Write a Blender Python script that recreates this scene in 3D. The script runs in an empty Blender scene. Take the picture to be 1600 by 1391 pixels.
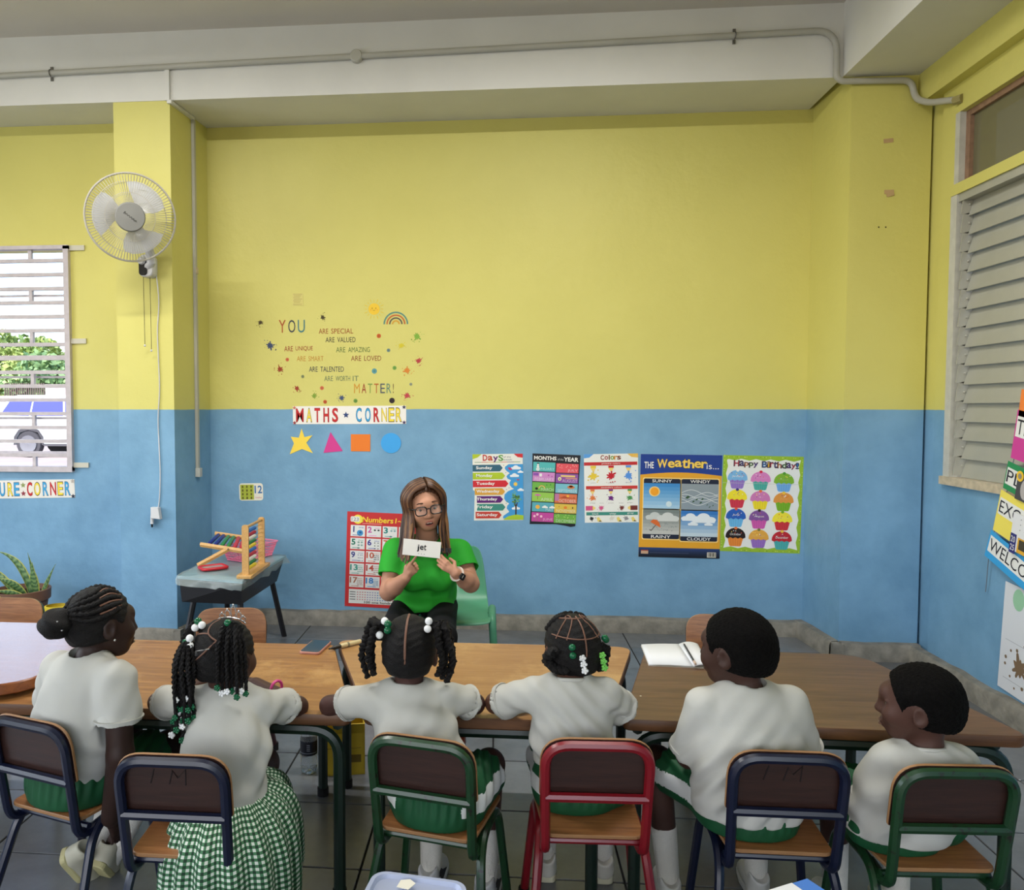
import bpy, bmesh, math, random
import numpy as np
from mathutils import Vector, Matrix
random.seed(7)
SC = bpy.context.scene
COL = SC.collection
R = math.radians

# ------------------------------------------------------------------ camera
CAM_H, F_PX, P_X, P_Y = 1.42, 1250.0, 672.0, 695.5
PITCH, YAW = R(2.68), R(4.94)
cam = bpy.data.cameras.new('camera')
cam.sensor_width, cam.sensor_fit, cam.lens = 36.0, 'HORIZONTAL', F_PX / 1600 * 36
cam.shift_x = (800 - P_X) / 1600
cam.clip_start = .05
co = bpy.data.objects.new('camera', cam); COL.objects.link(co)
co.location = (0, 0, CAM_H); co.rotation_euler = (R(90) - PITCH, 0, YAW)
SC.camera = co

# ------------------------------------------------------------------ world, sun, daylight through the openings behind the camera
W = bpy.data.worlds.new('world'); SC.world = W; W.use_nodes = True
nt = W.node_tree; nt.nodes.clear()
sky = nt.nodes.new('ShaderNodeTexSky'); sky.sky_type = 'NISHITA'
sky.sun_disc = False; sky.sun_elevation = R(48); sky.sun_rotation = R(200); sky.dust_density = 2.5; sky.air_density = 1.0
bg = nt.nodes.new('ShaderNodeBackground'); bg.inputs[1].default_value = 0.62
wo = nt.nodes.new('ShaderNodeOutputWorld')
nt.links.new(sky.outputs[0], bg.inputs[0]); nt.links.new(bg.outputs[0], wo.inputs[0])

def lamp(name, kind, loc, rot, energy, size=None, color=(1, 1, 1)):
    l = bpy.data.lights.new(name, kind); l.energy = energy; l.color = color
    if kind == 'AREA':
        l.shape = 'RECTANGLE'; l.size, l.size_y = size
    o = bpy.data.objects.new(name, l); COL.objects.link(o); o.location = loc; o.rotation_euler = rot
    return o
sun = lamp('sun', 'SUN', (0, 0, 20), (R(40), 0, R(-25)), 3.2, color=(1, .96, .9)); sun.data.angle = R(1.0)
# daylight entering by the rear-wall windows and the big windows of the left side
REAR_E, SIDE_E, TUBE_E = 10, 44, 52
for x in (-3.6, -1.2, 1.2):
    lamp('daylight_rear', 'AREA', (x, -3.14, 2.0), (R(90), 0, 0), REAR_E, (2.0, 1.9), (1, .985, .96))
for y in (.0, 2.3):
    lamp('daylight_side', 'AREA', (-5.14, y, 1.9), (R(90), 0, R(-90)), SIDE_E, (2.0, 1.75), (.97, .985, 1))
SC.view_settings.view_transform = 'Standard'; SC.view_settings.look = 'None'
SC.view_settings.exposure = 0.12; SC.view_settings.gamma = 1.0
SC.view_settings.use_curve_mapping = False

# ------------------------------------------------------------------ pixel <-> place helpers (for measuring only)
_fw = np.array([-math.sin(YAW) * math.cos(PITCH), math.cos(YAW) * math.cos(PITCH), -math.sin(PITCH)])
_rt = np.array([math.cos(YAW), math.sin(YAW), 0.0]); _up = np.cross(_rt, _fw); _C = np.array([0, 0, CAM_H])
def ray(x, y): return _fw + _rt * (x - P_X) / F_PX - _up * (y - P_Y) / F_PX
def at_y(x, y, Y): d = ray(x, y); return _C + d * (Y / d[1])
def at_z(x, y, Z): d = ray(x, y); return _C + d * ((Z - CAM_H) / d[2])
def at_x(x, y, X): d = ray(x, y); return _C + d * (X / d[0])

# ------------------------------------------------------------------ materials
def lin(c):
    out = []
    for v in c[:3]:
        v /= 255.0
        out.append(v / 12.92 if v <= .04045 else ((v + .055) / 1.055) ** 2.4)
    return (*out, 1)
MATS = {}
def mat(name, c, rough=.6, metal=0, spec=.5, var=0, vscale=6, bump=0, bscale=80, trans=0, alpha=1, ior=1.45, stretch=None, c2=None, coat=0, sss=0, emit=None, detail=4):
    if name in MATS: return MATS[name]
    m = bpy.data.materials.new(name); m.use_nodes = True; MATS[name] = m
    t = m.node_tree; b = t.nodes['Principled BSDF']
    b.inputs['Base Color'].default_value = lin(c); b.inputs['Roughness'].default_value = rough
    b.inputs['Metallic'].default_value = metal; b.inputs['Specular IOR Level'].default_value = spec
    b.inputs['IOR'].default_value = ior
    if trans: b.inputs['Transmission Weight'].default_value = trans
    if alpha < 1: b.inputs['Alpha'].default_value = alpha
    if coat: b.inputs['Coat Weight'].default_value = coat; b.inputs['Coat Roughness'].default_value = .12
    if sss:
        b.inputs['Subsurface Weight'].default_value = sss; b.inputs['Subsurface Radius'].default_value = (.01, .005, .003)
    if emit: b.inputs['Emission Color'].default_value = lin(c); b.inputs['Emission Strength'].default_value = emit
    if var or bump:
        tc = t.nodes.new('ShaderNodeTexCoord'); mp = t.nodes.new('ShaderNodeMapping')
        t.links.new(tc.outputs['Object'], mp.inputs[0])
        if stretch: mp.inputs['Scale'].default_value = stretch
    if var:
        n = t.nodes.new('ShaderNodeTexNoise'); n.inputs['Scale'].default_value = vscale; n.inputs['Detail'].default_value = detail
        t.links.new(mp.outputs[0], n.inputs[0])
        mx = t.nodes.new('ShaderNodeMix'); mx.data_type = 'RGBA'
        rp = t.nodes.new('ShaderNodeMapRange'); rp.inputs[1].default_value = .35; rp.inputs[2].default_value = .65
        t.links.new(n.outputs['Fac'], rp.inputs[0]); t.links.new(rp.outputs[0], mx.inputs[0])
        l = lin(c); hi = lin(c2) if c2 else tuple(min(1, v * (1 + var)) for v in l[:3]) + (1,)
        lo = l if c2 else tuple(v * (1 - var) for v in l[:3]) + (1,)
        mx.inputs[6].default_value = lo; mx.inputs[7].default_value = hi
        t.links.new(mx.outputs[2], b.inputs['Base Color'])
    if bump:
        n2 = t.nodes.new('ShaderNodeTexNoise'); n2.inputs['Scale'].default_value = bscale; n2.inputs['Detail'].default_value = 4
        t.links.new(mp.outputs[0], n2.inputs[0])
        bp = t.nodes.new('ShaderNodeBump'); bp.inputs['Strength'].default_value = bump; bp.inputs['Distance'].default_value = .01
        t.links.new(n2.outputs['Fac'], bp.inputs['Height']); t.links.new(bp.outputs[0], b.inputs['Normal'])
    return m
def flat(c, rough=.55):
    return mat('print_%d_%d_%d' % tuple(c[:3]), c, rough, spec=.3)

def wall_paint():
    m = bpy.data.materials.new('two_tone_wall_paint'); m.use_nodes = True
    t = m.node_tree; b = t.nodes['Principled BSDF']; b.inputs['Roughness'].default_value = .5; b.inputs['Specular IOR Level'].default_value = .35
    g = t.nodes.new('ShaderNodeNewGeometry'); sp = t.nodes.new('ShaderNodeSeparateXYZ'); t.links.new(g.outputs['Position'], sp.inputs[0])
    n = t.nodes.new('ShaderNodeTexNoise'); n.inputs['Scale'].default_value = 3.0; n.inputs['Detail'].default_value = 5; t.links.new(g.outputs['Position'], n.inputs[0])
    a = t.nodes.new('ShaderNodeMath'); a.operation = 'MULTIPLY_ADD'; a.inputs[1].default_value = .012; t.links.new(n.outputs['Fac'], a.inputs[0]); t.links.new(sp.outputs['Z'], a.inputs[2])
    gt = t.nodes.new('ShaderNodeMath'); gt.operation = 'GREATER_THAN'; gt.inputs[1].default_value = 1.414; t.links.new(a.outputs[0], gt.inputs[0])
    def tone(c1, c2, sc):
        nn = t.nodes.new('ShaderNodeTexNoise'); nn.inputs['Scale'].default_value = sc; nn.inputs['Detail'].default_value = 6; nn.inputs['Roughness'].default_value = .6
        t.links.new(g.outputs['Position'], nn.inputs[0])
        rp = t.nodes.new('ShaderNodeMapRange'); rp.inputs[1].default_value = .35; rp.inputs[2].default_value = .68; t.links.new(nn.outputs['Fac'], rp.inputs[0])
        mx = t.nodes.new('ShaderNodeMix'); mx.data_type = 'RGBA'; t.links.new(rp.outputs[0], mx.inputs[0])
        mx.inputs[6].default_value = lin(c1); mx.inputs[7].default_value = lin(c2); return mx
    y = tone(YEL, tuple(v - 5 for v in YEL), 1.6); bl = tone(BLU, tuple(v - 17 for v in BLU), 3.4)
    mx = t.nodes.new('ShaderNodeMix'); mx.data_type = 'RGBA'; t.links.new(gt.outputs[0], mx.inputs[0])
    t.links.new(bl.outputs[2], mx.inputs[6]); t.links.new(y.outputs[2], mx.inputs[7]); t.links.new(mx.outputs[2], b.inputs['Base Color'])
    nb = t.nodes.new('ShaderNodeTexNoise'); nb.inputs['Scale'].default_value = 14; nb.inputs['Detail'].default_value = 6; t.links.new(g.outputs['Position'], nb.inputs[0])
    bp = t.nodes.new('ShaderNodeBump'); bp.inputs['Strength'].default_value = .18; bp.inputs['Distance'].default_value = .02
    t.links.new(nb.outputs['Fac'], bp.inputs['Height']); t.links.new(bp.outputs[0], b.inputs['Normal'])
    return m
YEL = (206, 199, 113); BLU = (121, 164, 195)

def wood_mat(name, c1, c2, rough=.45, scale=1.0, worn=None, coat=0, axis=0):
    m = bpy.data.materials.new(name); m.use_nodes = True; t = m.node_tree; b = t.nodes['Principled BSDF']
    b.inputs['Roughness'].default_value = rough
    if coat: b.inputs['Coat Weight'].default_value = coat; b.inputs['Coat Roughness'].default_value = .2
    tc = t.nodes.new('ShaderNodeTexCoord'); mp = t.nodes.new('ShaderNodeMapping'); t.links.new(tc.outputs['Object'], mp.inputs[0])
    s = [28 * scale] * 3; s[axis] = 2.2 * scale; mp.inputs['Scale'].default_value = s
    n = t.nodes.new('ShaderNodeTexNoise'); n.inputs['Scale'].default_value = 1.6; n.inputs['Detail'].default_value = 7; n.inputs['Roughness'].default_value = .65; n.inputs['Distortion'].default_value = .6
    t.links.new(mp.outputs[0], n.inputs[0])
    cr = t.nodes.new('ShaderNodeValToRGB'); cr.color_ramp.elements[0].position = .3; cr.color_ramp.elements[1].position = .7
    cr.color_ramp.elements[0].color = lin(c2); cr.color_ramp.elements[1].color = lin(c1); t.links.new(n.outputs['Fac'], cr.inputs[0])
    last = cr.outputs[0]
    if worn:
        n2 = t.nodes.new('ShaderNodeTexNoise'); n2.inputs['Scale'].default_value = 5; n2.inputs['Detail'].default_value = 8; n2.inputs['Roughness'].default_value = .7
        t.links.new(tc.outputs['Object'], n2.inputs[0])
        rp = t.nodes.new('ShaderNodeMapRange'); rp.inputs[1].default_value = .5; rp.inputs[2].default_value = .66; rp.inputs[4].default_value = .75; t.links.new(n2.outputs['Fac'], rp.inputs[0])
        mx = t.nodes.new('ShaderNodeMix'); mx.data_type = 'RGBA'; t.links.new(rp.outputs[0], mx.inputs[0]); t.links.new(last, mx.inputs[6]); mx.inputs[7].default_value = lin(worn); last = mx.outputs[2]
    t.links.new(last, b.inputs['Base Color'])
    bp = t.nodes.new('ShaderNodeBump'); bp.inputs['Strength'].default_value = .12; bp.inputs['Distance'].default_value = .004
    t.links.new(n.outputs['Fac'], bp.inputs['Height']); t.links.new(bp.outputs[0], b.inputs['Normal'])
    return m

def worn_paint(name, c, chip, rough=.32, amount=.6):
    m = bpy.data.materials.new(name); m.use_nodes = True; t = m.node_tree; b = t.nodes['Principled BSDF']; b.inputs['Roughness'].default_value = rough
    tc = t.nodes.new('ShaderNodeTexCoord'); n = t.nodes.new('ShaderNodeTexNoise'); n.inputs['Scale'].default_value = 45; n.inputs['Detail'].default_value = 6; n.inputs['Roughness'].default_value = .7
    t.links.new(tc.outputs['Object'], n.inputs[0])
    rp = t.nodes.new('ShaderNodeMapRange'); rp.inputs[1].default_value = amount; rp.inputs[2].default_value = amount + .05; t.links.new(n.outputs['Fac'], rp.inputs[0])
    mx = t.nodes.new('ShaderNodeMix'); mx.data_type = 'RGBA'; t.links.new(rp.outputs[0], mx.inputs[0]); mx.inputs[6].default_value = lin(c); mx.inputs[7].default_value = lin(chip)
    t.links.new(mx.outputs[2], b.inputs['Base Color']); return m

# ------------------------------------------------------------------ objects
def tag(o, label=None, cat=None, group=None, kind=None):
    if label: o['label'] = label
    if cat: o['category'] = cat
    if group: o['group'] = group
    if kind: o['kind'] = kind
    return o
def thing(name, label, cat, loc=(0, 0, 0), rz=0, group=None):
    o = bpy.data.objects.new(name, None); COL.objects.link(o); o.empty_display_size = .05
    o.location = loc; o.rotation_euler = (0, 0, rz)
    return tag(o, label, cat, group)
def link(name, me, material=None, parent=None, loc=None, rot=None, kind=None):
    o = bpy.data.objects.new(name, me); COL.objects.link(o)
    if material is not None:
        for m in (material if isinstance(material, (list, tuple)) else [material]): me.materials.append(m)
    if parent: o.parent = parent
    if loc is not None: o.location = loc
    if rot is not None: o.rotation_euler = rot
    if kind: o['kind'] = kind
    return o
def kids(o): return [c for c in bpy.data.objects if c.parent == o]
def copy_tree(o, parent=None):
    c = o.copy(); COL.objects.link(c); c.parent = parent
    for ch in kids(o): copy_tree(ch, c)
    return c

class MB:
    """collects polygons for ONE mesh"""
    def __init__(s): s.v, s.f, s.mi, s.cur, s.uv = [], [], [], 0, None
    def _add(s, vs, fs):
        b = len(s.v); s.v += [tuple(map(float, p)) for p in vs]; s.f += [tuple(i + b for i in f) for f in fs]; s.mi += [s.cur] * len(fs); return s
    def box(s, c, d, rot=None, bev=0):
        hx, hy, hz = (x / 2 for x in d)
        if bev:
            return s.prism(round_rect(d[0], d[1], bev, 3), -hz, hz, off=c, rot=rot)
        p = [(-hx, -hy, -hz), (hx, -hy, -hz), (hx, hy, -hz), (-hx, hy, -hz), (-hx, -hy, hz), (hx, -hy, hz), (hx, hy, hz), (-hx, hy, hz)]
        p = [Vector(q) for q in p]
        if rot is not None: p = [rot @ q for q in p]
        return s._add([q + Vector(c) for q in p], [(3, 2, 1, 0), (4, 5, 6, 7), (0, 1, 5, 4), (1, 2, 6, 5), (2, 3, 7, 6), (3, 0, 4, 7)])
    def bx(s, x0, x1, y0, y1, z0, z1):
        return s.box(((x0 + x1) / 2, (y0 + y1) / 2, (z0 + z1) / 2), (x1 - x0, y1 - y0, z1 - z0))
    def prism(s, poly, z0, z1, off=(0, 0, 0), rot=None, inset=0):
        n = len(poly); rows = [[(x, y, z0) for x, y in poly]]
        cx = sum(p[0] for p in poly) / n; cy = sum(p[1] for p in poly) / n
        if inset:
            def shr(d):
                o = []
                for x, y in poly:
                    r = math.hypot(x - cx, y - cy) or 1; o.append((x - (x - cx) / r * d, y - (y - cy) / r * d))
                return o
            q = shr(inset); rows = [[(x, y, z0) for x, y in q], [(x, y, z0 + inset) for x, y in poly], [(x, y, z1 - inset) for x, y in poly], [(x, y, z1) for x, y in q]]
        else: rows.append([(x, y, z1) for x, y in poly])
        vs = [Vector(p) for r in rows for p in r]
        if rot is not None: vs = [rot @ p for p in vs]
        vs = [p + Vector(off) for p in vs]
        fs = [tuple(reversed(range(n))), tuple(range((len(rows) - 1) * n, len(rows) * n))]
        for k in range(len(rows) - 1):
            for i in range(n):
                j = (i + 1) % n; fs.append((k * n + i, k * n + j, (k + 1) * n + j, (k + 1) * n + i))
        return s._add(vs, fs)
    def tube(s, pts, r, n=10, closed=False, caps=True, flat=None, up=None):
        """sweep; r number or list; flat=(a,b) elliptical factors along the frame axes"""
        P = [Vector(p) for p in pts]; m = len(P); rr = r if isinstance(r, (list, tuple)) else [r] * m
        T = []
        for i in range(m):
            a = P[(i - 1) % m] if (closed or i > 0) else P[0]; b = P[(i + 1) % m] if (closed or i < m - 1) else P[-1]
            d = b - a; T.append(d.normalized() if d.length > 1e-9 else Vector((0, 0, 1)))
        u0 = Vector(up) if up else (Vector((0, 0, 1)) if abs(T[0].z) < .9 else Vector((0, 1, 0)))
        N = (u0 - T[0] * u0.dot(T[0])).normalized(); fa, fb = flat or (1, 1); vs = []
        for i in range(m):
            if i:
                N = N - T[i] * N.dot(T[i])
                N = N.normalized() if N.length > 1e-6 else T[i].orthogonal().normalized()
            B = T[i].cross(N)
            for k in range(n):
                a = 2 * math.pi * k / n
                vs.append(P[i] + N * (math.cos(a) * rr[i] * fa) + B * (math.sin(a) * rr[i] * fb))
        fs = []
        for i in range(m if closed else m - 1):
            j = (i + 1) % m
            for k in range(n):
                l = (k + 1) % n; fs.append((i * n + k, i * n + l, j * n + l, j * n + k))
        if caps and not closed: fs += [tuple(reversed(range(n))), tuple(range((m - 1) * n, m * n))]
        return s._add(vs, fs)
    def lathe(s, prof, n=16, off=(0, 0, 0), rot=None, caps=True):
        vs = []
        for r, z in prof:
            for k in range(n):
                a = 2 * math.pi * k / n; q = Vector((r * math.cos(a), r * math.sin(a), z))
                vs.append((rot @ q if rot is not None else q) + Vector(off))
        fs = []
        for i in range(len(prof) - 1):
            for k in range(n):
                l = (k + 1) % n; fs.append((i * n + k, i * n + l, (i + 1) * n + l, (i + 1) * n + k))
        if caps: fs += [tuple(reversed(range(n))), tuple(range((len(prof) - 1) * n, len(prof) * n))]
        return s._add(vs, fs)
    def ball(s, c, r, n=10, m=7):
        if not isinstance(r, (list, tuple)): r = (r, r, r)
        vs = [(c[0], c[1], c[2] - r[2])]; fs = []
        for i in range(1, m):
            t = math.pi * i / m - math.pi / 2
            for k in range(n):
                a = 2 * math.pi * k / n; vs.append((c[0] + r[0] * math.cos(t) * math.cos(a), c[1] + r[1] * math.cos(t) * math.sin(a), c[2] + r[2] * math.sin(t)))
        vs.append((c[0], c[1], c[2] + r[2])); e = len(vs) - 1
        for k in range(n):
            l = (k + 1) % n; fs.append((0, 1 + l, 1 + k)); fs.append((e, 1 + (m - 2) * n + k, 1 + (m - 2) * n + l))
            for i in range(m - 2): fs.append((1 + i * n + k, 1 + i * n + l, 1 + (i + 1) * n + l, 1 + (i + 1) * n + k))
        return s._add(vs, fs)
    def poly(s, pts, z=0):
        return s._add([(p[0], p[1], p[2] if len(p) > 2 else z) for p in pts], [tuple(range(len(pts)))])
    def grid(s, rows, closed=False):
        n = len(rows[0]); fs = []
        for i in range(len(rows) - 1):
            for k in range(n if closed else n - 1):
                l = (k + 1) % n; fs.append((i * n + k, i * n + l, (i + 1) * n + l, (i + 1) * n + k))
        return s._add([p for r in rows for p in r], fs)
    def mesh(s, name, smooth=None):
        me = bpy.data.meshes.new(name); me.from_pydata(s.v, [], s.f)
        if max(s.mi, default=0): me.polygons.foreach_set('material_index', s.mi)
        if smooth is not None:
            me.polygons.foreach_set('use_smooth', [True] * len(s.f))
            if smooth: 
                try: me.set_sharp_from_angle(angle=R(smooth))
                except Exception: pass
        me.update(); return me
    def build(s, name, material, parent=None, smooth=None, loc=None, rot=None, kind=None):
        return link(name, s.mesh(name, smooth), material, parent, loc, rot, kind)

def round_rect(w, h, r, n=4):
    pts = []
    for cx, cy, a0 in ((w / 2 - r, h / 2 - r, 0), (-w / 2 + r, h / 2 - r, 90), (-w / 2 + r, -h / 2 + r, 180), (w / 2 - r, -h / 2 + r, 270)):
        for k in range(n + 1):
            a = R(a0 + 90 * k / n); pts.append((cx + r * math.cos(a), cy + r * math.sin(a)))
    return pts
def round_poly(poly, r, n=5):
    """round the corners of a 2-D or 3-D closed polygon"""
    P = [Vector((*p, 0)) if len(p) == 2 else Vector(p) for p in poly]; out = []; m = len(P)
    for i in range(m):
        a, b, c = P[i - 1], P[i], P[(i + 1) % m]; rr = r[i] if isinstance(r, (list, tuple)) else r
        u = (a - b).normalized(); v = (c - b).normalized(); h = math.acos(max(-1, min(1, u.dot(v)))) / 2
        d = min(rr / math.tan(h), (a - b).length * .49, (c - b).length * .49); p, q = b + u * d, b + v * d
        for k in range(n + 1):
            t = k / n; out.append(p * (1 - t) ** 2 + b * 2 * t * (1 - t) + q * t * t)
    return [(p.x, p.y) for p in out] if len(poly[0]) == 2 else out
def fillet(pts, r, n=5):
    P = [Vector(p) for p in pts]; out = [P[0]]
    for i in range(1, len(P) - 1):
        a, b, c = P[i - 1], P[i], P[i + 1]; u = (a - b); v = (c - b); rr = r[i - 1] if isinstance(r, (list, tuple)) else r
        d = min(rr, u.length * .49, v.length * .49); p, q = b + u.normalized() * d, b + v.normalized() * d
        for k in range(n + 1):
            t = k / n; out.append(p * (1 - t) ** 2 + b * 2 * t * (1 - t) + q * t * t)
    return out + [P[-1]]
def spline(pts, n=8):
    """catmull-rom through points"""
    P = [Vector(p) for p in pts]; P = [P[0] * 2 - P[1]] + P + [P[-1] * 2 - P[-2]]; out = []
    for i in range(1, len(P) - 2):
        for k in range(n):
            t = k / n; a, b, c, d = P[i - 1:i + 3]
            out.append(.5 * ((2 * b) + (c - a) * t + (2 * a - 5 * b + 4 * c - d) * t * t + (3 * b - a - 3 * c + d) * t ** 3))
    return out + [P[-2]]

# lettering: Blender's built-in face turned into a flat mesh
_TX = {}; _TS = {}
def text_geo(s, off=0.0, shear=0.0):
    key = (s, off, shear)
    if key not in _TX:
        cu = bpy.data.curves.new('t', 'FONT'); cu.body = s; cu.offset = off; cu.shear = shear; cu.resolution_u = 3; cu.fill_mode = 'FRONT'
        if 'sc' not in _TS: _TS['sc'] = bpy.data.scenes.new('lettering_bench')
        o = bpy.data.objects.new('t', cu); _TS['sc'].collection.objects.link(o)
        with bpy.context.temp_override(scene=_TS['sc'], view_layer=_TS['sc'].view_layers[0]): dg = bpy.context.evaluated_depsgraph_get()
        me = bpy.data.meshes.new_from_object(o.evaluated_get(dg))
        v = [tuple(p.co[:2]) for p in me.vertices]; f = [tuple(p.vertices) for p in me.polygons]
        bpy.data.objects.remove(o); bpy.data.curves.remove(cu); bpy.data.meshes.remove(me); _TX[key] = (v, f)
    return _TX[key]
def text_pts(s, cx, cy, w, h, off=0, shear=0, rot=0, ref=None):
    """text stretched into a w x h box centred at cx, cy (h None: keep aspect)"""
    v, f = text_geo(s, off, shear); rv = text_geo(ref or s, 0, shear)[0]
    x0, x1 = min(p[0] for p in rv), max(p[0] for p in rv); y0, y1 = min(p[1] for p in rv), max(p[1] for p in rv)
    sx = w / (x1 - x0) if w else h / (y1 - y0); sy = h / (y1 - y0) if h else sx; c, s_ = math.cos(rot), math.sin(rot)
    out = []
    for x, y in v:
        x = (x - (x0 + x1) / 2) * sx; y = (y - (y0 + y1) / 2) * sy; out.append((cx + x * c - y * s_, cy + x * s_ + y * c))
    return out, f

# ================================================================== the room
M_WALL = wall_paint()
M_WHITE = mat('white_beam_paint', (214, 213, 206), .6, var=.03, vscale=3, bump=.1, bscale=20)
M_CEIL = mat('ceiling_paint', (206, 200, 188), .7, var=.03, vscale=2)
M_CONC = mat('concrete_skirting', (128, 124, 114), .8, var=.22, vscale=14, bump=.5, bscale=40)
M_GROUT = mat('floor_grout', (40, 41, 43), .8)
XR, YB, YL, YP = 2.33, 5.13, 5.0, 4.66      # right wall, back wall, left bay wall, pillar fronts
ZB, ZC = 3.23, 3.63                          # beam soffit, ceiling

fl = MB().bx(-5.3, 2.6, -3.3, 5.4, -.2, -.012).build('floor', M_GROUT, kind='structure')
def tile_mat():
    m = bpy.data.materials.new('grey_floor_tile'); m.use_nodes = True; t = m.node_tree; b = t.nodes['Principled BSDF']
    oi = t.nodes.new('ShaderNodeObjectInfo'); g = t.nodes.new('ShaderNodeNewGeometry')
    n = t.nodes.new('ShaderNodeTexNoise'); n.inputs['Scale'].default_value = 5; n.inputs['Detail'].default_value = 8; n.inputs['Roughness'].default_value = .65; t.links.new(g.outputs['Position'], n.inputs[0])
    ad = t.nodes.new('ShaderNodeMath'); ad.operation = 'MULTIPLY_ADD'; ad.inputs[1].default_value = .35; t.links.new(oi.outputs['Random'], ad.inputs[0]); t.links.new(n.outputs['Fac'], ad.inputs[2])
    cr = t.nodes.new('ShaderNodeValToRGB'); cr.color_ramp.elements[0].position = .35; cr.color_ramp.elements[1].position = 1.0
    cr.color_ramp.elements[0].color = lin((82, 84, 87)); cr.color_ramp.elements[1].color = lin((116, 118, 121)); t.links.new(ad.outputs[0], cr.inputs[0])
    t.links.new(cr.outputs[0], b.inputs['Base Color']); b.inputs['Roughness'].default_value = .27; b.inputs['Specular IOR Level'].default_value = .5
    return m
TILE = .40
tm = MB().prism(round_rect(TILE - .006, TILE - .006, .004, 1), -.012, 0, inset=.002).mesh('floor_tile'); tm.materials.append(tile_mat())
for i in range(15):
    for j in range(10):
        x, y = -3.42 + i * TILE, 1.37 + j * TILE
        if x > 2.35: continue
        link('floor_tile', tm, None, fl, (x, y, 0))
big = MB()
for i in range(20):
    for j in range(12):
        x, y = -5.02 + i * TILE, 1.37 - (j + 1) * TILE
        if x < 2.4 and y > -3.3: big.bx(x - .197, x + .197, y - .197, y + .197, -.012, 0)
for i in range(4):
    for j in range(10): big.bx(-5.02 + i * TILE - .197, -5.02 + i * TILE + .197, 1.37 + j * TILE - .197, 1.37 + j * TILE + .197, -.012, 0)
big.build('outer_floor_tiles', tm.materials[0], fl, kind='stuff')

MB().bx(-5.3, 2.6, -3.3, 5.4, ZC, ZC + .15).build('ceiling', M_CEIL, kind='structure')
MB().bx(-1.95, 1.95, YB, YB + .18, 0, ZC).build('wall_back', M_WALL, kind='structure')
WX0, WX1, WZ0, WZ1 = -4.05, -2.765, 1.02, 2.46      # left window opening
b = MB(); b.bx(-5.3, WX0, YL, YL + .2, 0, ZC); b.bx(WX1, -2.2, YL, YL + .2, 0, ZC); b.bx(WX0, WX1, YL, YL + .2, 0, WZ0); b.bx(WX0, WX1, YL, YL + .2, WZ1, ZC)
b.build('wall_back_left', M_WALL, kind='structure')
MB().prism([(-2.292, YP), (-1.945, YP), (-1.885, 5.25), (-2.292, 5.25)], 0, ZC - .01).build('wall_pillar_left', M_WALL, kind='structure')
MB().prism([(1.92, YP), (2.345, YP), (2.345, 5.25), (1.885, 5.25)], 0, ZC - .01).build('wall_pillar_right', M_WALL, kind='structure')
VY0, VY1, VZ0, VZ1 = 2.05, 4.40, 1.05, 2.925         # right window opening
b = MB(); b.bx(XR, XR + .2, VY1, 4.52, 0, 3.1); b.bx(XR + .03, XR + .2, 4.52, 5.3, 0, 3.1); b.bx(XR, XR + .2, -3.3, VY0, 0, 3.1)
b.bx(XR, XR + .2, VY0, VY1, 0, VZ0); b.bx(XR, XR + .2, VY0, VY1, VZ1, 3.1)
b.build('wall_right', M_WALL, kind='structure')
MB().bx(2.27, 2.55, -3.3, YP, 3.07, ZC).build('trim_1', M_WALL, kind='structure')      # lintel over the right windows
MB().bx(-5.3, 1.868, YP - .004, 5.3, ZB, ZC + .01).build('trim_2', M_WHITE, kind='structure')   # beam along the back
MB().bx(1.868, 2.28, -3.3, YP, ZB, ZC + .01).build('trim_3', M_WHITE, kind='structure')  # beam along the right
# left and rear walls (behind the photographer) with their big window openings
b = MB(); X = -5.2
b.bx(X - .15, X, -3.3, -1.0, 0, ZC); b.bx(X - .15, X, 1.0, 1.3, 0, ZC); b.bx(X - .15, X, 3.3, 5.2, 0, ZC); b.bx(X - .15, X, -1.0, 3.3, 0, 1.0); b.bx(X - .15, X, -1.0, 3.3, 2.8, ZC)
b.build('wall_left', M_WALL, kind='structure')
b = MB(); Y = -3.2
for x0, x1 in ((-5.3, -4.65), (-2.55, -2.25), (-.15, .15), (2.25, 2.6)): b.bx(x0, x1, Y - .15, Y, 0, ZC)
b.bx(-5.3, 2.6, Y - .15, Y, 0, 1.0); b.bx(-5.3, 2.6, Y - .15, Y, 3.0, ZC)
b.build('wall_rear', M_WALL, kind='structure')
# skirtings: rough cement upstand
def skirting(name, pts, h=.085, t=.035):
    m = MB(); n = len(pts)
    rows = []
    for i, (x, y) in enumerate(pts): rows.append((x, y))
    for i in range(n - 1):
        a, c = Vector((*pts[i], 0)), Vector((*pts[i + 1], 0)); d = (c - a); L = d.length; d.normalize(); nn = Vector((d.y, -d.x, 0)); k = max(2, int(L / .12)); rw = []
        for j in range(k + 1):
            p = a + d * (L * j / k); w = t + random.uniform(-.004, .004); z = h + random.uniform(-.005, .005)
            rw.append([p, p + nn * (w + .006), p + nn * (w + .004) + Vector((0, 0, z * .8)), p + nn * (w - .008) + Vector((0, 0, z)), p + Vector((0, 0, z + .002))])
        m.grid(rw)
    return m.build(name, M_CONC, kind='structure', smooth=40)
skirting('baseboard_back', [(-1.89, YB), (1.89, YB)], .09, .06)
skirting('baseboard_pillar_right', [(1.885, YB), (1.92, YP), (2.345, YP)], .095, .05)
skirting('baseboard_pillar_left', [(-2.292, YP), (-1.945, YP), (-1.89, YB)], .075, .025)
MB().prism([(1.865, 4.60), (1.93, 4.60), (1.93, 4.68), (1.885, 4.69)], 0, .094).build('baseboard_corner_right', M_CONC, kind='structure')
MB().prism([(-1.96, 4.628), (-1.914, 4.628), (-1.912, 4.68), (-1.96, 4.68)], 0, .074).build('baseboard_corner_left', M_CONC, kind='structure')
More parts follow.
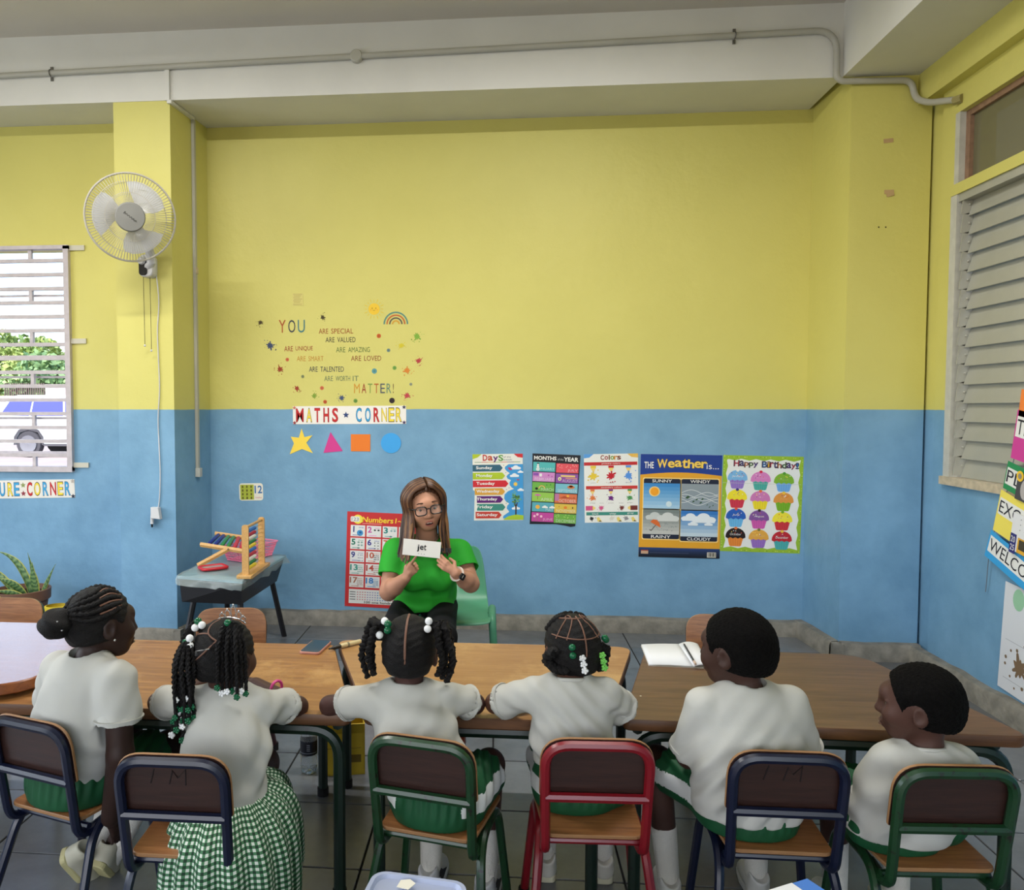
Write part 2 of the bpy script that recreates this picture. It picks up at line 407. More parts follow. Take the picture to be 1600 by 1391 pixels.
skirting('baseboard_left', [(-5.2, YL), (-2.292, YL)], .08, .03)
skirting('baseboard_right', [(XR, YP), (XR, -3.2)], .095, .05)

# ------------------------------------------------------------------ right window: louvres below, fixed pane above
M_ALU = mat('cream_louvre_metal', (160, 159, 147), .4, metal=0, var=.05, vscale=8)
M_JAMB = mat('white_window_paint', (188, 187, 178), .5, var=.06, vscale=20, bump=.1, bscale=60)
M_SILL = mat('bare_timber_sill', (190, 176, 150), .6, var=.15, vscale=30)
M_OLDWOOD = mat('old_brown_timber', (140, 110, 88), .65, var=.15, vscale=25)
M_SMOKE = mat('smoky_window_glass', (112, 108, 84), .12, spec=.5, alpha=.93)
w = bpy.data.objects.new('window_1', None); COL.objects.link(w); w.location = (XR, VY1, VZ0); w['kind'] = 'structure'
L = VY1 - VY0; TZ = 1.455                        # transom height above the sill
# local frame: x into the wall, y = -distance from the far jamb, z up
def wpart(name, m, *boxes):
    b = MB()
    for q in boxes: b.bx(*q)
    return b.build(name, m, w)
wpart('window_frame', M_JAMB, (-.012, .10, -.055, 0, -.0, TZ), (-.012, .10, -L, -L + .05, 0, TZ), (.0, .1, -.04, 0, TZ + .055, 1.875), (.0, .1, -L, -L + .04, TZ + .055, 1.875))
wpart('inner_channel', M_ALU, (.02, .085, -.085, -.062, .03, TZ - .03))
wpart('window_sill', M_SILL, (-.025, .12, -L, .012, -.03, .012))
wpart('transom', M_WALL, (-.015, .13, -L, 0, TZ, TZ + .055))
wpart('head_rail', M_ALU, (-.004, .09, -L + .05, -.055, TZ - .04, TZ))
for y0, y1 in ((-.075, -.04), (-1.2, -1.165), (-L + .04, -L + .075)): wpart('timber_stile', M_OLDWOOD, (.03, .075, y0, y1, TZ + .055, 1.875))
wpart('timber_rail', M_OLDWOOD, (.032, .073, -L + .04, -.04, 1.845, 1.875))
for y0, y1 in ((-1.165, -.075), (-L + .075, -1.2)): wpart('pane', M_SMOKE, (.05, .056, y0, y1, TZ + .055, 1.845))
sl = MB(); rt = Matrix.Rotation(R(17), 3, 'Y')
ln = L - .15
sl.box((0, -ln / 2, 0), (.0045, ln, .118), rt)
for k in (-1, 1): sl.tube([rt @ Vector((0, 0, k * .059)), rt @ Vector((0, -ln, k * .059))], .0035, 6)
slm = sl.mesh('louvre'); slm.materials.append(M_ALU)
cl = MB(); cl.prism([(-.042, -.048), (.03, -.052), (.03, .03), (-.005, .052), (-.03, .045)], -.003, .003, rot=Matrix.Rotation(R(90), 3, 'X') ); cl.ball((-.002, -.006, 0), .006, 8, 5)
clm = cl.mesh('clip', 35); clm.materials.append(M_ALU)
pv = MB().lathe([(.004, 0), (.004, .003)], 8).mesh('rivet')
for i in range(15):
    z = .072 + i * .0945
    s = link('louvre', slm, None, w, (.045, -.095, z)); link('clip', clm, None, s, (-.012, .006, 0))

# ------------------------------------------------------------------ left window: welded grille
M_GRILLE = mat('grey_lilac_grille_paint', (188, 180, 184), .5, var=.08, vscale=20)
g = bpy.data.objects.new('window_2', None); COL.objects.link(g); g.location = (WX1, YL, WZ0); g['kind'] = 'structure'
WW, WH = WX1 - WX0, WZ1 - WZ0
def gp(name, *boxes, m=None):
    b = MB()
    for q in boxes: b.bx(*q)
    return b.build(name, m or M_GRILLE, g)
gp('grille_frame', (-.035, 0, -.03, .02, -.012, WH), (-WW, -WW + .035, -.03, .02, -.012, WH), (-WW, 0, -.03, .02, WH - .02, WH + .004), (-WW, 0, -.034, .02, -.02, .016))
M_CREAM = mat('cream_grille_lug', (196, 192, 176), .55)
for z in (.025, .83, WH - .012): gp('lug', (-.005, .10, -.012, 0, z - .016, z + .016), m=M_CREAM); 
barm = MB().bx(-WW + .03, -.03, -.012, .012, -.0115, .0115).mesh('grille_bar'); barm.materials.append(M_GRILLE)
thin = MB().bx(-WW + .03, -.03, .03, .042, -.007, .007).mesh('back_bar'); thin.materials.append(M_GRILLE)
stm = MB().bx(-.011, .011, -.012, .012, -.05, .05).mesh('grille_strut'); stm.materials.append(M_GRILLE)
for i in range(1, 16):
    z = WH - i * WH / 16
    link('grille_bar', barm, None, g, (0, 0, z))
for i, zz in enumerate((.105, .33, .60, .735, 1.13, 1.36)): link('back_bar', thin, None, g, (0, 0, zz))
for i in range(0, 16, 3):
    z = WH - (i + .5) * WH / 16
    for x in (-.27, -.27 - .45, -.27 - .9): link('grille_strut', stm, None, g, (x, 0, z))

# ------------------------------------------------------------------ ceiling battens (just above the top edge of the picture)
M_TUBE = mat('lit_fluorescent_tube', (255, 252, 244), .5, emit=6)
for i, (x, y) in enumerate(((-2.2, 3.05), (.35, 3.05))):
    t = thing('ceiling_light', 'fluorescent batten on the ceiling above the frame, %s' % ('over the left tables', 'over the right tables', 'behind at left', 'behind at right')[i], 'light', (x, y, ZC), 0, 'ceiling battens')
    MB().bx(-.62, .62, -.05, .05, -.07, 0).build('housing', M_JAMB, t); MB().tube([(-.58, 0, -.095), (.58, 0, -.095)], .014, 10).build('tube', M_TUBE, t, 60)
    lamp('tube_light', 'AREA', (x, y, ZC - .13), (0, 0, 0), TUBE_E, (1.16, .06), (1, .98, .94)).parent = None

# ================================================================== things on the walls
EPS = .0007
class Sheet:
    """flat paper thing on a wall. u, v run 0..1 from the top left corner; children are printed or glued layers"""
    def __init__(s, name, label, cat, quad=None, Y=YB, color=None, group=None, center=None, size=None, rz=0, tilt=0, thick=.0016, bare=False, poly=None, corner=0):
        if quad:
            tl, tr, bl = (at_y(*q, Y) for q in quad)
            s.w = float(np.linalg.norm(tr - tl)); s.h = float(np.linalg.norm(bl - tl)); d = tr - tl
            tilt = -math.atan2(d[2], d[0]); center = (tr + bl) / 2; center[1] = Y
        else: s.w, s.h = size
        n = Vector((math.sin(rz), -math.cos(rz), 0))
        s.o = thing(name, label, cat, Vector(center) + n * .0004, 0, group); s.o.rotation_euler = (0, tilt, rz)
        s.l0 = 0
        if not bare:
            b = MB(); pl = poly and [s.p(*q) for q in poly] or (round_rect(s.w, s.h, corner) if corner else [(-s.w / 2, -s.h / 2), (s.w / 2, -s.h / 2), (s.w / 2, s.h / 2), (-s.w / 2, s.h / 2)])
            b.prism(pl, 0, thick, rot=Matrix.Rotation(R(90), 3, 'X')); b.build('paper', flat(color, .4), s.o); s.l0 = thick
    def p(s, u, v): return ((u - .5) * s.w, (.5 - v) * s.h)
    def part(s, name, shapes, parent=None):
        b = MB(); cols = []
        for v, f, c, layer in shapes:
            c = tuple(c)
            if c not in cols: cols.append(c)
            b.cur = cols.index(c); y = -(s.l0 + EPS * layer); b._add([(x, y, z) for x, z in v], f)
        return b.build(name, [flat(c) for c in cols], parent or s.o)
    # shape makers
    def P(s, pts, c, l=1): q = [s.p(*a) for a in pts]; return (q, [tuple(range(len(q)))], c, l)
    def Rc(s, u0, v0, u1, v1, c, l=1): return s.P([(u0, v1), (u1, v1), (u1, v0), (u0, v0)], c, l)
    def RR(s, u0, v0, u1, v1, r, c, l=1):
        x0, y1 = s.p(u0, v0); x1, y0 = s.p(u1, v1); q = [(x + (x0 + x1) / 2, y + (y0 + y1) / 2) for x, y in round_rect(x1 - x0, y1 - y0, r, 4)]
        return (q, [tuple(range(len(q)))], c, l)
    def E(s, u, v, rx, ry, c, l=1, n=18, a0=0, a1=360):
        x, y = s.p(u, v); q = [(x + rx * math.cos(R(a0 + (a1 - a0) * k / n)), y + ry * math.sin(R(a0 + (a1 - a0) * k / n))) for k in range(n + (a1 - a0 < 360))]
        return (q, [tuple(range(len(q)))], c, l)
    def Arc(s, u, v, r0, r1, c, l=1, a0=0, a1=180, n=16):
        x, y = s.p(u, v); q = []
        for rr, seq in ((r0, range(n + 1)), (r1, range(n, -1, -1))):
            for k in seq: a = R(a0 + (a1 - a0) * k / n); q.append((x + rr * math.cos(a), y + rr * math.sin(a)))
        return (q, [(i, i + 1, 2 * n - i, 2 * n + 1 - i) for i in range(n)], c, l)
    def T(s, t, u, v, w, h, c, l=2, off=0, shear=0, rot=0):
        x, y = s.p(u, v); q, f = text_pts(t, x, y, w * s.w if w else None, h * s.h if h else None, off, shear, rot); return (q, f, c, l)
    def Star(s, u, v, r, c, l=2, k=.45, n=5, a=90):
        x, y = s.p(u, v); q = [(x + (r if i % 2 == 0 else r * k) * math.cos(R(a + 180 * i / n)), y + (r if i % 2 == 0 else r * k) * math.sin(R(a + 180 * i / n))) for i in range(2 * n)]
        return (q, [tuple(range(2 * n))], c, l)
    def Splat(s, u, v, r, c, l=1, seed=0, drops=8):
        rg = random.Random(seed); x, y = s.p(u, v); q = []; n = 9
        for i in range(n):
            a = 2 * math.pi * i / n + rg.uniform(-.2, .2); ro = r * rg.uniform(.8, 1.5); da = .13
            for aa, rr in ((a - .3, r * .62), (a - da, ro * .9), (a, ro), (a + da, ro * .9)): q.append((x + rr * math.cos(aa), y + rr * math.sin(aa)))
        out = [(q, [tuple(range(len(q)))], c, l)]; vs, fs = [], []
        for i in range(drops):
            a = rg.uniform(0, 6.28); d = r * rg.uniform(1.5, 2.2); rr = r * rg.uniform(.07, .2); b0 = len(vs)
            vs += [(x + d * math.cos(a) + rr * math.cos(t), y + d * math.sin(a) + rr * math.sin(t)) for t in (0, 1.05, 2.1, 3.14, 4.19, 5.24)]; fs.append(tuple(range(b0, b0 + 6)))
        return out + [(vs, fs, c, l)]
    def Cloud(s, u, v, w, c, l=2):
        return [s.E(u - .3 * w / s.w, v, w * .22, w * .13, c, l), s.E(u, v - .1 * w / s.h, w * .28, w * .2, c, l + .3), s.E(u + .3 * w / s.w, v, w * .24, w * .14, c, l + .6), s.RR(u - .48 * w / s.w, v - .02 * w / s.h, u + .5 * w / s.w, v + .14 * w / s.h, w * .05, c, l + .9)]

WHT = (232, 231, 226); BLK = (28, 28, 34)
# ---- "you are ..." wall decals: every word and blot is its own sticker
def px_decal(name, label, cat, group, x, y, fn, Y=YB):
    c = at_y(x, y, Y); c[1] = Y; s = Sheet(name, label, cat, center=c, size=(1, 1), bare=True, group=group); s.l0 = .0003; o = fn(s)
    return s
PXM = 1250 / 5.13 / 1.0        # pixels per metre on the back wall (roughly)
C_RED, C_BLUE, C_ORG, C_GRN, C_DRK, C_TEAL = (150, 62, 38), (62, 76, 92), (196, 140, 52), (92, 116, 74), (62, 60, 58), (72, 128, 128)
words = [('YOU', 456, 510, 46, 20, None), ('ARE  SPECIAL', 525, 517.5, 55, 8, (158, 84, 46)), ('ARE  VALUED', 532, 531, 48, 8, (84, 80, 62)), ('ARE  UNIQUE', 466.5, 545, 46, 8, (158, 72, 50)), ('ARE  AMAZING', 551.5, 546.5, 54, 8, (112, 132, 70)),
         ('ARE  SMART', 484.5, 560.5, 43, 8, (196, 146, 66)), ('ARE   LOVED', 572, 560, 48, 8, (146, 84, 54)), ('ARE  TALENTED', 510, 577, 56, 8, (72, 74, 76)), ('ARE  WORTH  IT', 533.5, 591.5, 55, 8, (112, 128, 92)), ('MATTER!', 584, 607, 66, 15, None)]
for t, x, y, w, h, c in words:
    def fn(s, t=t, w=w, h=h, c=c):
        if c:
            ws = t.split(); gaps = (len(t) - len(t.replace('  ', ' ').replace('  ', ' ')) > 1); tot = sum(len(a) for a in ws) + .9 * (len(ws) - 1); u = .5 - w / PXM / 2
            for a in ws:
                cw = w / PXM * len(a) / tot; s.part('lettering', [s.T(a, u + cw / 2, .5, cw, h / PXM, c, 1)]); u += cw + .9 * w / PXM / tot
            return
        cols = [(170, 84, 44), (58, 62, 74), (66, 120, 126)] if t == 'YOU' else [(206, 150, 56), (158, 62, 44), (126, 152, 74), (180, 96, 46), (78, 84, 98), (96, 132, 110), (122, 96, 66)]
        n = len(t); wd = {'!': .4, 'M': 1.25}; tot = sum(wd.get(ch, 1) for ch in t); u = .5 - w / PXM / 2
        for ch, cc in zip(t, cols):
            cw = w / PXM * wd.get(ch, 1) / tot; s.part('letter', [s.T(ch, u + cw / 2, .5, cw * (.74 if ch != '!' else .35), h / PXM, cc, 1)]); u += cw
    px_decal('word_decal', 'wall sticker on yellow wall with the words "%s"' % ' '.join(t.split()), 'sticker', 'you-are word stickers', x, y, fn)
blots = [(407, 504, 3.6, (70, 58, 34), 'small dark brown paint blot sticker left of the word YOU'), (504, 496, 3.6, (66, 58, 36), 'small dark brown paint blot sticker right above the word SPECIAL'), (422, 540, 5.6, (58, 70, 104), 'largest navy blue paint blot sticker at the left edge'),
         (437.5, 577, 4.6, (146, 58, 30), 'rust red paint blot sticker left of ARE SMART'), (464, 607, 4, (150, 60, 40), 'rust red paint blot sticker above the red letter M of the banner'), (491, 619, 3.8, (128, 156, 58), 'pale green paint blot sticker low above the maths banner'),
         (534, 622, 3.8, (62, 76, 110), 'small navy blue paint blot sticker just above the maths banner'), (651.5, 526, 5.4, (124, 168, 62), 'bright green paint blot sticker under the rainbow'), (627, 540, 4.2, (206, 190, 52), 'faint yellow paint blot sticker right of ARE AMAZING'),
         (654, 564, 4.4, (176, 62, 66), 'crimson paint blot sticker at the far right of the words'), (636, 579, 5, (208, 128, 50), 'orange paint blot sticker right of ARE LOVED'), (636, 618.5, 4.4, (184, 66, 74), 'crimson paint blot sticker right of MATTER')]
for i, (x, y, r, c, lb) in enumerate(blots):
    px_decal('paint_blot_decal', lb, 'sticker', 'paint blot stickers', x, y, lambda s, r=r, c=c, i=i: s.part('blot', s.Splat(.5, .5, r / PXM, c, 1, i)))
dots = [(592, 525, 3.4, (192, 92, 38), 'orange dot sticker beneath the sun sticker'), (607, 547.5, 2.8, (110, 134, 128), 'small grey-blue dot sticker right of AMAZING'), (449, 562, 2.8, (196, 98, 62), 'small salmon dot sticker left of ARE SMART'), (585, 580, 4.2, (90, 148, 152), 'teal dot sticker between LOVED and MATTER'),
        (616.5, 575, 3.2, (112, 158, 74), 'green dot sticker right of the teal dot'), (473, 588.5, 2.6, (126, 134, 92), 'small olive dot sticker left of ARE WORTH IT'), (503, 606.5, 3.2, (202, 108, 72), 'salmon dot sticker left of MATTER'), (508, 628, 3, (186, 84, 42), 'orange-brown dot sticker touching the banner top edge'),
        (555.5, 626.5, 3.2, (106, 148, 66), 'green dot sticker below MATTER'), (612.5, 626, 4.4, (46, 34, 40), 'largest black dot sticker below MATTER'), (642, 600.5, 2.4, (140, 146, 122), 'tiny grey dot sticker right of the exclamation mark')]
for x, y, r, c, lb in dots:
    px_decal('dot_decal', lb, 'sticker', 'round dot stickers', x, y, lambda s, r=r, c=c: s.part('dot', [s.E(.5, .5, r / PXM, r / PXM, c, 1), s.E(.5, .5, r * .45 / PXM, r * .45 / PXM, tuple(int(v * .85) for v in c), 2, 10)]))
def sun_fn(s):
    r = 9 / PXM; sh = []
    for k in range(16):
        a = 2 * math.pi * k / 16; q = []
        for rr, da in ((1.25, -.05), (1.6 + .2 * (k % 2), -.035), (1.6 + .2 * (k % 2), .035), (1.25, .05)): q.append((r * rr * math.cos(a + da), r * rr * math.sin(a + da)))
        sh.append((q, [(0, 1, 2, 3)], (214, 190, 66), 1))
    s.part('rays', sh); d = s.part('disc', [s.E(.5, .5, r, r, (228, 190, 56), 1, 24)])
    s.part('face', [s.E(.488, .495, .0028, .004, (120, 84, 30), 2, 8), s.E(.512, .495, .0028, .004, (120, 84, 30), 2, 8), s.Arc(.5, .503, .006, .008, (120, 84, 30), 2, 190, 350, 6), s.E(.479, .505, .004, .003, (226, 140, 60), 2, 8), s.E(.521, .505, .004, .003, (226, 140, 60), 2, 8)], d)
px_decal('sun_decal', 'smiling yellow sun sticker with thin rays on yellow wall', 'sticker', None, 584.5, 483, sun_fn)
def rain_fn(s):
    for i, c in enumerate(((84, 134, 124), (190, 100, 54), (92, 84, 74), (206, 154, 56))):
        ro = (19.5 - i * 4.4) / PXM; s.part('band', [s.Arc(.5, .515, ro - 2.2 / PXM, ro, c, 1)])
px_decal('rainbow_decal', 'four-banded rainbow arch sticker on yellow wall', 'sticker', None, 618.5, 503, rain_fn)
c = at_y(465.5, 468, YB)
s = Sheet('label_sticker', 'small faded printed label stuck high above YOU', 'sticker', center=c, size=(.07, .078), color=(206, 196, 118))
for k in range(7): s.part('print_line', [s.Rc(.06 + .06 * (k % 2), .06 + k * .135, .9 - .1 * (k % 3), .06 + k * .135 + .03, (150, 132, 70), 1)])
# ---- banners
def outlined(s, t, u, v, w, h, c, edge=BLK):
    o = .012 if t in 'MN' else .03; s.part('letter', [s.T(t, u, v, w, h, edge, 1, off=o), s.T(t, u, v, w * .9, h * .93, c, 2, off=o * .4)])
CR, CY, CB = (196, 42, 44), (240, 214, 66), (62, 158, 208)
s = Sheet('maths_banner', 'white paper banner reading MATHS CORNER in coloured letters', 'banner', [(458, 635), (635, 634), (457.5, 663)], color=(232, 228, 222))
for ch, u, c in (('M', .062, CR), ('A', .145, CY), ('T', .218, CR), ('H', .297, CR), ('S', .376, CR), ('C', .585, CB), ('O', .665, CB), ('R', .74, CR), ('N', .808, CY), ('E', .871, CY), ('R', .935, CY)): outlined(s, ch, u, .5, .066 if ch == 'M' else .046, .74, c, (150, 34, 36) if c == CR else ((44, 100, 140) if c == CB else (92, 82, 40)))
s.part('star', [s.Star(.472, .5, .022, (44, 66, 116))])
for u, v, c in ((.015, .08, (200, 120, 96)), (.015, .92, (150, 60, 70)), (.982, .08, (60, 60, 90)), (.982, .92, (70, 56, 96))): s.part('corner_star', [s.Star(u, v, .014, c, 4)])
s = Sheet('corner_banner', 'white paper banner under grille window ending in CORNER', 'banner', [(-60, 752), (117, 749), (-60, 780)], YL, color=(226, 221, 212))
for ch, u, c in (('U', .365, CB), ('R', .435, CY), ('E', .492, CB), ('C', .606, CR), ('O', .673, CY), ('R', .745, CB), ('N', .812, CR), ('E', .876, CY), ('R', .938, CB)): outlined(s, ch, u, .5, .052 if ch in 'NO' else .044, .72, c, (150, 34, 36) if c == CR else ((44, 100, 140) if c == CB else (70, 62, 30)))
for v, c in ((.28, (140, 150, 90)), (.74, (140, 56, 66))): s.part('star', [s.Star(.55, v, .02, c)])
for v, c in ((.1, (180, 170, 160)), (.92, (50, 52, 70))): s.part('corner_star', [s.Star(.985, v, .016, c, 4)])
# ---- cut-out shapes
def cutout(name, label, x, y, poly, c):
    p = at_y(x, y, YB); p[1] = YB; o = thing(name, label, 'cutout', p, 0, 'cut-out shapes under the maths banner')
    MB().prism([(a / PXM, q / PXM) for a, q in poly], .0005, .003, rot=Matrix.Rotation(R(90), 3, 'X')).build('card', flat(c), o)
cutout('paper_star', 'yellow paper star below the maths banner', 471, 690, [(-19, -20.5), (-12, -3), (-17, 7.5), (-4, 6), (0.5, 20.5), (5, 7), (18, 10), (8, -2), (18.5, -18.5), (1, -12)], (240, 208, 76))
cutout('paper_triangle', 'magenta paper triangle below the maths banner', 521, 693, [(-16, -15), (15, -12), (-4.5, 18)], (206, 62, 140))
cutout('paper_square', 'orange paper square below the maths banner', 563.5, 692, [(-15.5, -13.5), (15.5, -13.5), (15.5, 13.5), (-15.5, 13.5)], (228, 122, 44))
cutout('paper_circle', 'blue paper circle below the maths banner', 611, 692.5, [(16 * math.cos(R(a)), 16 * math.sin(R(a))) for a in range(0, 360, 12)], (66, 160, 226))
# ---- number twelve card
s = Sheet('number_card', 'small flash card with 12 and a green block of pictures', 'card', [(374, 755.5), (411, 755), (374, 782.5)], color=(226, 222, 206), corner=.018)
s.part('green_block', [s.Rc(.05, .08, .62, .94, (168, 178, 62))])
for i in range(4):
    for j in range(3): s.part('tree_picture', [s.E(.15 + j * .18, .19 + i * .215, .006, .008, (96, 92, 34), 2, 10), s.Rc(.11 + j * .18, .245 + i * .215, .19 + j * .18, .265 + i * .215, (86, 84, 30), 2)])
s.part('numeral', [s.T('12', .81, .36, .3, .42, (52, 104, 160), 1, off=.02)]); s.part('word', [s.T('twelve', .81, .82, .26, .1, (200, 120, 130), 1)])
# ---- numbers poster
s = Sheet('numbers_poster', 'red bordered numbers chart partly hidden behind the teacher', 'poster', [(541, 799), (651, 804), (540.5, 947)], color=(196, 52, 54))
s.part('title', [s.T('Numbers', .435, .078, .44, .055, (240, 206, 60), 1, off=.02, shear=.1), s.T('1~20', .79, .078, .21, .05, (240, 206, 60), 1, off=.015, shear=.1)])
s.part('badge', [s.E(.155, .078, .032, .03, (240, 220, 80), 1), s.RR(.05, .05, .18, .105, .008, (226, 226, 220), 2), s.T('123', .115, .078, .1, .035, (120, 120, 120), 3)])
s.part('subtitle', [s.Rc(.22, .117, .5, .123, (230, 160, 150), 1)])
ncol = [(62, 70, 130), (196, 84, 160), (40, 132, 128), (60, 120, 180), (40, 120, 96), (64, 64, 140), (200, 90, 60), (90, 60, 130), (60, 64, 130), (190, 92, 66), (60, 130, 90), (70, 90, 160), (60, 146, 132), (184, 76, 62), (120, 80, 140), (60, 120, 90), (170, 112, 90), (52, 124, 190), (90, 110, 60), (180, 70, 80)]
nw = 'one two three four five six seven eight nine ten eleven twelve thirteen fourteen fifteen sixteen seventeen eighteen nineteen twenty'.split()
for k in range(20):
    i, j = divmod(k, 4); u0, v0 = .055 + j * .228, .14 + i * .134; c = ncol[k]; rg = random.Random(k)
    cell = s.part('number_cell', [s.Rc(u0, v0, u0 + .206, v0 + .118, (226, 226, 222))])
    s.part('numeral', [s.T(str(k + 1), u0 + (.045 if k < 9 else .062), v0 + .042, (None if k == 0 else .05) if k < 9 else .1, .058, c, 2, off=.03)], cell)
    sh = [s.T(nw[k], u0 + .15, v0 + .024, .07, .014, tuple(min(255, v + 30) for v in c), 2)]
    n = k + 1
    if n == 1: sh += [s.E(u0 + .135, v0 + .08, .021, .02, (74, 148, 200), 2), s.E(u0 + .14, v0 + .075, .009, .008, (40, 96, 150), 3, 10)]
    else:
        cc = 2 if n < 8 else 3 if n < 13 else 4
        for q in range(n): sh.append(s.E(u0 + .12 + (q % cc) * .07 / (cc - .5) + rg.uniform(-.004, .004), v0 + .045 + (q // cc) * .06 / max(1, (n - 1) // cc), .0042 if n > 5 else .008, .0036 if n > 5 else .006, (60, 64, 66) if n in (2, 6, 10) else tuple(int(120 + v * .4) for v in c), 2, 8))
    sh.append(s.Rc(u0 + .03, v0 + .1, u0 + .14, v0 + .106, tuple(min(255, v + 40) for v in c), 2))
    s.part('picture', sh, cell)
cell = s.part('count_panel', [s.Rc(.055, .815, .945, .965, (226, 226, 222))]); sh = []
for i in range(4):
    sh.append(s.Rc(.07, .84 + i * .026, .15, .848 + i * .026, (90, 90, 92), 2))
    for j in range(20): sh.append(s.E(.18 + j * .036, .844 + i * .026, .005, .004, [(196, 120, 130), (150, 130, 180), (90, 130, 190)][min(2, j // 4)] if j < 12 else (200, 120, 110), 2, 6))
s.part('counting_dots', sh, cell); s.part('caption', [s.T('100 one hundred', .5, .947, .44, .022, (60, 56, 62), 2, off=.02)], cell)
# ---- days of the week
s = Sheet('days_poster', 'white days of the week poster with coloured arrow bars', 'poster', [(738.5, 710), (817, 709), (739.5, 813.5)], color=(226, 224, 214), poly=[(0, 0), (1, 0), (.99, 1), (.01, 1), (.035, .56), (.03, .55), (0, .54)])
s.part('corner_patch', [s.P([(0, 0), (.18, 0), (.1, .05), (0, .075)], (174, 190, 48))]); s.part('corner_patch', [s.P([(.82, 0), (1, 0), (1, .06), (.9, .05)], (204, 50, 54))])
for ch, u, c, v in (('D', .25, (186, 54, 50), .055), ('a', .355, (186, 74, 46), .063), ('y', .46, (92, 44, 110), .082), ('S', .565, (96, 150, 70), .06)): s.part('letter', [s.T(ch, u, v, .085, .085 if ch != 'a' else .065, c, 1, off=.03)])
s.part('small_title', [s.T('of the', .69, .045, .15, .025, (90, 92, 110), 1), s.T('week', .7, .085, .18, .03, (110, 130, 140), 1)])
s.part('rule', [s.Rc(.04 + k * .13, .118, .04 + k * .13 + .13, .126, [(96, 140, 96), (196, 80, 50), (220, 160, 50), (120, 170, 60), (200, 70, 60), (90, 60, 130), (80, 150, 90)][k]) for k in range(7)])
sk = (66, 150, 208)
s.part('sky_picture', [s.P([(1, .155), (.72, .155), (.65, .19), (.64, .22), (.68, .26), (.74, .29), (.7, .31), (.67, .34), (.7, .375), (.76, .395), (.73, .43), (.735, .47), (.78, .51), (.82, .525), (.7, .56), (.63, .61), (.62, .67), (.66, .72), (.72, .745), (.68, .78), (.67, .82), (.72, .87), (.6, .93), (.59, .97), (1, .97)], sk)])
for u, v, w in ((.86, .215, .06), (.95, .275, .035), (.83, .33, .055), (.95, .545, .04), (.85, .82, .05)): s.part('cloud_picture', s.Cloud(u, v, w, (226, 230, 232)))
s.part('bird_picture', [s.P([(.7, .21), (.73, .2), (.77, .215), (.79, .235), (.77, .245), (.73, .24)], (176, 64, 106), 3)]); s.part('bird_picture', [s.P([(.87, .375), (.91, .385), (.93, .37), (.92, .4), (.88, .4)], (176, 74, 96), 3)])
s.part('sun_picture', [s.Star(.85, .455, .016, (222, 196, 96), 2, .6, 9), s.E(.85, .455, .008, .008, (236, 190, 70), 3)])
tr = s.part('tree_picture', [s.P([(.835, .915), (.838, .8), (.81, .73), (.815, .725), (.845, .765), (.85, .72), (.858, .72), (.857, .765), (.89, .72), (.896, .725), (.868, .79), (.862, .915)], (62, 52, 48), 3)])
rg = random.Random(5); s.part('tree_leaves', [s.E(.85 + rg.gauss(0, .045), .665 + rg.gauss(0, .04), .0045, .0035, rg.choice([(110, 170, 80), (140, 190, 96), (84, 148, 76)]), 4, 7) for _ in range(60)], tr)
s.part('hill_picture', [s.P([(.6, .985), (.7, .935), (.85, .91), (1, .925), (1, .99), (.61, .99)], (164, 194, 54), 3)])
dd = [('Sunday', 0, .6, (52, 96, 116)), ('Monday', 0, .645, (172, 192, 48)), ('Tuesday', 0, .71, (204, 44, 52)), ('Wednesday', .035, .64, (212, 156, 62)), ('Thursday', .075, .6, (92, 34, 110)), ('Friday', .075, .645, (62, 136, 122)), ('Saturday', .045, .565, (190, 60, 48))]
for i, (t, u0, u1, c) in enumerate(dd):
    v0 = .16 + i * .118; v1 = v0 + .1
    br = s.part('day_bar', [s.P([(u0, v0), (u1 - .055, v0), (u1, (v0 + v1) / 2), (u1 - .055, v1), (u0, v1)], c, 2)])
    s.part('lettering', [s.T(t, .09 + .045 * len(t) / 2 + .005, (v0 + v1) / 2, .045 * len(t) + .05, .055, WHT, 3, off=.02)], br)
s.part('little_stars', [s.E(u, v, .003, .003, (120, 130, 140), 2, 6) for u, v in ((.62, .17), (.66, .28), (.72, .51), (.67, .535), (.66, .745))])
# ---- months of the year
s = Sheet('months_poster', 'black months of the year poster with twelve coloured panels', 'poster', [(831, 708.5), (906, 711.5), (828.5, 819)], color=(30, 32, 40), poly=[(0, 0), (1, .0), (.985, .5), (.955, 1.0), (.86, 1.015), (.75, 1.0), (.55, .985), (0, 1), (.02, .5)])
s.part('title', [s.T('MONTHS', .27, .06, .46, .05, WHT, 1, off=.03), s.T('of the', .59, .07, .12, .03, (190, 190, 190), 1), s.T('YEAR', .81, .065, .29, .055, WHT, 1, off=.03)])
mm = [('JANUARY', (86, 180, 178)), ('JULY', (222, 86, 96)), ('FEBRUARY', (206, 138, 196)), ('AUGUST', (142, 82, 160)), ('MARCH', (112, 176, 76)), ('SEPTEMBER', (120, 186, 200)), ('APRIL', (150, 196, 84)), ('OCTOBER', (216, 116, 76)), ('MAY', (92, 168, 180)), ('NOVEMBER', (216, 184, 76)), ('JUNE', (196, 76, 156)), ('DECEMBER', (112, 172, 72))]
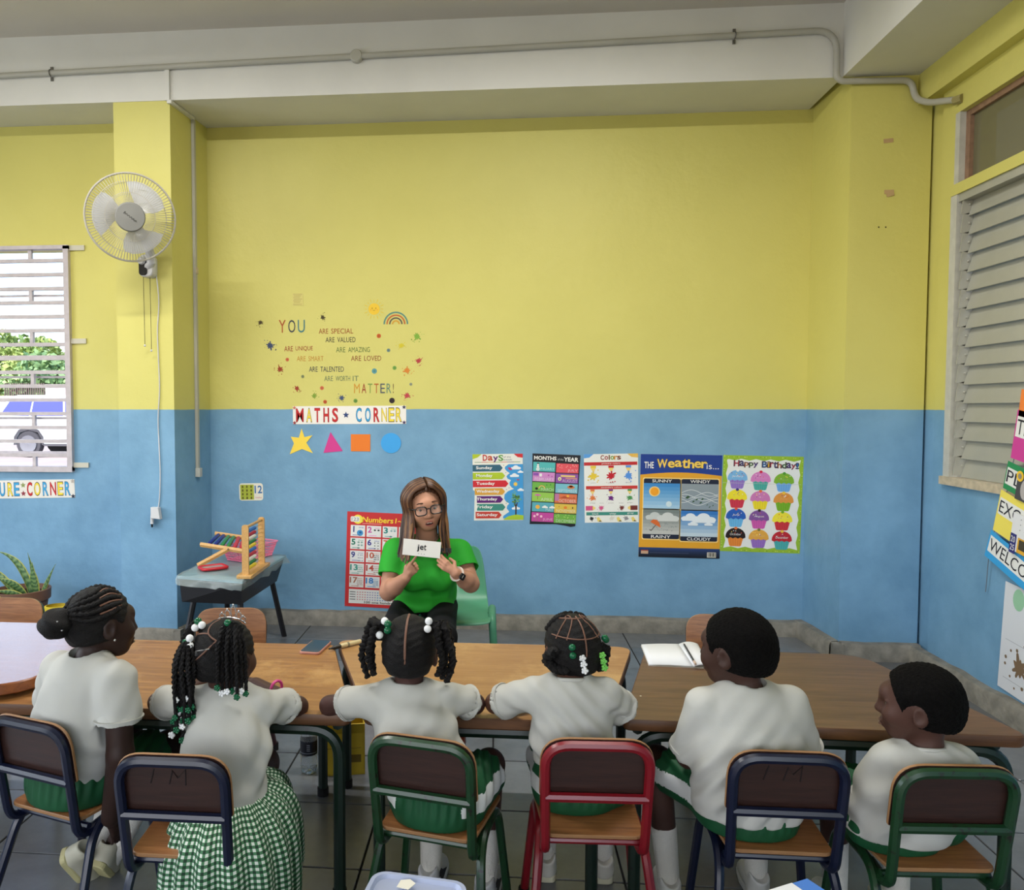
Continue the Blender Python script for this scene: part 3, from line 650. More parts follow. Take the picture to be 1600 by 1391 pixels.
for k, (t, c) in enumerate(mm):
    i, j = divmod(k, 2); u0, v0 = (.025 + .01 * (i > 3), .508 - .006 * (i > 2))[j], .118 + i * .142 + .008 * j; u1, v1 = u0 + (.46 if j == 0 else .462), v0 + .13
    pn = s.part('month_panel', [s.Rc(u0, v0, u1, v1, c, 1)])
    wd = min(.4, .052 * len(t)); s.part('lettering', [s.T(t, u1 - wd / 2 - .015, v1 - .032, wd, .042, tuple(int(v * .35 + 232 * .65) for v in c), 3)], pn)
    uc, vc = (u0 + u1) / 2, (v0 + v1) / 2; sh = []; rg = random.Random(k)
    if k == 0: sh = [s.E(u0 + .1, v1 - .03, .011, .012, WHT, 2), s.E(u0 + .1, v1 - .065, .008, .008, WHT, 2), s.E(u0 + .1, v1 - .092, .006, .006, WHT, 2), s.Rc(u0 + .075, v1 - .118, u0 + .125, v1 - .105, BLK, 3)]
    elif k in (1, 11): sh = [s.E(rg.uniform(u0 + .02, u1 - .02), rg.uniform(v0 + .01, vc), .003, .003, (236, 170, 160) if k == 1 else (180, 210, 120), 2, 6) for _ in range(14)]
    elif k == 2: sh = [s.Rc(u0 + .01, v0 + .01, u0 + .12, v0 + .05, (142, 84, 170), 2), s.Rc(u0 + .14, v0 + .02, u0 + .19, v0 + .06, WHT, 2), s.Star(u0 + .33, v0 + .04, .008, (176, 80, 160), 2), s.Star(u0 + .4, v0 + .055, .006, (176, 80, 160), 2)]
    elif k == 3: sh = [s.Rc(u0 + .1, v0 + .02, u0 + .4, v0 + .045, (228, 196, 120), 2), s.E(u0 + .08, vc + .01, .011, .012, (232, 222, 170), 2), s.E(u0 + .08, vc + .012, .004, .004, BLK, 3, 8), s.Rc(u0 + .2, v0 + .055, u0 + .44, v0 + .07, (214, 150, 120), 2)]
    elif k == 4: sh = [s.Arc(u0 + .2, v0 + .09, .019, .022, (224, 120, 90), 2), s.Arc(u0 + .2, v0 + .09, .016, .019, (236, 220, 130), 2), s.E(u0 + .09, v1 - .04, .009, .008, BLK, 2), s.E(u0 + .3, v0 + .035, .004, .004, (60, 120, 60), 2, 7), s.E(u0 + .38, v0 + .03, .004, .004, (60, 120, 60), 2, 7)]
    elif k == 5: sh = [s.E(u1 - .14, v0 + .045, .024, .010, (214, 122, 70), 2), s.E(u1 - .14, v0 + .03, .012, .008, (214, 122, 70), 2)]
    elif k == 6: sh = [s.E(u0 + .12, v0 + .05, .02, .012, (206, 110, 170), 2, 14, 0, 180), s.Rc(u0 + .115, v0 + .05, u0 + .125, v0 + .1, (120, 90, 60), 2)]
    elif k == 7: sh = [s.Rc(u0, v0, u0 + .09, v1 - .03, (190, 120, 160), 2), s.E(uc + .04, v0 + .03, .008, .008, (238, 180, 60), 2), s.P([(u0 + .1, v0 + .06), (u0 + .2, v0 + .03), (u0 + .3, v0 + .05), (u1, v0 + .06)], (180, 80, 50), 2), s.E(u1 - .06, v0 + .05, .003, .003, BLK, 3, 6)]
    elif k == 8: sh = [s.E(u0 + .12, vc, .014, .013, (236, 176, 70), 2)] + s.Cloud(u0 + .27, vc, .036, WHT) + s.Cloud(u0 + .42, vc, .034, WHT)
    elif k == 9: sh = [s.E(uc, v0 + .05, .011, .009, (226, 130, 50), 2), s.E(u1 - .08, v0 + .05, .004, .007, (70, 60, 50), 2, 8), s.E(u0 + .1, v0 + .04, .003, .003, (150, 80, 40), 2, 6)]
    elif k == 10:
        for q, (uu, vv) in enumerate(((.06, .055), (.12, .03), (.2, .055))): sh += [s.E(u0 + uu, v0 + vv, .008, .008, (240, 190, 206), 2, 10), s.Rc(u0 + uu - .006, v0 + vv + .02, u0 + uu + .006, v1 - .01, (150, 120, 110), 2)]
    if k == 2:
        for one in sh: s.part('picture', [one], pn)
    elif sh: s.part('picture', sh, pn)
# ---- colours chart
s = Sheet('colors_poster', 'white Colors chart with paint splats and pencils', 'poster', [(912, 710), (996.5, 708.5), (914, 817)], color=(228, 228, 222))
s.part('corner_patch', [s.P([(0, 0), (.18, 0), (.1, .05), (0, .06)], (88, 152, 214))]); s.part('corner_patch', [s.P([(.8, 0), (1, 0), (1, .06), (.88, .05)], (222, 178, 84))])
for ch, u, c in (('C', .34, (134, 68, 56)), ('o', .415, (160, 80, 80)), ('l', .47, (120, 96, 70)), ('o', .525, (120, 150, 60)), ('r', .59, (206, 136, 60)), ('s', .65, (120, 70, 50))): s.part('letter', [s.T(ch, u, .052 if ch in 'Cl' else .058, .06 if ch != 'l' else .016, .065 if ch in 'Cl' else .05, c, 1, off=.03)])
for v, t, c in ((.118, 'primary colors', (190, 46, 48)), (.465, 'secondary colors', (196, 56, 50)), (.845, None, (62, 136, 122))):
    br = s.part('heading_bar', [s.Rc(0 if v < .2 else .03, v, .985, v + .048, c)])
    if t: s.part('lettering', [s.T(t, .5, v + .024, .34 if v < .2 else .38, .026, WHT, 2)], br)
    else: s.part('lettering', [s.T(q, u, v + .024, .12, .024, WHT, 2) for q, u in (('black', .2), ('white', .52), ('gray', .85))], br)
for q, (u, v, c, nm, sz) in enumerate(((.17, .32, (226, 196, 62), 'yellow', .026), (.5, .32, (190, 32, 46), 'red', .026), (.82, .32, (84, 142, 216), 'blue', .026), (.15, .64, (222, 122, 62), 'orange', .017), (.49, .64, (104, 36, 122), 'purple', .017), (.84, .64, (74, 146, 84), 'green', .017))):
    s.part('paint_splat', s.Splat(u, v, sz, c, 2, 40 + q, 4)); big = v < .5; vt = .17 if big else .515; hw = .05 if big else .04; hh = .08 if big else .065
    s.part('pencil_picture', [s.Rc(u - hw, vt, u + hw, vt + hh * .4, c, 2), s.P([(u - hw, vt + hh * .4), (u + hw, vt + hh * .4), (u + hw * .3, vt + hh), (u - hw * .3, vt + hh)], (236, 206, 120), 2), s.P([(u - hw * .3, vt + hh), (u + hw * .3, vt + hh), (u, vt + hh + .015)], c, 2)])
    s.part('colour_name', [s.T(nm, u, .42 if big else .715, .1, .014, (120, 110, 110), 2)])
for u0, d, c, nm in ((.02, 1, (206, 84, 132), 'pink'), (.98, -1, (112, 48, 42), 'brown')):
    a = lambda t: u0 + d * t
    s.part('pencil_picture', [s.P([(a(0), .755), (a(.13), .755), (a(.13), .82), (a(0), .82)][::d], c, 2), s.P([(a(.13), .755), (a(.18), .775), (a(.18), .8), (a(.13), .82)][::d], (236, 206, 120), 2)]); s.part('paint_splat', s.Splat(a(.29), .785, .014, c, 2, 60, 4)); s.part('colour_name', [s.T(nm, a(.3), .715, .08, .012, (120, 110, 110), 2)])
for q, (u, c) in enumerate(((.13, (40, 38, 40)), (.5, (212, 208, 196)), (.77, (134, 134, 138)))): s.part('paint_splat', s.Splat(u, .94, .014, c, 2, 70 + q, 3)); s.part('pencil_picture', [s.P([(u + .09, .93), (u + .13, .915), (u + .19, .985), (u + .11, .985)], (226, 204, 110), 2), s.P([(u + .13, .985), (u + .15, .965), (u + .19, .985)], (70, 62, 50), 3)])
# ---- the weather poster
s = Sheet('weather_poster', 'blue and yellow weather poster with four picture panels', 'poster', [(1000, 709.5), (1127.5, 711.5), (998.5, 870)], color=(222, 160, 44))
sh = [s.P([(0, 0), (1, 0), (1, .2)] + [(1 - k / 12, .2 - .028 * math.sin(math.pi * k / 12)) for k in range(1, 12)] + [(0, .2)], (34, 62, 138), 1)]
s.part('header', sh); s.part('title_word', [s.T('THE', .105, .105, .115, .06, WHT, 2, off=.015)])
ww = 'Weather'; uu = .2
for ch, cw, dv in zip(ww, (.135, .085, .09, .07, .08, .085, .07), (0, .008, 0, 0, 0, .006, .008)):
    s.part('title_letter', [s.T(ch, uu + cw / 2, .088 + dv, cw * .94, .082 if ch in 'Wth' else .062, (70, 60, 40), 2, off=.035), s.T(ch, uu + cw / 2, .088 + dv, cw * .88, .078 if ch in 'Wth' else .058, (238, 202, 92), 3, off=.022)]); uu += cw
s.part('title_word', [s.T('is...', .885, .108, .15, .055, WHT, 2)])
def strips(s, u0, v0, u1, v1, ca, cb, n=7, l=2): return [s.Rc(u0, v0 + (v1 - v0) * k / n, u1, v0 + (v1 - v0) * (k + 1) / n, tuple(int(ca[q] + (cb[q] - ca[q]) * k / (n - 1)) for q in range(3)), l) for k in range(n)]
for nm, u0, v0, u1, v1, top, ca, cb in (('SUNNY', .045, .235, .495, .525, 1, (64, 136, 196), (160, 196, 220)), ('WINDY', .51, .235, .965, .53, 1, (140, 150, 156), (136, 150, 160)), ('RAINY', .045, .535, .495, .82, 0, (118, 128, 126), (190, 190, 184)), ('CLOUDY', .51, .54, .965, .835, 0, (52, 116, 186), (190, 206, 216))):
    pn = s.part('picture_panel', [s.RR(u0 - .012, v0 - .01, u1 + .012, v1 + .01, .012, (240, 206, 130), 1)] + ([s.RR(u0, v0, u1, v0 + .1, .01, (30, 36, 56), 2)] if top else [s.RR(u0, v1 - .1, u1, v1, .01, (30, 36, 56), 2)]) + strips(s, u0, v0 + (.045 if top else .0), u1, v1 - (0 if top else .045), ca, cb, 7, 3))
    s.part('lettering', [s.T(nm, (u0 + u1) / 2, v0 + .022 if top else v1 - .022, .24 if nm != 'CLOUDY' else .29, .028, WHT, 4, off=.01)], pn)
    if nm == 'SUNNY': s.part('sun_picture', [s.E(.18, .36, .034, .032, (240, 206, 130), 4), s.E(.18, .36, .026, .026, (238, 160, 40), 5)], pn); s.part('glow_picture', [s.E(.36, .48, .018, .018, (206, 222, 226), 4)], pn)
    if nm == 'WINDY':
        for q in range(5):
            pts = [(u0 + .005 + (u1 - u0 - .01) * t / 12, v0 + .13 + q * .022 + .03 * math.sin(t * .5 + q * .5) * (1 if q % 2 else -1)) for t in range(13)]
            s.part('wind_line', [s.P([a, (b_[0], b_[1]), (b_[0], b_[1] + .005), (a[0], a[1] + .005)][::-1], (214, 218, 218), 4) for a, b_ in zip(pts, pts[1:])], pn)
        for q, (u, v, r) in enumerate(((.59, .41, .016), (.7, .43, .009), (.77, .425, .009), (.66, .45, .009), (.75, .46, .01), (.83, .48, .006), (.86, .5, .007), (.9, .485, .006))): s.part('leaf_picture', [s.P([(u - r * 2, v + .008), (u, v - r), (u + r * 2, v - .004), (u, v + r * .9)][::-1], (52, 84, 56), 5)], pn)
    if nm == 'RAINY':
        s.part('cloud_picture', s.Cloud(.19, .61, .11, (196, 200, 196), 4) + s.Cloud(.35, .62, .13, (206, 208, 204), 5.3), pn)
        s.part('umbrella_picture', [s.P([(.135, .655), (.17, .63), (.215, .635), (.25, .665), (.265, .71), (.215, .69)][::-1], (214, 106, 50), 7), s.P([(.205, .68), (.212, .684), (.15, .745), (.125, .735), (.13, .728), (.147, .735)][::-1], (80, 70, 66), 5)], pn)
        rg = random.Random(3); s.part('rain_drops', [s.E(rg.uniform(.08, .46), rg.uniform(.66, .74), .0016, .004, (120, 130, 132), 4, 5) for _ in range(34)], pn)
    if nm == 'CLOUDY':
        for ci, (u, v, w) in enumerate(((.63, .615, .11), (.79, .625, .14), (.66, .67, .06), (.85, .67, .05))): s.part('cloud_picture', s.Cloud(u, v, w, (224, 230, 234), 4 + ci * 1.3), pn)
s.part('footer', strips(s, 0, .905, 1, 1, (42, 62, 110), (18, 22, 34), 6, 1) ); s.part('barcode', [s.Rc(.845, .94, .955, .99, (206, 200, 186), 2)] + [s.Rc(.856 + k * .012, .944, .86 + k * .012 + .003 * (k % 3), .982, (60, 56, 52), 3) for k in range(8)]); s.part('maker_mark', [s.Rc(.03, .94, .12, .968, (196, 160, 130), 2), s.Rc(.03, .93, .12, .94, (150, 60, 50), 2)]); s.part('fine_print', [s.Rc(.14, .955, .62, .957, (90, 100, 130), 2)])
# ---- birthday cupcakes
s = Sheet('birthday_poster', 'green edged Happy Birthday poster with twelve cupcakes', 'poster', [(1129, 711), (1254.5, 714), (1126, 861)], color=(150, 184, 52))
ed = []
for k in range(11): ed.append((.04 + .012 * (k % 2) + .92 * k / 10, .035 + .018 * (k % 2)))
for k in range(13): ed.append((.965 - .022 * (k % 2), .035 + .93 * k / 12))
for k in range(11): ed.append((.96 - .92 * k / 10, .965 - .018 * (k % 2)))
for k in range(12): ed.append((.04 + .022 * (k % 2), .965 - .93 * k / 12))
inner = round_poly([s.p(*q) for q in ed], .012, 3)
s.part('white_field', [(inner, [tuple(range(len(inner)))][::1], (228, 228, 224), 1)])
rg = random.Random(9); s.part('border_specks', [s.E(*(lambda t, q: [(t, .017), (t, .985), (.015, t), (.987, t)][q])(rg.random(), k % 4), .003, .003, rg.choice([(206, 220, 110), (110, 150, 30)]), 1, 6) for k in range(90)])
u = .13
hb = [(196, 46, 60), (60, 60, 120), (200, 120, 60), (80, 130, 60), (80, 60, 130), (190, 60, 70), (40, 110, 170), (220, 170, 50)]
for k, ch in enumerate('Happy Birthday!'):
    if ch == ' ': u += .045; continue
    cw = {'i': .032, 'r': .045, 't': .045, '!': .035, 'H': .075, 'B': .07}.get(ch, .058); up = ch in 'HBthd!i'
    s.part('letter', [s.T(ch, u + cw / 2, .088 + .03 * (u - .5) * .6 + (.012 if ch in 'py' else 0), cw * .9, .062 if up else .052, (70, 50, 70), 2, off=.03), s.T(ch, u + cw / 2, .088 + .03 * (u - .5) * .6 + (.012 if ch in 'py' else 0), cw * .66, .05 if up else .04, hb[k % 8], 3)]); u += cw
ck = [('January', (122, 178, 222), (150, 120, 196)), ('February', (214, 130, 190), (78, 172, 160)), ('March', (126, 176, 52), (112, 170, 226)), ('April', (236, 218, 48), (206, 56, 76)), ('May', (204, 122, 178), (236, 214, 44)), ('June', (222, 148, 66), (120, 176, 40)),
      ('July', (42, 92, 178), (106, 180, 226)), ('August', (128, 84, 150), (206, 90, 170)), ('September', (240, 222, 60), (206, 52, 62)), ('October', (36, 26, 26), (226, 134, 54)), ('November', (222, 164, 70), (150, 110, 190)), ('December', (186, 36, 48), (74, 170, 168))]
for k, (t, fc, cc) in enumerate(ck):
    i, j = divmod(k, 3); u = .185 + j * .29 + .004 * i - .01 * (i > 1); v = .24 + i * .2 + .01 * j
    ca = [(-.1, .0), (-.075, .085), (-.06, .095), (.06, .095), (.075, .085), (.1, .0)]
    cup = s.part('cupcake_case', [s.P([(u + a, v + q + .01) for a, q in ca], cc, 2)] + [s.P([(u + x * 1.0, v + .012), (u + x * 1.0 + .004, v + .012), (u + x * .78 + .004, v + .1), (u + x * .78, v + .1)][::-1], tuple(int(z * .88) for z in cc), 3) for x in (-.066, -.033, 0, .033, .066)])
    fr = [(u - .125, v)] + [(u - .125 + .25 * q / 8, v + .012 + .012 * (q % 2)) for q in range(9)] + [(u + .125, v)] + [(u + .125 * math.cos(a), v - .088 * math.sin(a)) for a in [math.pi * q / 12 for q in range(1, 12)]]
    f = s.part('frosting', [s.P(fr, fc, 4)], cup); rg = random.Random(k)
    s.part('topping', [s.E(u + rg.uniform(-.08, .08), v - rg.uniform(.02, .06), .003, .003, rg.choice([(230, 230, 230), (220, 90, 60), (250, 220, 90), (110, 60, 130)]), 5, 7) for _ in range(6)] + [s.E(u, v - .085, .010, .009, [(232, 232, 228), (206, 40, 70), (80, 150, 50), (60, 50, 120), (230, 110, 60), (240, 200, 60), (220, 90, 60), (60, 44, 50), (120, 170, 40), (226, 120, 60), (120, 120, 60), (236, 190, 70)][k], 5, 10)], cup)
    s.part('lettering', [s.T(t, u, v - .022, .03 + .016 * len(t), .024, (228, 226, 222) if k in (0, 6, 7, 9, 11) else tuple(int(z * .78 + 50) for z in fc), 6, shear=.15)], cup)
s.part('fold_crease', [s.Rc(.0, .285, .975, .288, (190, 192, 186), 7)])
# ---- strips of old tape and nail holes on the right pillar
M_TAPE = mat('old_masking_tape', (186, 156, 112), .6)
for i, (x, y, a, lb) in enumerate(((1388, 220, 5, 'upper scrap of brown tape on the yellow right pillar'), (1389, 300, 0, 'lower folded scrap of brown tape on the yellow right pillar'))):
    p = at_y(x, y, YP); o = thing('tape_scrap', lb, 'tape', (p[0], YP - .0005, p[2]), 0, 'tape scraps')
    o.rotation_euler = (0, -R(a), 0); b = MB().box((0, -.0015, 0), (.05, .002, .022)); 
    b.build('strip', M_TAPE, o); MB().box((.006 if i else 0, -.003, -.016 if i else .002), (.04 if i else .046, .002, .016 if i else .006), Matrix.Rotation(R(-14 if i else 3), 3, 'Y')).build('fold', M_TAPE, o)
for x, lb in ((1373, 'left one of two small nail holes in the pillar'), (1384, 'right one of two small nail holes in the pillar')):
    p = at_y(x, 355, YP); o = MB().lathe([(.0045, 0), (.004, .0012)], 8, rot=Matrix.Rotation(R(90), 3, 'X')).build('nail_hole', flat((60, 52, 24)), loc=(p[0], YP - .0003, p[2])); tag(o, lb, 'hole', 'nail holes')
# ---- conduit along the beam
M_PVC = mat('grey_pvc', (176, 174, 162), .45, var=.06, vscale=4)
M_STEEL = mat('dull_steel', (120, 118, 112), .4, metal=.8)
yb = YP - .004 - .017; P = lambda x, y: at_y(x, y, yb)
cd = thing('conduit_pipe', 'grey plastic conduit running along the white beam to the window', 'pipe', (0, 0, 0))
pa = at_y(-40, 104, yb); pj = P(557, 88); pe = P(1300, 47); z_l = pa[2]
zA = lambda x: float(pj[2] + (x - pj[0]) * (pe[2] - pj[2]) / (pe[0] - pj[0]))
x_e = 1.868 - .04
p_drop = (x_e, yb, ZB - .02); y_p = YP - .02
pts = [(-5.0, yb, zA(-5.0)), (x_e - .0, yb, zA(x_e)), (x_e, yb, ZB - .005), (x_e + .03, y_p, ZB - .028), (2.225, y_p, ZB - .034), (2.24, y_p - .005, 3.095), (2.268, 4.55, 3.04), (2.318, 4.36, 2.985)]
MB().tube(fillet(pts, [.12, .05, .03, .07, .05, .05], 6), .017, 10).build('pipe', M_PVC, cd, 50)
MB().lathe([(.036, 0), (.036, .03), (.03, .036)], 20, off=(pj[0], yb + .017, pj[2]), rot=Matrix.Rotation(R(90), 3, 'X')).build('junction_box', M_PVC, cd, 40)
for x in (at_y(79, 100, yb)[0], at_y(1148, 58, yb)[0]):
    b = MB(); b.tube([(x, yb + .017 * math.cos(a) * -1.2, zA(x) + .02 * math.sin(a)) for a in [math.pi * k / 8 - math.pi / 2 for k in range(9)]], .003, 6)
    for k in (-1, 1): b.box((x, YP - .008, zA(x) + k * .03), (.016, .006, .022))
    b.build('saddle_clip', M_STEEL, cd)
MB().tube([(2.31, 4.38, 2.985), (2.328, 4.34, 2.985)], .022, 8).build('wall_flange', mat('cement_smear', (150, 140, 90), .8), cd)
# cable trunking down the left pillar
tk = thing('cable_trunking', 'slim white cable trunking running down the inner side of the left pillar', 'trunking', (-1.93, 4.85, 1.0))
def side_x(y): return -1.945 + (y - YP) * (.06 / .59)
b = MB(); MB().bx(-1.955 + 1.93 - .012, -1.955 + 1.93 + .016, YP - .02 - 4.85, YP - .004 - 4.85, ZB - 1.0 - .005, 3.42 - 1.0).build('upper_run', M_WHITE, tk)
yt = 4.93; xt = side_x(yt)
MB().box(((-1.935 + xt) / 2 + 1.93, (YP + yt) / 2 - 4.85 - .01, ZB - .012 - 1.0), (.028, yt - YP + .02, .018), Matrix.Rotation(R(-6), 3, 'Z')).build('soffit_run', M_WHITE, tk)
zb = float(at_y(316, 745, yt)[2])
MB().bx(xt + 1.93 + .0, xt + 1.93 + .018, yt - 4.85 - .014, yt - 4.85 + .014, zb - 1.0 + .03, ZB - 1.0 - .02).build('vertical_run', M_PVC, tk)
MB().bx(xt + 1.93 - .0, xt + 1.93 + .03, yt - 4.85 - .02, yt - 4.85 + .02, zb - 1.0 - .0, zb - 1.0 + .055).build('end_socket', M_JAMB, tk)
MB().bx(xt + 1.93 - .0, xt + 1.93 + .022, yt - 4.85 - .012, yt - 4.85 + .02, 2.26 - 1.0, 2.30 - 1.0).build('joint_clip', M_SILL, tk)
# ---- wall fan
M_FANW = mat('white_fan_plastic', (206, 206, 208), .35); M_FANG = mat('grey_fan_hub', (132, 132, 128), .45); M_FANB = mat('fan_blade_plastic', (196, 198, 204), .2, alpha=.88)
M_WIRE = mat('fan_guard_wire', (176, 172, 160), .4); M_BLK = mat('glossy_black_plastic', (22, 22, 26), .25)
fc = at_y(204, 340, YP - .30); fo = thing('wall_fan', 'white round wall fan with wire guard on the left pillar', 'fan', (fc[0] - .05, YP, fc[2] - .05))
fan_rot = Matrix.Rotation(R(24), 3, 'Z') @ Matrix.Rotation(R(90 + 10), 3, 'X')     # local z -> towards the room, tilted down a little
fh = Vector((fc[0], YP - .30, fc[2])) - Vector(fo.location); FR = .238
fan = lambda name, m, mt, sm=40, par=None: m.build(name, mt, par or fo, sm)
def fp(p): return fan_rot @ Vector(p) + fh
b = MB(); b.tube([fp((FR * math.cos(a), FR * math.sin(a), 0)) for a in [2 * math.pi * k / 48 for k in range(48)]], .006, 8, closed=True); gr = fan('guard_rim', b, M_WIRE)
b = MB()
for side in (1, -1):
    for k in range(90):
        a = 2 * math.pi * k / 90; pr = []
        for t, h in ((1, 0), (.93, .03), (.75, .052), (.5, .066), (.34, .07)): pr.append(fp((FR * t * math.cos(a), FR * t * math.sin(a), h * side)))
        b.tube(pr, .0011, 4, caps=False)
    for t, h in ((.8, .05), (.55, .064)): b.tube([fp((FR * t * math.cos(a), FR * t * math.sin(a), h * side)) for a in [2 * math.pi * k / 40 for k in range(40)]], .0013, 4, closed=True)
o = fan('guard_wires', b, M_WIRE, None); o['kind'] = 'stuff'
b = MB(); b.lathe([(.078, .062), (.08, .07), (.074, .078), (.0, .082)], 28, off=fh, rot=fan_rot); hub = fan('guard_badge', b, M_FANG)
b = MB(); b.tube(spline([fp((x * .82 + y * .57, -x * .57 + y * .82, .0822)) for x, y in ((-.038, -.006), (-.036, .008), (-.03, -.003), (-.022, .004), (-.016, -.004), (-.008, .004), (-.002, -.004), (.006, .005), (.012, -.005), (.02, .004), (.026, -.005), (.034, .003), (.038, -.004))], 4), .0011, 4); fan('script_logo', b, flat((70, 70, 68)), None, hub)
for k in range(3):
    b = MB(); rows = []
    for i in range(9):
        t = i / 8; rr = .045 + t * .155; wd = .38 + .5 * math.sin(math.pi * min(1, t * 1.05) * .62); row = []
        for j in range(7):
            s_ = j / 6 - .5; a = R(43 + k * 120) + s_ * wd * 1.55 + .25 * t; row.append(fp((rr * math.cos(a) * (1 - .05 * (2 * s_) ** 4), rr * math.sin(a) * (1 - .05 * (2 * s_) ** 4), .02 - s_ * .045 + .008 * math.sin(t * 3))))
        rows.append(row)
    b.grid(rows); o = fan('blade', b, M_FANB, 60)
b = MB(); b.lathe([(.03, -.03), (.055, -.05), (.06, -.13), (.045, -.155), (.0, -.16)], 20, off=fh, rot=fan_rot); b.lathe([(.02, -.03), (.02, .03)], 12, off=fh, rot=fan_rot); fan('motor', b, M_FANW)
bz = -.185      # control box centre
b = MB(); b.tube([fp((0, 0, -.12)), (fh.x + .01, -.10, -.06), (fh.x + .02, -.08, -.16), (.03, -.05, bz)], [.03, .028, .026, .03], 10); fan('arm', b, M_FANW)
b = MB(); b.prism(round_rect(.085, .13, .03, 5), 0, .075, off=(.03, 0, bz + .01), rot=Matrix.Rotation(R(90), 3, 'X'), inset=.006); box_ = fan('control_box', b, M_FANW)
b = MB(); b.prism(round_rect(.05, .085, .018, 5), .07, .082, off=(.015, 0, bz - .005), rot=Matrix.Rotation(R(90), 3, 'X'), inset=.003); fan('dark_face', b, M_BLK, 40, box_)
b = MB(); b.lathe([(.022, 0), (.022, .016), (.017, .022)], 20, off=(.012, -.08, bz + .035), rot=Matrix.Rotation(R(90), 3, 'X')); fan('speed_dial', b, M_FANW, 40, box_)
for dx, ln in ((-.0, .40), (.04, .43)):
    b = MB(); b.tube([(dx, -.04, bz - .05), (dx, -.035, bz - .05 - ln)], .0016, 5); cord_ = fan('pull_cord', b, M_BLK, None); MB().ball((dx, -.035, bz - .05 - ln - .006), .007, 8, 6).build('cord_bead', M_FANW, cord_, 60)
fx, fz0 = fo.location.x + .065, fo.location.z + bz - .02
pz = at_y(245, 800, YP); pts = [(fx, YP - .01, fz0)]
for k in range(1, 9): pts.append((fx + .006 * math.sin(k * 2.1) - .012 * k / 8 + .01, YP - .008, fz0 + (pz[2] + .04 - fz0) * k / 8))
pts.append((float(pz[0]) - .01, YP - .012, float(pz[2]) + .03))
cdo = MB().tube(spline(pts, 4), .0035, 6).build('fan_cord', M_FANW, None, 60); tag(cdo, 'thin white fan cord hanging down the left pillar to the socket', 'cord')
so = thing('plug_adapter', 'small white plug adapter at the end of the fan cord', 'plug', (float(pz[0]), YP, float(pz[2])))
MB().prism([(-.022, -.035), (.036, -.04), (.026, .03), (-.022, .032)], .002, .04, rot=Matrix.Rotation(R(90), 3, 'X'), inset=.003).build('adapter_body', M_FANW, so)
MB().tube([(-.02, -.02, -.02), (-.022, -.02, -.07)], .011, 8).build('plug', M_FANW, so); MB().tube([(-.022, -.02, -.07), (-.022, -.02, -.09)], .006, 8).build('plug_tip', M_BLK, so)
# ---- right wall: hanging word cards, calendar, chart (running out of the frame)
def rsheet(name, label, cat, quad, color, group=None, off=.01, corner=0):
    tl, tr, bl = (at_x(*q, XR - off) for q in quad); w = float(np.linalg.norm(tr - tl)); h = float(np.linalg.norm(bl - tl)); d = tr - tl; tilt = math.atan2(d[2], -d[1]); ce = (tr + bl) / 2; ce[0] = XR - off
    return Sheet(name, label, cat, center=ce, size=(w, h), rz=R(-90), tilt=-tilt, color=color, group=group, corner=corner)
def rsheet_c(name, label, cat, tlpx, w, h, tilt, color, group=None, off=.01):
    tl = at_x(*tlpx, XR - off); t = R(tilt); cx, cz = w / 2, -h / 2
    dy = -(cx * math.cos(t) + cz * math.sin(t)); dz = -cx * math.sin(t) + cz * math.cos(t)
    return Sheet(name, label, cat, center=(XR - off, tl[1] + dy, tl[2] + dz), size=(w, h), rz=R(-90), tilt=t, color=color, group=group)
GW = 'word cards strung down the right wall'
for nm, t, tlp, w, h, tl, c, pu, pv, ph in (('welcome', 'WELCO', (1549, 828), .38, .135, 19, (60, 160, 220), .5, .45, .6), ('exclaim', 'EXC', (1565, 765), .30, .20, 15, (240, 222, 96), .5, .36, .4), ('please', 'PL', (1576, 720), .26, .13, 14, (46, 140, 84), .5, .5, .6), ('thank', 'TH', (1591, 640), .28, .22, 10, (206, 66, 150), .5, .33, .42), ('orange', '', (1597, 608), .24, .12, 8, (236, 130, 60), .5, .5, .6)):
    lb = {'welcome': 'bright blue word card beginning WELCO, lowest on the string', 'exclaim': 'yellow word card beginning EXC on the string', 'please': 'dark green word card beginning PL on the string', 'thank': 'magenta word card beginning TH on the string', 'orange': 'orange card corner at the top of the string by the louvres'}[nm]
    off = .035
    s = rsheet_c('word_card', lb, 'card', tlp, w, h, tl, c, GW, off)
    if t:
        s.part('white_strip', [s.Rc(.03, pv - ph / 2, .995, pv + ph / 2, (230, 230, 226), 1)]); lw = .032 * len(t) / w * (1.55 if nm != 'welcome' else 1.75)
        s.part('lettering', [s.T(t, .05 + lw / 2, pv, lw, ph * .72, (44, 44, 52), 2)])
pts = [at_x(1540, 925, XR - .012), at_x(1548, 850, XR - .03), at_x(1566, 800, XR - .032), at_x(1577, 750, XR - .032), at_x(1590, 690, XR - .032), at_x(1600, 630, XR - .032)]
tag(MB().tube(spline(pts, 4), .002, 5).build('hanging_string', mat('grey_string', (110, 120, 130), .8)), 'thin grey string holding the word cards', 'string')
s = rsheet_c('wall_chart', 'white paper chart with crumbled brown sample pinned low on the right wall', 'chart', (1572, 908), .34, .50, 4, (214, 216, 220), None, .006)
s.part('green_picture', [s.E(.3, .12, .04, .05, (150, 196, 160), 1)]); s.part('brown_picture', s.Splat(.42, .72, .05, (122, 100, 76), 1, 3, 10)); s.part('ruled_line', [s.Rc(.1, .52, .9, .523, (130, 130, 134), 1), s.Rc(.1, .88, .9, .883, (130, 130, 134), 1)])
s = rsheet_c('calendar', 'white wall calendar with 2025 tab overlapping the word cards', 'calendar', (1585, 800), .26, .17, 9, (226, 226, 228), None, .05)
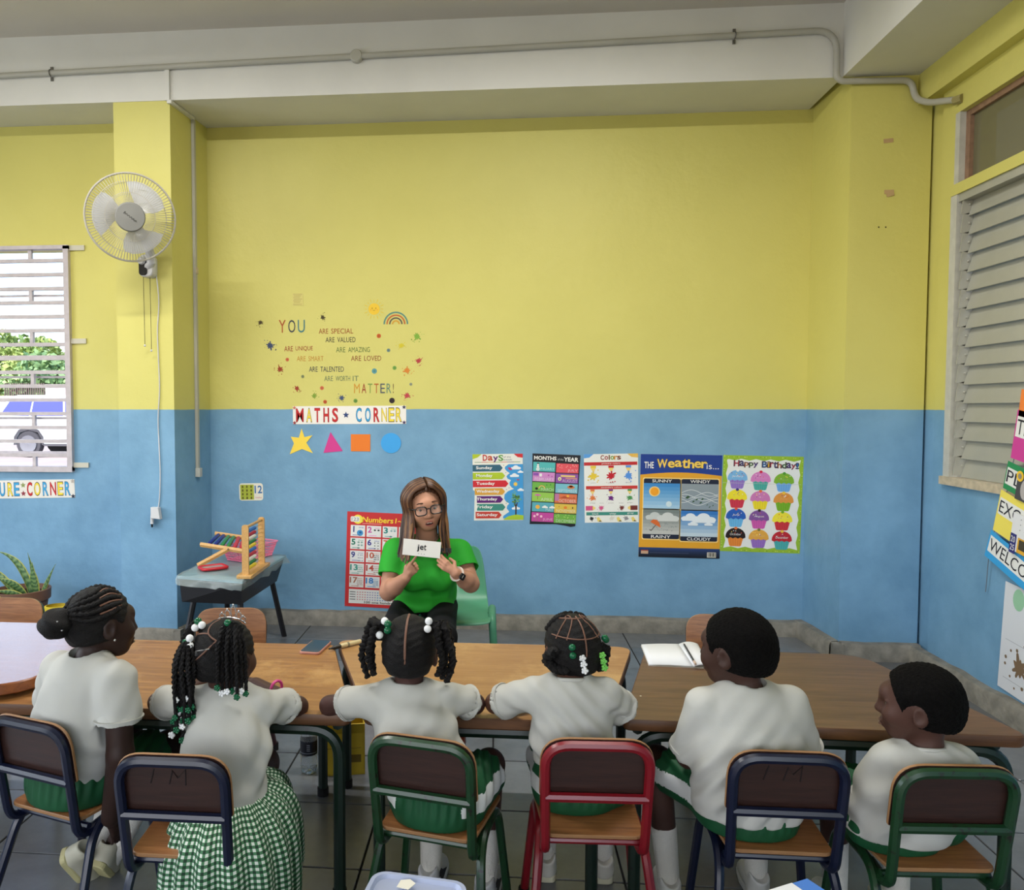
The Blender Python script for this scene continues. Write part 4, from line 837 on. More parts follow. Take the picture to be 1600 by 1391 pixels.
s.part('year_tab', [s.Rc(.0, .55, .16, 1.08, (52, 52, 120), 1)]); s.part('year', [s.T('20', .08, .7, .11, .16, WHT, 2), s.T('25', .08, .92, .11, .16, WHT, 2)])
s.part('day_marks', [s.E(.22 + .12 * i, .12 + .14 * j, .003, .003, (120, 120, 128), 1, 6) for i in range(6) for j in range(3)])
s.part('orange_panel', [s.Rc(.2, .6, 1, 1.0, (222, 168, 50), 1), s.Rc(.24, .64, .6, .9, (70, 64, 50), 2)])
s = rsheet_c('photo_cutout', 'dark photo cut-out with yellow rosette beside the green card', 'picture', (1592, 738), .2, .12, 10, (74, 72, 74), None, .045)
s.part('rosette', [s.E(.08, .12, .024, .024, (240, 196, 52), 1), s.E(.08, .12, .013, .013, (150, 140, 120), 2)]); s.part('portrait_shape', [s.E(.3, .55, .03, .045, (178, 172, 170), 1)])

# ================================================================== furniture
M_GOLD = wood_mat('golden_worn_tabletop', (166, 116, 62), (118, 74, 36), .45, 1.0, worn=(186, 142, 84), coat=.15)
M_GOLD2 = wood_mat('honey_tabletop', (172, 130, 80), (142, 98, 54), .45, 1.0, worn=(186, 148, 96), coat=.15)
M_BROWN = wood_mat('brown_tabletop', (112, 80, 54), (74, 50, 32), .42, 1.0, coat=.12)
M_VARN = wood_mat('varnished_tabletop', (168, 118, 84), (130, 82, 52), .12, 1.0, coat=1.0)
M_EDGE = wood_mat('dark_table_edge', (112, 72, 38), (70, 42, 22), .5)
M_TFRAME = worn_paint('dark_green_table_paint', (17, 36, 26), (12, 16, 15), .4, .6)
PLY = wood_mat('plywood_seat', (168, 112, 66), (120, 74, 40), .35, 2.0, coat=.25)
PLYD = wood_mat('dark_plywood_back', (58, 35, 29), (38, 23, 20), .42, 2.0, coat=.15)
PLYE = mat('plywood_edge', (148, 108, 70), .5)
NAVY = worn_paint('navy_chair_paint', (14, 21, 44), (14, 15, 20), .3, .64)
GREEN = worn_paint('green_chair_paint', (22, 56, 31), (26, 23, 20), .3, .57)
RED = worn_paint('red_chair_paint', (122, 16, 28), (66, 20, 22), .3, .66)
DARK = worn_paint('dark_maroon_chair_paint', (60, 30, 36), (30, 24, 28), .35, .62)
M_RUB = mat('black_rubber', (20, 20, 20), .8)

def make_chair(name, label, paint, loc, rz, mark=None, group='small classroom chairs', front_tone=False):
    t = thing(name, label, 'chair', loc, rz, group); r = .0122
    for sx in (-1, 1):
        MB().tube(fillet([(sx * .158, .150, .012), (sx * .128, .128, .312), (sx * .132, -.075, .312), (sx * .165, -.185, .012)], [.06, .075], 7), r, 8).build('leg_frame', paint, t, 40)
        for y, x in ((.150, .158), (-.185, .165)): MB().lathe([(.016, 0), (.016, .03)], 10, off=(sx * x, y, 0)).build('foot_cap', M_RUB, t, 40)
    # back hoop: hooks under the seat, up, over the top
    hp = [(-.116, -.02, .296), (-.124, -.125, .285), (-.130, -.172, .588), (.130, -.172, .588), (.124, -.125, .285), (.116, -.02, .296)]
    MB().tube(fillet(hp, [.045, .065, .065, .045], 7), r, 8, flat=(1, 1.05)).build('back_hoop', paint, t, 40)
    MB().tube([(-.127, -.152, .448), (.127, -.152, .448)], .0125, 8).build('cross_rail', paint, t, 40)
    MB().tube([(-.128, .1, .305), (.128, .1, .305)], .009, 8).build('seat_rail', paint, t, 40); MB().tube([(-.128, -.09, .305), (.128, -.09, .305)], .009, 8).build('seat_rail', paint, t, 40)
    tilt = Matrix.Rotation(math.atan2(.047, .303), 3, 'X')
    poly = round_poly([(-.141, -.080), (.141, -.080), (.141, .078), (-.141, .078)], [.008, .008, .07, .07], 7)
    rr = tilt @ Matrix.Rotation(R(90), 3, 'X'); b = MB(); b.prism(poly, -.004, .004, off=(0, -.1475, .526), rot=rr, inset=.0015)
    # the faces are dark, the rim shows the bare plies
    b.mi = [1 if (len(f) == 4) else 0 for f in b.f]
    bk = b.build('backrest', [PLYD if not front_tone else PLY, PLYE], t)
    if mark:
        b = MB()
        for pts in (((-.045, .02), (-.056, -.018)), ((-.01, -.018), (.0, .018), (.012, -.002), (.032, .022), (.03, -.02))):
            b.tube([rr @ Vector((-x, y + .02, .0046)) + Vector((0, -.1475, .526)) for x, y in [(-q[0], q[1]) for q in pts]], .0018, 5)
        m_ = b.build('chalk_mark', mat('dark_marker_ink', (26, 18, 18), .7), bk, 40)
    poly = round_poly([(-.125, -.125), (.125, -.125), (.14, .145), (-.14, .145)], .03, 5)
    b = MB(); rows = []
    b.prism(poly, -.005, .005, off=(0, 0, .333), inset=.002); b.mi = [1 if len(f) == 4 else 0 for f in b.f]
    b.build('seat', [PLY, PLYE], t)
    return t
def chair_at(px, py, rz, z=.60):
    p = at_z(px, py, z); c, s_ = math.cos(rz), math.sin(rz); return (float(p[0] - (0 * c + .172 * s_) * 1), float(p[1] + .172 * c), 0)
CH = {}
for key, px, py, rz, paint, mark, lb in ((1, 40, 1127, -18, NAVY, 0, 'navy chair at left edge under the girl with the hair bun'), (2, 265, 1184, 0, NAVY, 1, 'navy chair with inked mark under the girl in gingham skirt'), (3, 655, 1156, -13, GREEN, 0, 'worn green chair under the girl with two bead-topped twists'),
                                 (4, 935, 1159, 2, RED, 0, 'red chair in the middle of the front row'), (5, 1236, 1179, 0, NAVY, 1, 'navy chair with inked mark under the larger boy'), (6, 1500, 1201, 3, GREEN, 0, 'green chair at right end under the smaller boy')):
    CH[key] = make_chair('school_chair', lb, paint, chair_at(px, py, R(rz)), R(rz), mark)
def far_chair(px, py, Y, rz, paint, lb):
    p = at_y(px, py, Y); return make_chair('school_chair', lb, paint, (float(p[0]), Y - .17, 0), R(180 + rz), None, front_tone=True)
far_chair(372, 968, 3.16, 8, DARK, 'maroon framed chair across the table from the girl with tiara')
far_chair(1122, 956, 3.22, -6, NAVY, 'chair with brown back across the dark table behind the open notebook')
far_chair(22, 946, 3.25, 0, GREEN, 'green framed chair by the plant pot behind the glossy table')

def make_table(label, poly, z, top_m, r, thick=.032, frame=M_TFRAME, inset=.05, edge=M_EDGE, legs=None):
    cx = sum(p[0] for p in poly) / len(poly); cy = sum(p[1] for p in poly) / len(poly); L = [(x - cx, y - cy) for x, y in poly]
    t = thing('classroom_table', label, 'table', (cx, cy, 0), 0, 'classroom tables')
    pl = round_poly(L, r, 6); b = MB(); b.prism(pl, z - thick, z, inset=.004); n = len(pl)
    b.mi = [1 if len(f) == 4 else 0 for f in b.f]; b.build('table_top', [top_m, edge], t, 30)
    q = [Vector((x, y, 0)) * (1 - inset / max(.3, math.hypot(x, y))) for x, y in L]; zt = z - thick - .02
    if legs: q = [Vector((x - cx, y - cy, 0)) for x, y in legs]
    # corners run near-left, near-right, far-right, far-left
    for a, c in ((0, 1), (3, 2)):
        A, B_ = q[a], q[c]; pts = [(A.x, A.y, .015), (A.x, A.y, zt), (B_.x, B_.y, zt), (B_.x, B_.y, .015)]
        MB().tube(fillet(pts, [.085, .085], 7), .0175, 8).build('leg_frame', frame, t, 40)
    for a, c in ((0, 3), (1, 2)):
        d = (q[c] - q[a]); A, B_ = q[a] + d * .06, q[c] - d * .06
        MB().tube([(A.x, A.y, zt), (B_.x, B_.y, zt)], .0165, 8).build('side_rail', frame, t, 40)
    for v in q: MB().lathe([(.021, 0), (.021, .03)], 10, off=(v.x, v.y, 0)).build('foot_cap', M_RUB, t, 40)
    return t
TZ1 = .55
T1 = make_table('golden worn table in front of the girl with beaded braids', [(-1.60, 2.195), (-.41, 2.195), (-.60, 2.86), (-1.40, 2.86)], TZ1, M_GOLD, .03)
T2 = make_table('honey coloured table in the middle nearest the teacher', [(-.375, 2.205), (.30, 2.205), (.485, 2.925), (-.605, 2.925)], TZ1, M_GOLD2, [.03, .03, .05, .05])
T3 = make_table('dark brown table with notebook in front of the boys', [(.345, 2.235), (1.405, 2.205), (1.27, 2.90), (.535, 2.93)], TZ1, M_BROWN, [.02, .03, .12, .03])
T0 = make_table('glossy varnished table reflecting the window at left edge', [(-2.55, 2.20), (-1.38, 2.20), (-1.45, 2.875), (-2.45, 2.875)], .60, M_VARN, [.1, .17, .08, .08], .035, edge=wood_mat('reddish_table_edge', (150, 88, 46), (110, 60, 30), .35), legs=[(-2.45, 2.25), (-1.68, 2.25), (-1.66, 2.83), (-2.40, 2.83)])

# ---- corner desk with plastic cover
DZ = .50; c4 = [at_z(*p, DZ) for p in ((277, 901), (379, 909), (446, 869), (352, 862))]
dc = sum(c4) / 4; dk = thing('corner_desk', 'black school desk with wrinkled clear plastic cover in the corner', 'desk', (dc[0], dc[1], 0))
Q = [Vector((p[0] - dc[0], p[1] - dc[1], 0)) for p in c4]
M_DK = mat('black_desk_plastic', (24, 24, 28), .45, bump=.1, bscale=60)
b = MB(); b.prism([(v.x, v.y) for v in Q], DZ - .012, DZ); b.build('desk_top', mat('pale_blue_desk_top', (116, 158, 172), .35, var=.15, vscale=9), dk)
b = MB(); top = [v * .97 for v in Q]; bot = [Q[0] * .93, Q[1] * .80, Q[2] * .82, Q[3] * .93]
vs = [(v.x, v.y, DZ - .012) for v in top] + [(v.x, v.y, DZ - .145) for v in bot]; b._add(vs, [(0, 1, 5, 4)[::-1], (1, 2, 6, 5)[::-1], (2, 3, 7, 6)[::-1], (3, 0, 4, 7)[::-1], (4, 5, 6, 7)[::-1]]); b.build('book_box', M_DK, dk)
for v in Q: MB().tube([(v.x * .72, v.y * .72, DZ - .14), (v.x * .96, v.y * .96, .0)], .017, 8).build('leg', M_DK, dk, 40)
# cover: wrinkled film over the top with a ragged hanging hem
M_FILM = mat('clear_plastic_film', (196, 208, 206), .12, trans=.0, alpha=.34)
rg = random.Random(4); rows = []; n = 40; rim = []
for k in range(n):
    e, t = divmod(k * 4 / n, 1); e = int(e); rim.append(Q[e] * (1 - t) + Q[(e + 1) % 4] * t)
for s_, dz, j in ((.3, .004, .002), (.8, .005, .004), (1.0, .005, .004), (1.03, -.01, .006), (1.04, -.022, .008), (1.045, -.034, .018)):
    rows.append([(v.x * s_ + rg.uniform(-j, j), v.y * s_ + rg.uniform(-j, j), DZ + dz + rg.uniform(0, j) * (1 if dz > 0 else -1)) for v in rim])
b = MB(); b.grid(rows, True); b._add(rows[0], [tuple(range(n))]); b.build('plastic_cover', M_FILM, dk, 60)
# ---- abacus standing on the desk
M_PINE = wood_mat('pine_wood', (214, 170, 104), (186, 138, 76), .45, 3)
BEADS = [(46, 110, 186), (188, 40, 54), (226, 222, 206), (46, 128, 66), (236, 206, 40)]
beadm = [mat('bead_%d' % i, c, .35) for i, c in enumerate(BEADS)]
a0, a1 = at_z(384, 903, DZ + .008), at_z(409, 885, DZ + .008); ab = thing('abacus', 'wooden abacus with coloured bead rows standing on the corner desk', 'abacus', ((a0 + a1) / 2))
dv = Vector(a1 - a0); dv.z = 0; Lx = dv.length; ab.rotation_euler = (0, 0, math.atan2(dv.y, dv.x)); HA = .285
MB().prism(round_rect(Lx + .07, .085, .01, 3), 0, .018, inset=.003).build('base', M_PINE, ab)
for sx in (-1, 1): MB().prism(round_poly([(-.018, .018), (.018, .018), (.018, HA), (-.018, HA)], [.001, .001, .017, .017], 5), -.007, .007, off=(sx * Lx / 2, 0, 0), rot=Matrix.Rotation(R(90), 3, 'Z') @ Matrix.Rotation(R(90), 3, 'X')).build('post', M_PINE, ab, 40)
MB().tube([(-Lx / 2, 0, HA - .016), (Lx / 2, 0, HA - .016)], .008, 8).build('top_rail', M_PINE, ab, 40)
for k in range(10):
    z = HA - .042 - k * .0225; rd = MB().tube([(-Lx / 2, 0, z), (Lx / 2, 0, z)], .0018, 6).build('rod', M_PINE, ab, 40)
    bl = Lx * .55 / 10; bm = MB().lathe([(.003, -bl / 2), (.0095, -bl * .2), (.0095, bl * .2), (.003, bl / 2)], 10, rot=Matrix.Rotation(R(90), 3, 'Y')).mesh('bead', 50); bm.materials.append(beadm[k % 5])
    for q in range(10): link('bead', bm, None, rd, (-Lx / 2 + .01 + bl * (q + .5), 0, z))
# ---- pink basket
bk0, bk1, bk2 = at_z(362, 889, DZ + .007), at_z(430, 873, DZ + .007), at_z(352, 869, DZ + .007)
bo = thing('pink_basket', 'pink perforated plastic basket on the corner desk', 'basket', ((bk1 + bk2) / 2)); d = Vector(bk1 - bk0); bo.rotation_euler = (0, 0, math.atan2(d.y, d.x) - .0)
BW, BD, BH = d.length * .95, .17, .085; M_PINK = mat('pink_plastic', (236, 128, 160), .35)
MB().prism(round_rect(BW * .8, BD * .8, .02, 3), 0, .004).build('basket_floor', M_PINK, bo)
b = MB(); lo = [Vector((*p, .002)) for p in round_rect(BW * .8, BD * .8, .03, 10)]; hi = [Vector((*p, BH)) for p in round_rect(BW, BD, .035, 10)]
def ring(t): return [a * (1 - t) + c * t for a, c in zip(lo, hi)]
def resample(pl, n):
    P = pl + [pl[0]]; ls = [0]
    for a, c in zip(P, P[1:]): ls.append(ls[-1] + (c - a).length)
    out = []; i = 0
    for k in range(n):
        s_ = ls[-1] * k / n
        while ls[i + 1] < s_: i += 1
        out.append(P[i].lerp(P[i + 1], (s_ - ls[i]) / max(1e-9, ls[i + 1] - ls[i])))
    return out
for t in (0, .2, .4, .6, .8): b.tube(ring(t), .0022, 4, closed=True)
ra, rb = resample(lo, 72), resample(hi, 72)
for a, c in zip(ra, rb): b.tube([a, c], .0022, 4, caps=False)
o = b.build('lattice', M_PINK, bo); o['kind'] = 'stuff'
MB().tube(ring(1.0), .006, 6, closed=True, flat=(.6, 1.4)).build('rim', M_PINK, bo, 60)
# ---- second abacus, folded open and propped on the basket
P3 = lambda x, y, z: Vector(at_z(x, y, z))
f0, f1, g0, g1 = P3(313, 851, .615), P3(389, 863, .60), P3(336, 834, .640), P3(392, 842, .62)
pv0, pv1 = P3(357, 858, .607), P3(309, 884, DZ + .012)
fo2 = thing('folding_abacus', 'folding wooden abacus with blue, green and red rollers propped on the pink basket', 'abacus', f0)
def bar(name, a, c, w=.028, th=.010): 
    MB().tube([a - f0, a.lerp(c, .5) - f0, c - f0], w / 2, 4, flat=(1, th / w * 1.2), up=(0, 0, 1)).build(name, M_PINE, fo2)
bar('frame_rail', f0, f1); bar('frame_rail', g0, g1); bar('prop_leg', pv0, pv1)
for k, ci in enumerate((5, 5, 3, 3, 1, 1)):
    t = .16 + k * .135; a, c = f0.lerp(f1, t), g0.lerp(g1, t - .02); cm = beadm[ci] if ci < 5 else mat('roller_navy', (34, 48, 130), .35)
    rd = MB().tube([a - f0, c - f0], .002, 6).build('rod', M_PINE, fo2)
    rl = MB().tube([a.lerp(c, .08) - f0 + Vector((0, 0, .004)), a.lerp(c, .13) - f0 + Vector((0, 0, .004)), a.lerp(c, .87) - f0 + Vector((0, 0, .004)), a.lerp(c, .92) - f0 + Vector((0, 0, .004))], [.007, .0115, .0115, .007], 10).build('roller', cm, rd, 50)
b = MB(); p = pv0 - f0; b.ball(p + Vector((0, -.008, 0)), .005, 8, 5); b.build('pivot_screw', M_STEEL, fo2)
# ---- red slate
s0 = at_z(333, 889, DZ + .008); sl_ = thing('slate', 'small slate with thick red rounded frame lying on the corner desk', 'slate', s0, R(38))
MB().tube([(x, y, .009) for x, y in round_rect(.14, .10, .018, 4)], .009, 8, closed=True).build('red_frame', mat('red_plastic', (186, 34, 46), .3), sl_, 60); MB().prism(round_rect(.13, .09, .014, 3), .004, .010).build('writing_board', mat('grey_slate', (150, 150, 150), .3), sl_)

# ---- green plastic chair
M_GPL = mat('green_chair_plastic', (82, 150, 118), .38)
gx = at_y(712, 900, 4.15); gc = thing('plastic_chair', 'green moulded plastic chair under the teacher', 'chair', (float(gx[0]), 4.0, 0), R(180 + 6))
SZ = .385; prof = [(.19, SZ - .02, .165), (.175, SZ, .175), (.0, SZ - .012, .18), (-.12, SZ - .004, .185), (-.165, SZ + .035, .185), (-.19, SZ + .10, .18), (-.215, SZ + .22, .168), (-.225, SZ + .285, .15), (-.228, SZ + .30, .12)]
prof = prof  # (y, z, half width)
rows = []
for y, z, hw in prof: rows.append([(hw * (k / 12), y + .02 * (1 - (k / 12) ** 2) * (-1 if z > SZ + .05 else 0), z + (.012 * (k / 12) ** 4 if z < SZ + .02 else 0)) for k in range(-12, 13)])
b = MB(); b.grid(rows); n = 25
# leave the oval hand hole open in the back
keep = []
for i in range(len(rows) - 1):
    for k in range(24): keep.append(not (i == 5 and 9 <= k <= 14))
b.f = [f for f, kp in zip(b.f, keep) if kp]; b.mi = [0] * len(b.f)
me = b.mesh('shell', 0); o = link('shell', me, M_GPL, gc); md = o.modifiers.new('thickness', 'SOLIDIFY'); md.thickness = .007; md2 = o.modifiers.new('soft', 'SUBSURF'); md2.levels = md2.render_levels = 2
for sx in (-1, 1):
    MB().tube(fillet([(sx * .20, .19, 0), (sx * .178, .15, SZ + .005), (sx * .195, -.02, SZ + .035), (sx * .225, -.20, 0)], [.05, .07], 7), .019, 10).build('leg_frame', M_GPL, gc, 50)
    MB().tube([(sx * .186, .05, SZ + .015), (sx * .17, .05, SZ - .006)], .014, 8).build('bracket', M_GPL, gc, 50)

# ---- things on the tables
ph = [at_z(*p, TZ1) for p in ((468.5, 1021), (497, 1025.5), (517, 1006), (490, 1002.5))]; pc = sum(ph) / 4; d = Vector(ph[3] - ph[0]); w_ = Vector(ph[1] - ph[0]).length
po = thing('phone', 'smartphone with rose case lying on the golden table', 'phone', pc, math.atan2(d.y, d.x) - R(90))
MB().prism(round_rect(w_ * .98, d.length, .012, 5), .0, .009, inset=.002).build('case', mat('rose_phone_case', (196, 138, 122), .35), po, 40); MB().prism(round_rect(w_ * .9, d.length * .95, .01, 5), .009, .0098).build('screen', mat('dark_phone_glass', (30, 40, 44), .06), po)
m0, m1 = at_z(514, 1018, TZ1), at_z(564, 1006, TZ1); d = Vector(m1 - m0); mo = thing('marker_pen', 'cream marker pen with black tip lying across the table joint', 'pen', (m0 + m1) / 2, math.atan2(d.y, d.x)); Ld = d.length / 2
RX = Matrix.Rotation(R(90), 3, 'Y'); M_CRM = mat('cream_pen_plastic', (214, 196, 150), .4)
MB().lathe([(.0075, -Ld * .3), (.0085, -Ld * .2), (.0085, Ld * .95), (.006, Ld)], 12, off=(0, 0, .009), rot=RX).build('barrel', M_CRM, mo, 40)
MB().lathe([(.003, -Ld), (.0045, -Ld * .8), (.0072, -Ld * .72), (.0075, -Ld * .3)], 12, off=(0, 0, .009), rot=RX).build('tip_section', mat('dark_pen_tip', (44, 40, 36), .4), mo, 40); MB().lathe([(.0088, Ld * .1), (.0088, Ld * .22)], 12, off=(0, 0, .009), rot=RX).build('band', mat('grey_pen_band', (130, 124, 100), .4), mo, 40)
nb = [at_z(*p, TZ1) for p in ((1002, 1010), (1014, 1041), (1110, 1045), (1090, 1009))]; nc = sum(nb) / 4
no = thing('notebook', 'open notebook with blank white pages on the dark brown table', 'notebook', nc); NQ = [Vector(p - nc) for p in nb]; M_PAPER = mat('white_paper', (226, 228, 232), .6)
mid0, mid1 = NQ[0].lerp(NQ[3], .66), NQ[1].lerp(NQ[2], .72)
def leafset(name, a, b_, c, d_, curve):
    rows = []
    for i in range(9):
        t = i / 8; p, q = a.lerp(d_, t), b_.lerp(c, t); h = .007 + curve * math.sin(math.pi * t) * .006; rows.append([(p.x, p.y, h), (q.x, q.y, h)])
    m = MB(); m.grid(rows); o = m.build(name, M_PAPER, no, 40); s = o.modifiers.new('t', 'SOLIDIFY'); s.thickness = .005; s.offset = -1 if True else 1
    return o
leafset('left_pages', NQ[0], NQ[1], mid1, mid0, .3); leafset('right_pages', mid0, mid1, NQ[2], NQ[3], 1.4)
MB().prism([(v.x * 1.01, v.y * 1.01) for v in (NQ[1], NQ[2], NQ[3], NQ[0])], 0, .0016).build('cover', mat('beige_cover', (196, 190, 176), .5), no)
p0, p1 = at_z(1069, 1009, TZ1 + .012), at_z(1087, 1040, TZ1 + .012); d = Vector(p1 - p0); pe = thing('pencil', 'black pencil lying in the fold of the notebook', 'pencil', p0, math.atan2(d.y, d.x)); L_ = d.length
MB().lathe([(.0036, .0), (.0036, L_ * .86)], 6, off=(0, 0, .004), rot=RX).build('shaft', M_BLK, pe); MB().lathe([(.0036, L_ * .86), (.004, L_ * .9), (.0038, L_)], 8, off=(0, 0, .004), rot=RX).build('eraser', mat('eraser_beige', (196, 170, 150), .6), pe); MB().lathe([(.0005, -.014), (.0036, 0)], 6, off=(0, 0, .004), rot=RX).build('point', PLYE, pe)
for k, (x, y, c) in enumerate(((1001, 1088, (226, 220, 196)), (995, 1100, (200, 180, 130)))):
    p = at_z(x, y, TZ1); tag(MB().box((0, 0, .0006), (.005 - .002 * k, .003, .0012)).build('paper_crumb', flat(c), loc=p), ('brighter' if k == 0 else 'duller') + ' tiny paper crumb on the near corner of the dark table', 'crumb')
# ---- under the tables
bp = at_z(483, 1206, 0); bt = thing('water_bottle', 'clear plastic water bottle with black label standing under the table', 'bottle', bp)
M_PET = mat('clear_bottle_plastic', (226, 232, 234), .08, trans=.9, ior=1.25); rad = .033
prof = [(.0, .004), (.022, .0), (.03, .006), (rad, .03), (.031, .055), (rad, .07), (rad, .135), (.031, .145), (.032, .16), (.026, .185), (.014, .205), (.0125, .22)]
MB().lathe(prof, 20, caps=False).build('bottle_body', M_PET, bt, 60)
for k in range(5):
    a = 2 * math.pi * k / 5; MB().ball((.02 * math.cos(a), .02 * math.sin(a), .012), (.010, .010, .011), 8, 6).build('foot_lobe', M_PET, bt, 60)
MB().lathe([(rad + .0006, .076), (rad + .0006, .13)], 20, caps=False).build('label_band', mat('black_bottle_label', (26, 28, 40), .4), bt, 60); MB().lathe([(rad + .001, .084), (rad + .001, .087)], 20, caps=False).build('label_stripe', flat((120, 128, 140)), bt)
b = MB()
for k in range(4): b.bx(-.0005 + rad * 0, .012, -rad - .0018, -rad - .0008, .096 + k * .007, .098 + k * .007)
b.build('label_print', flat((150, 156, 164)), bt); MB().lathe([(.0145, .205), (.0145, .226), (.0, .227)], 16).build('cap', mat('white_cap', (214, 216, 220), .4), bt, 50)
yp = at_z(530, 1212, 0); yo = thing('yellow_carton', 'open yellow cardboard carton on the floor behind the water bottle', 'box', (yp[0], yp[1] + .07, 0), R(12)); M_YC = mat('yellow_card', (190, 160, 34), .6, var=.08, vscale=10)
cw, cd_, chh = .17, .14, .20
b = MB(); b.bx(-cw / 2, cw / 2, -cd_ / 2, -cd_ / 2 + .004, 0, chh - .02); b.bx(-cw / 2, cw / 2, cd_ / 2 - .004, cd_ / 2, 0, chh); b.bx(-cw / 2, -cw / 2 + .004, -cd_ / 2, cd_ / 2, 0, chh - .01); b.bx(cw / 2 - .004, cw / 2, -cd_ / 2, cd_ / 2, 0, chh); b.bx(-cw / 2, cw / 2, -cd_ / 2, cd_ / 2, 0, .004)
b.build('carton_walls', M_YC, yo); MB().box((.02, -cd_ / 2 - .03, chh - .005), (.12, .07, .003), Matrix.Rotation(R(-50), 3, 'X')).build('flap', M_YC, yo); MB().box((0, cd_ / 2 + .03, chh + .01), (.16, .06, .003), Matrix.Rotation(R(40), 3, 'X')).build('flap', mat('pale_card', (200, 180, 120), .6), yo)
MB().bx(.03, .07, -cd_ / 2 - .001, -cd_ / 2, .05, .08).build('printed_code', flat((110, 90, 30)), yo); MB().bx(-.07, .07, -cd_ / 2 - .001, -cd_ / 2, .105, .108).build('printed_rule', flat((140, 116, 30)), yo)
op = at_y(714, 1147, 2.52); ob = thing('hanging_bag', 'small brown bag with orange edge hanging under the middle table', 'bag', op)
MB().prism(round_poly([(-.024, -.045), (.026, -.05), (.022, .06), (-.004, .06)], .01, 3), -.04, .04, rot=Matrix.Rotation(R(90), 3, 'X')).build('bag_body', mat('brown_leatherette', (104, 84, 70), .5), ob); MB().prism(round_poly([(.006, -.046), (.028, -.045), (.024, .06), (.004, .06)], .004, 2), -.042, .042, rot=Matrix.Rotation(R(90), 3, 'X')).build('orange_edge', mat('orange_leatherette', (176, 70, 34), .45), ob)
MB().tube(spline([(.0, 0, .062), (-.02, -.02, .03), (-.03, -.02, -.02), (-.02, -.01, -.045)], 5), .004, 6).build('strap', M_BLK, ob, 60)
# ---- near the camera: clear box and blue carton on a low bench (the bench itself lies below the frame)
bn = thing('low_bench', 'low wooden bench just below the frame carrying the clear storage box', 'bench', (.28, 1.14, 0)); MB().prism(round_rect(1.3, .48, .02), .36, .39, inset=.003).build('bench_top', PLY, bn)
for x in (-.58, .58):
    for y in (-.19, .19): MB().bx(x - .02, x + .02, y - .02, y + .02, 0, .36).build('leg', M_EDGE, bn)
q = at_z(640, 1368, .575); cb = thing('storage_box', 'translucent plastic storage box with a bit of tape on the lid at bottom edge', 'box', (q[0] + .005, q[1] - .13, .39), R(-8)); M_CLR = mat('frosted_box_plastic', (176, 184, 206), .3, alpha=.72); M_LID = mat('bluish_lid_plastic', (168, 178, 206), .28, alpha=.86)
bw, bd = .175, .25
b = MB(); lo_, hi_ = round_rect(bw * .88, bd * .88, .02), round_rect(bw * .98, bd * .98, .022); b.grid([[(x, y, .0) for x, y in lo_], [(x, y, .16) for x, y in hi_]], True); b._add([(x, y, 0) for x, y in lo_], [tuple(range(len(lo_)))]); b.build('tub', M_CLR, cb, 40)
b = MB(); R1, R2, R3 = round_rect(bw, bd, .028, 6), round_rect(bw * .9, bd * .93, .022, 6), round_rect(bw * .86, bd * .9, .02, 6)
b.grid([[(x, y, .155) for x, y in R1], [(x, y, .185) for x, y in R1], [(x * .985, y * .985, .19) for x, y in R1], [(x, y, .19) for x, y in R2], [(x, y, .183) for x, y in R3]], True); b._add([(x, y, .183) for x, y in R3], [tuple(range(len(R3)))]); b.build('lid', M_LID, cb, 35)
MB().prism([(-.014, -.013), (.008, -.016), (.016, .004), (.004, .014), (-.012, .008)], .1905, .1915, off=(-.02, bd * .37, 0)).build('tape_patch', flat((226, 222, 208)), cb); MB().box((-bw / 2 - .004, .03, .165), (.01, .06, .025)).build('clip', M_LID, cb); MB().box((bw / 2 + .004, .03, .165), (.01, .06, .025)).build('clip', M_LID, cb)
q = at_y(1247, 1381, 1.30); bb = thing('tissue_carton', 'blue and white carton corner poking up at the bottom edge', 'box', (q[0], q[1] - .05, .39), R(28)); hh = q[2] - .39
MB().bx(-.05, .016, -.05, .05, 0, hh).build('white_side', M_PAPER, bb); MB().bx(.016, .05, -.05, .05, 0, hh - .001).build('blue_side', mat('blue_card', (60, 120, 206), .5), bb)

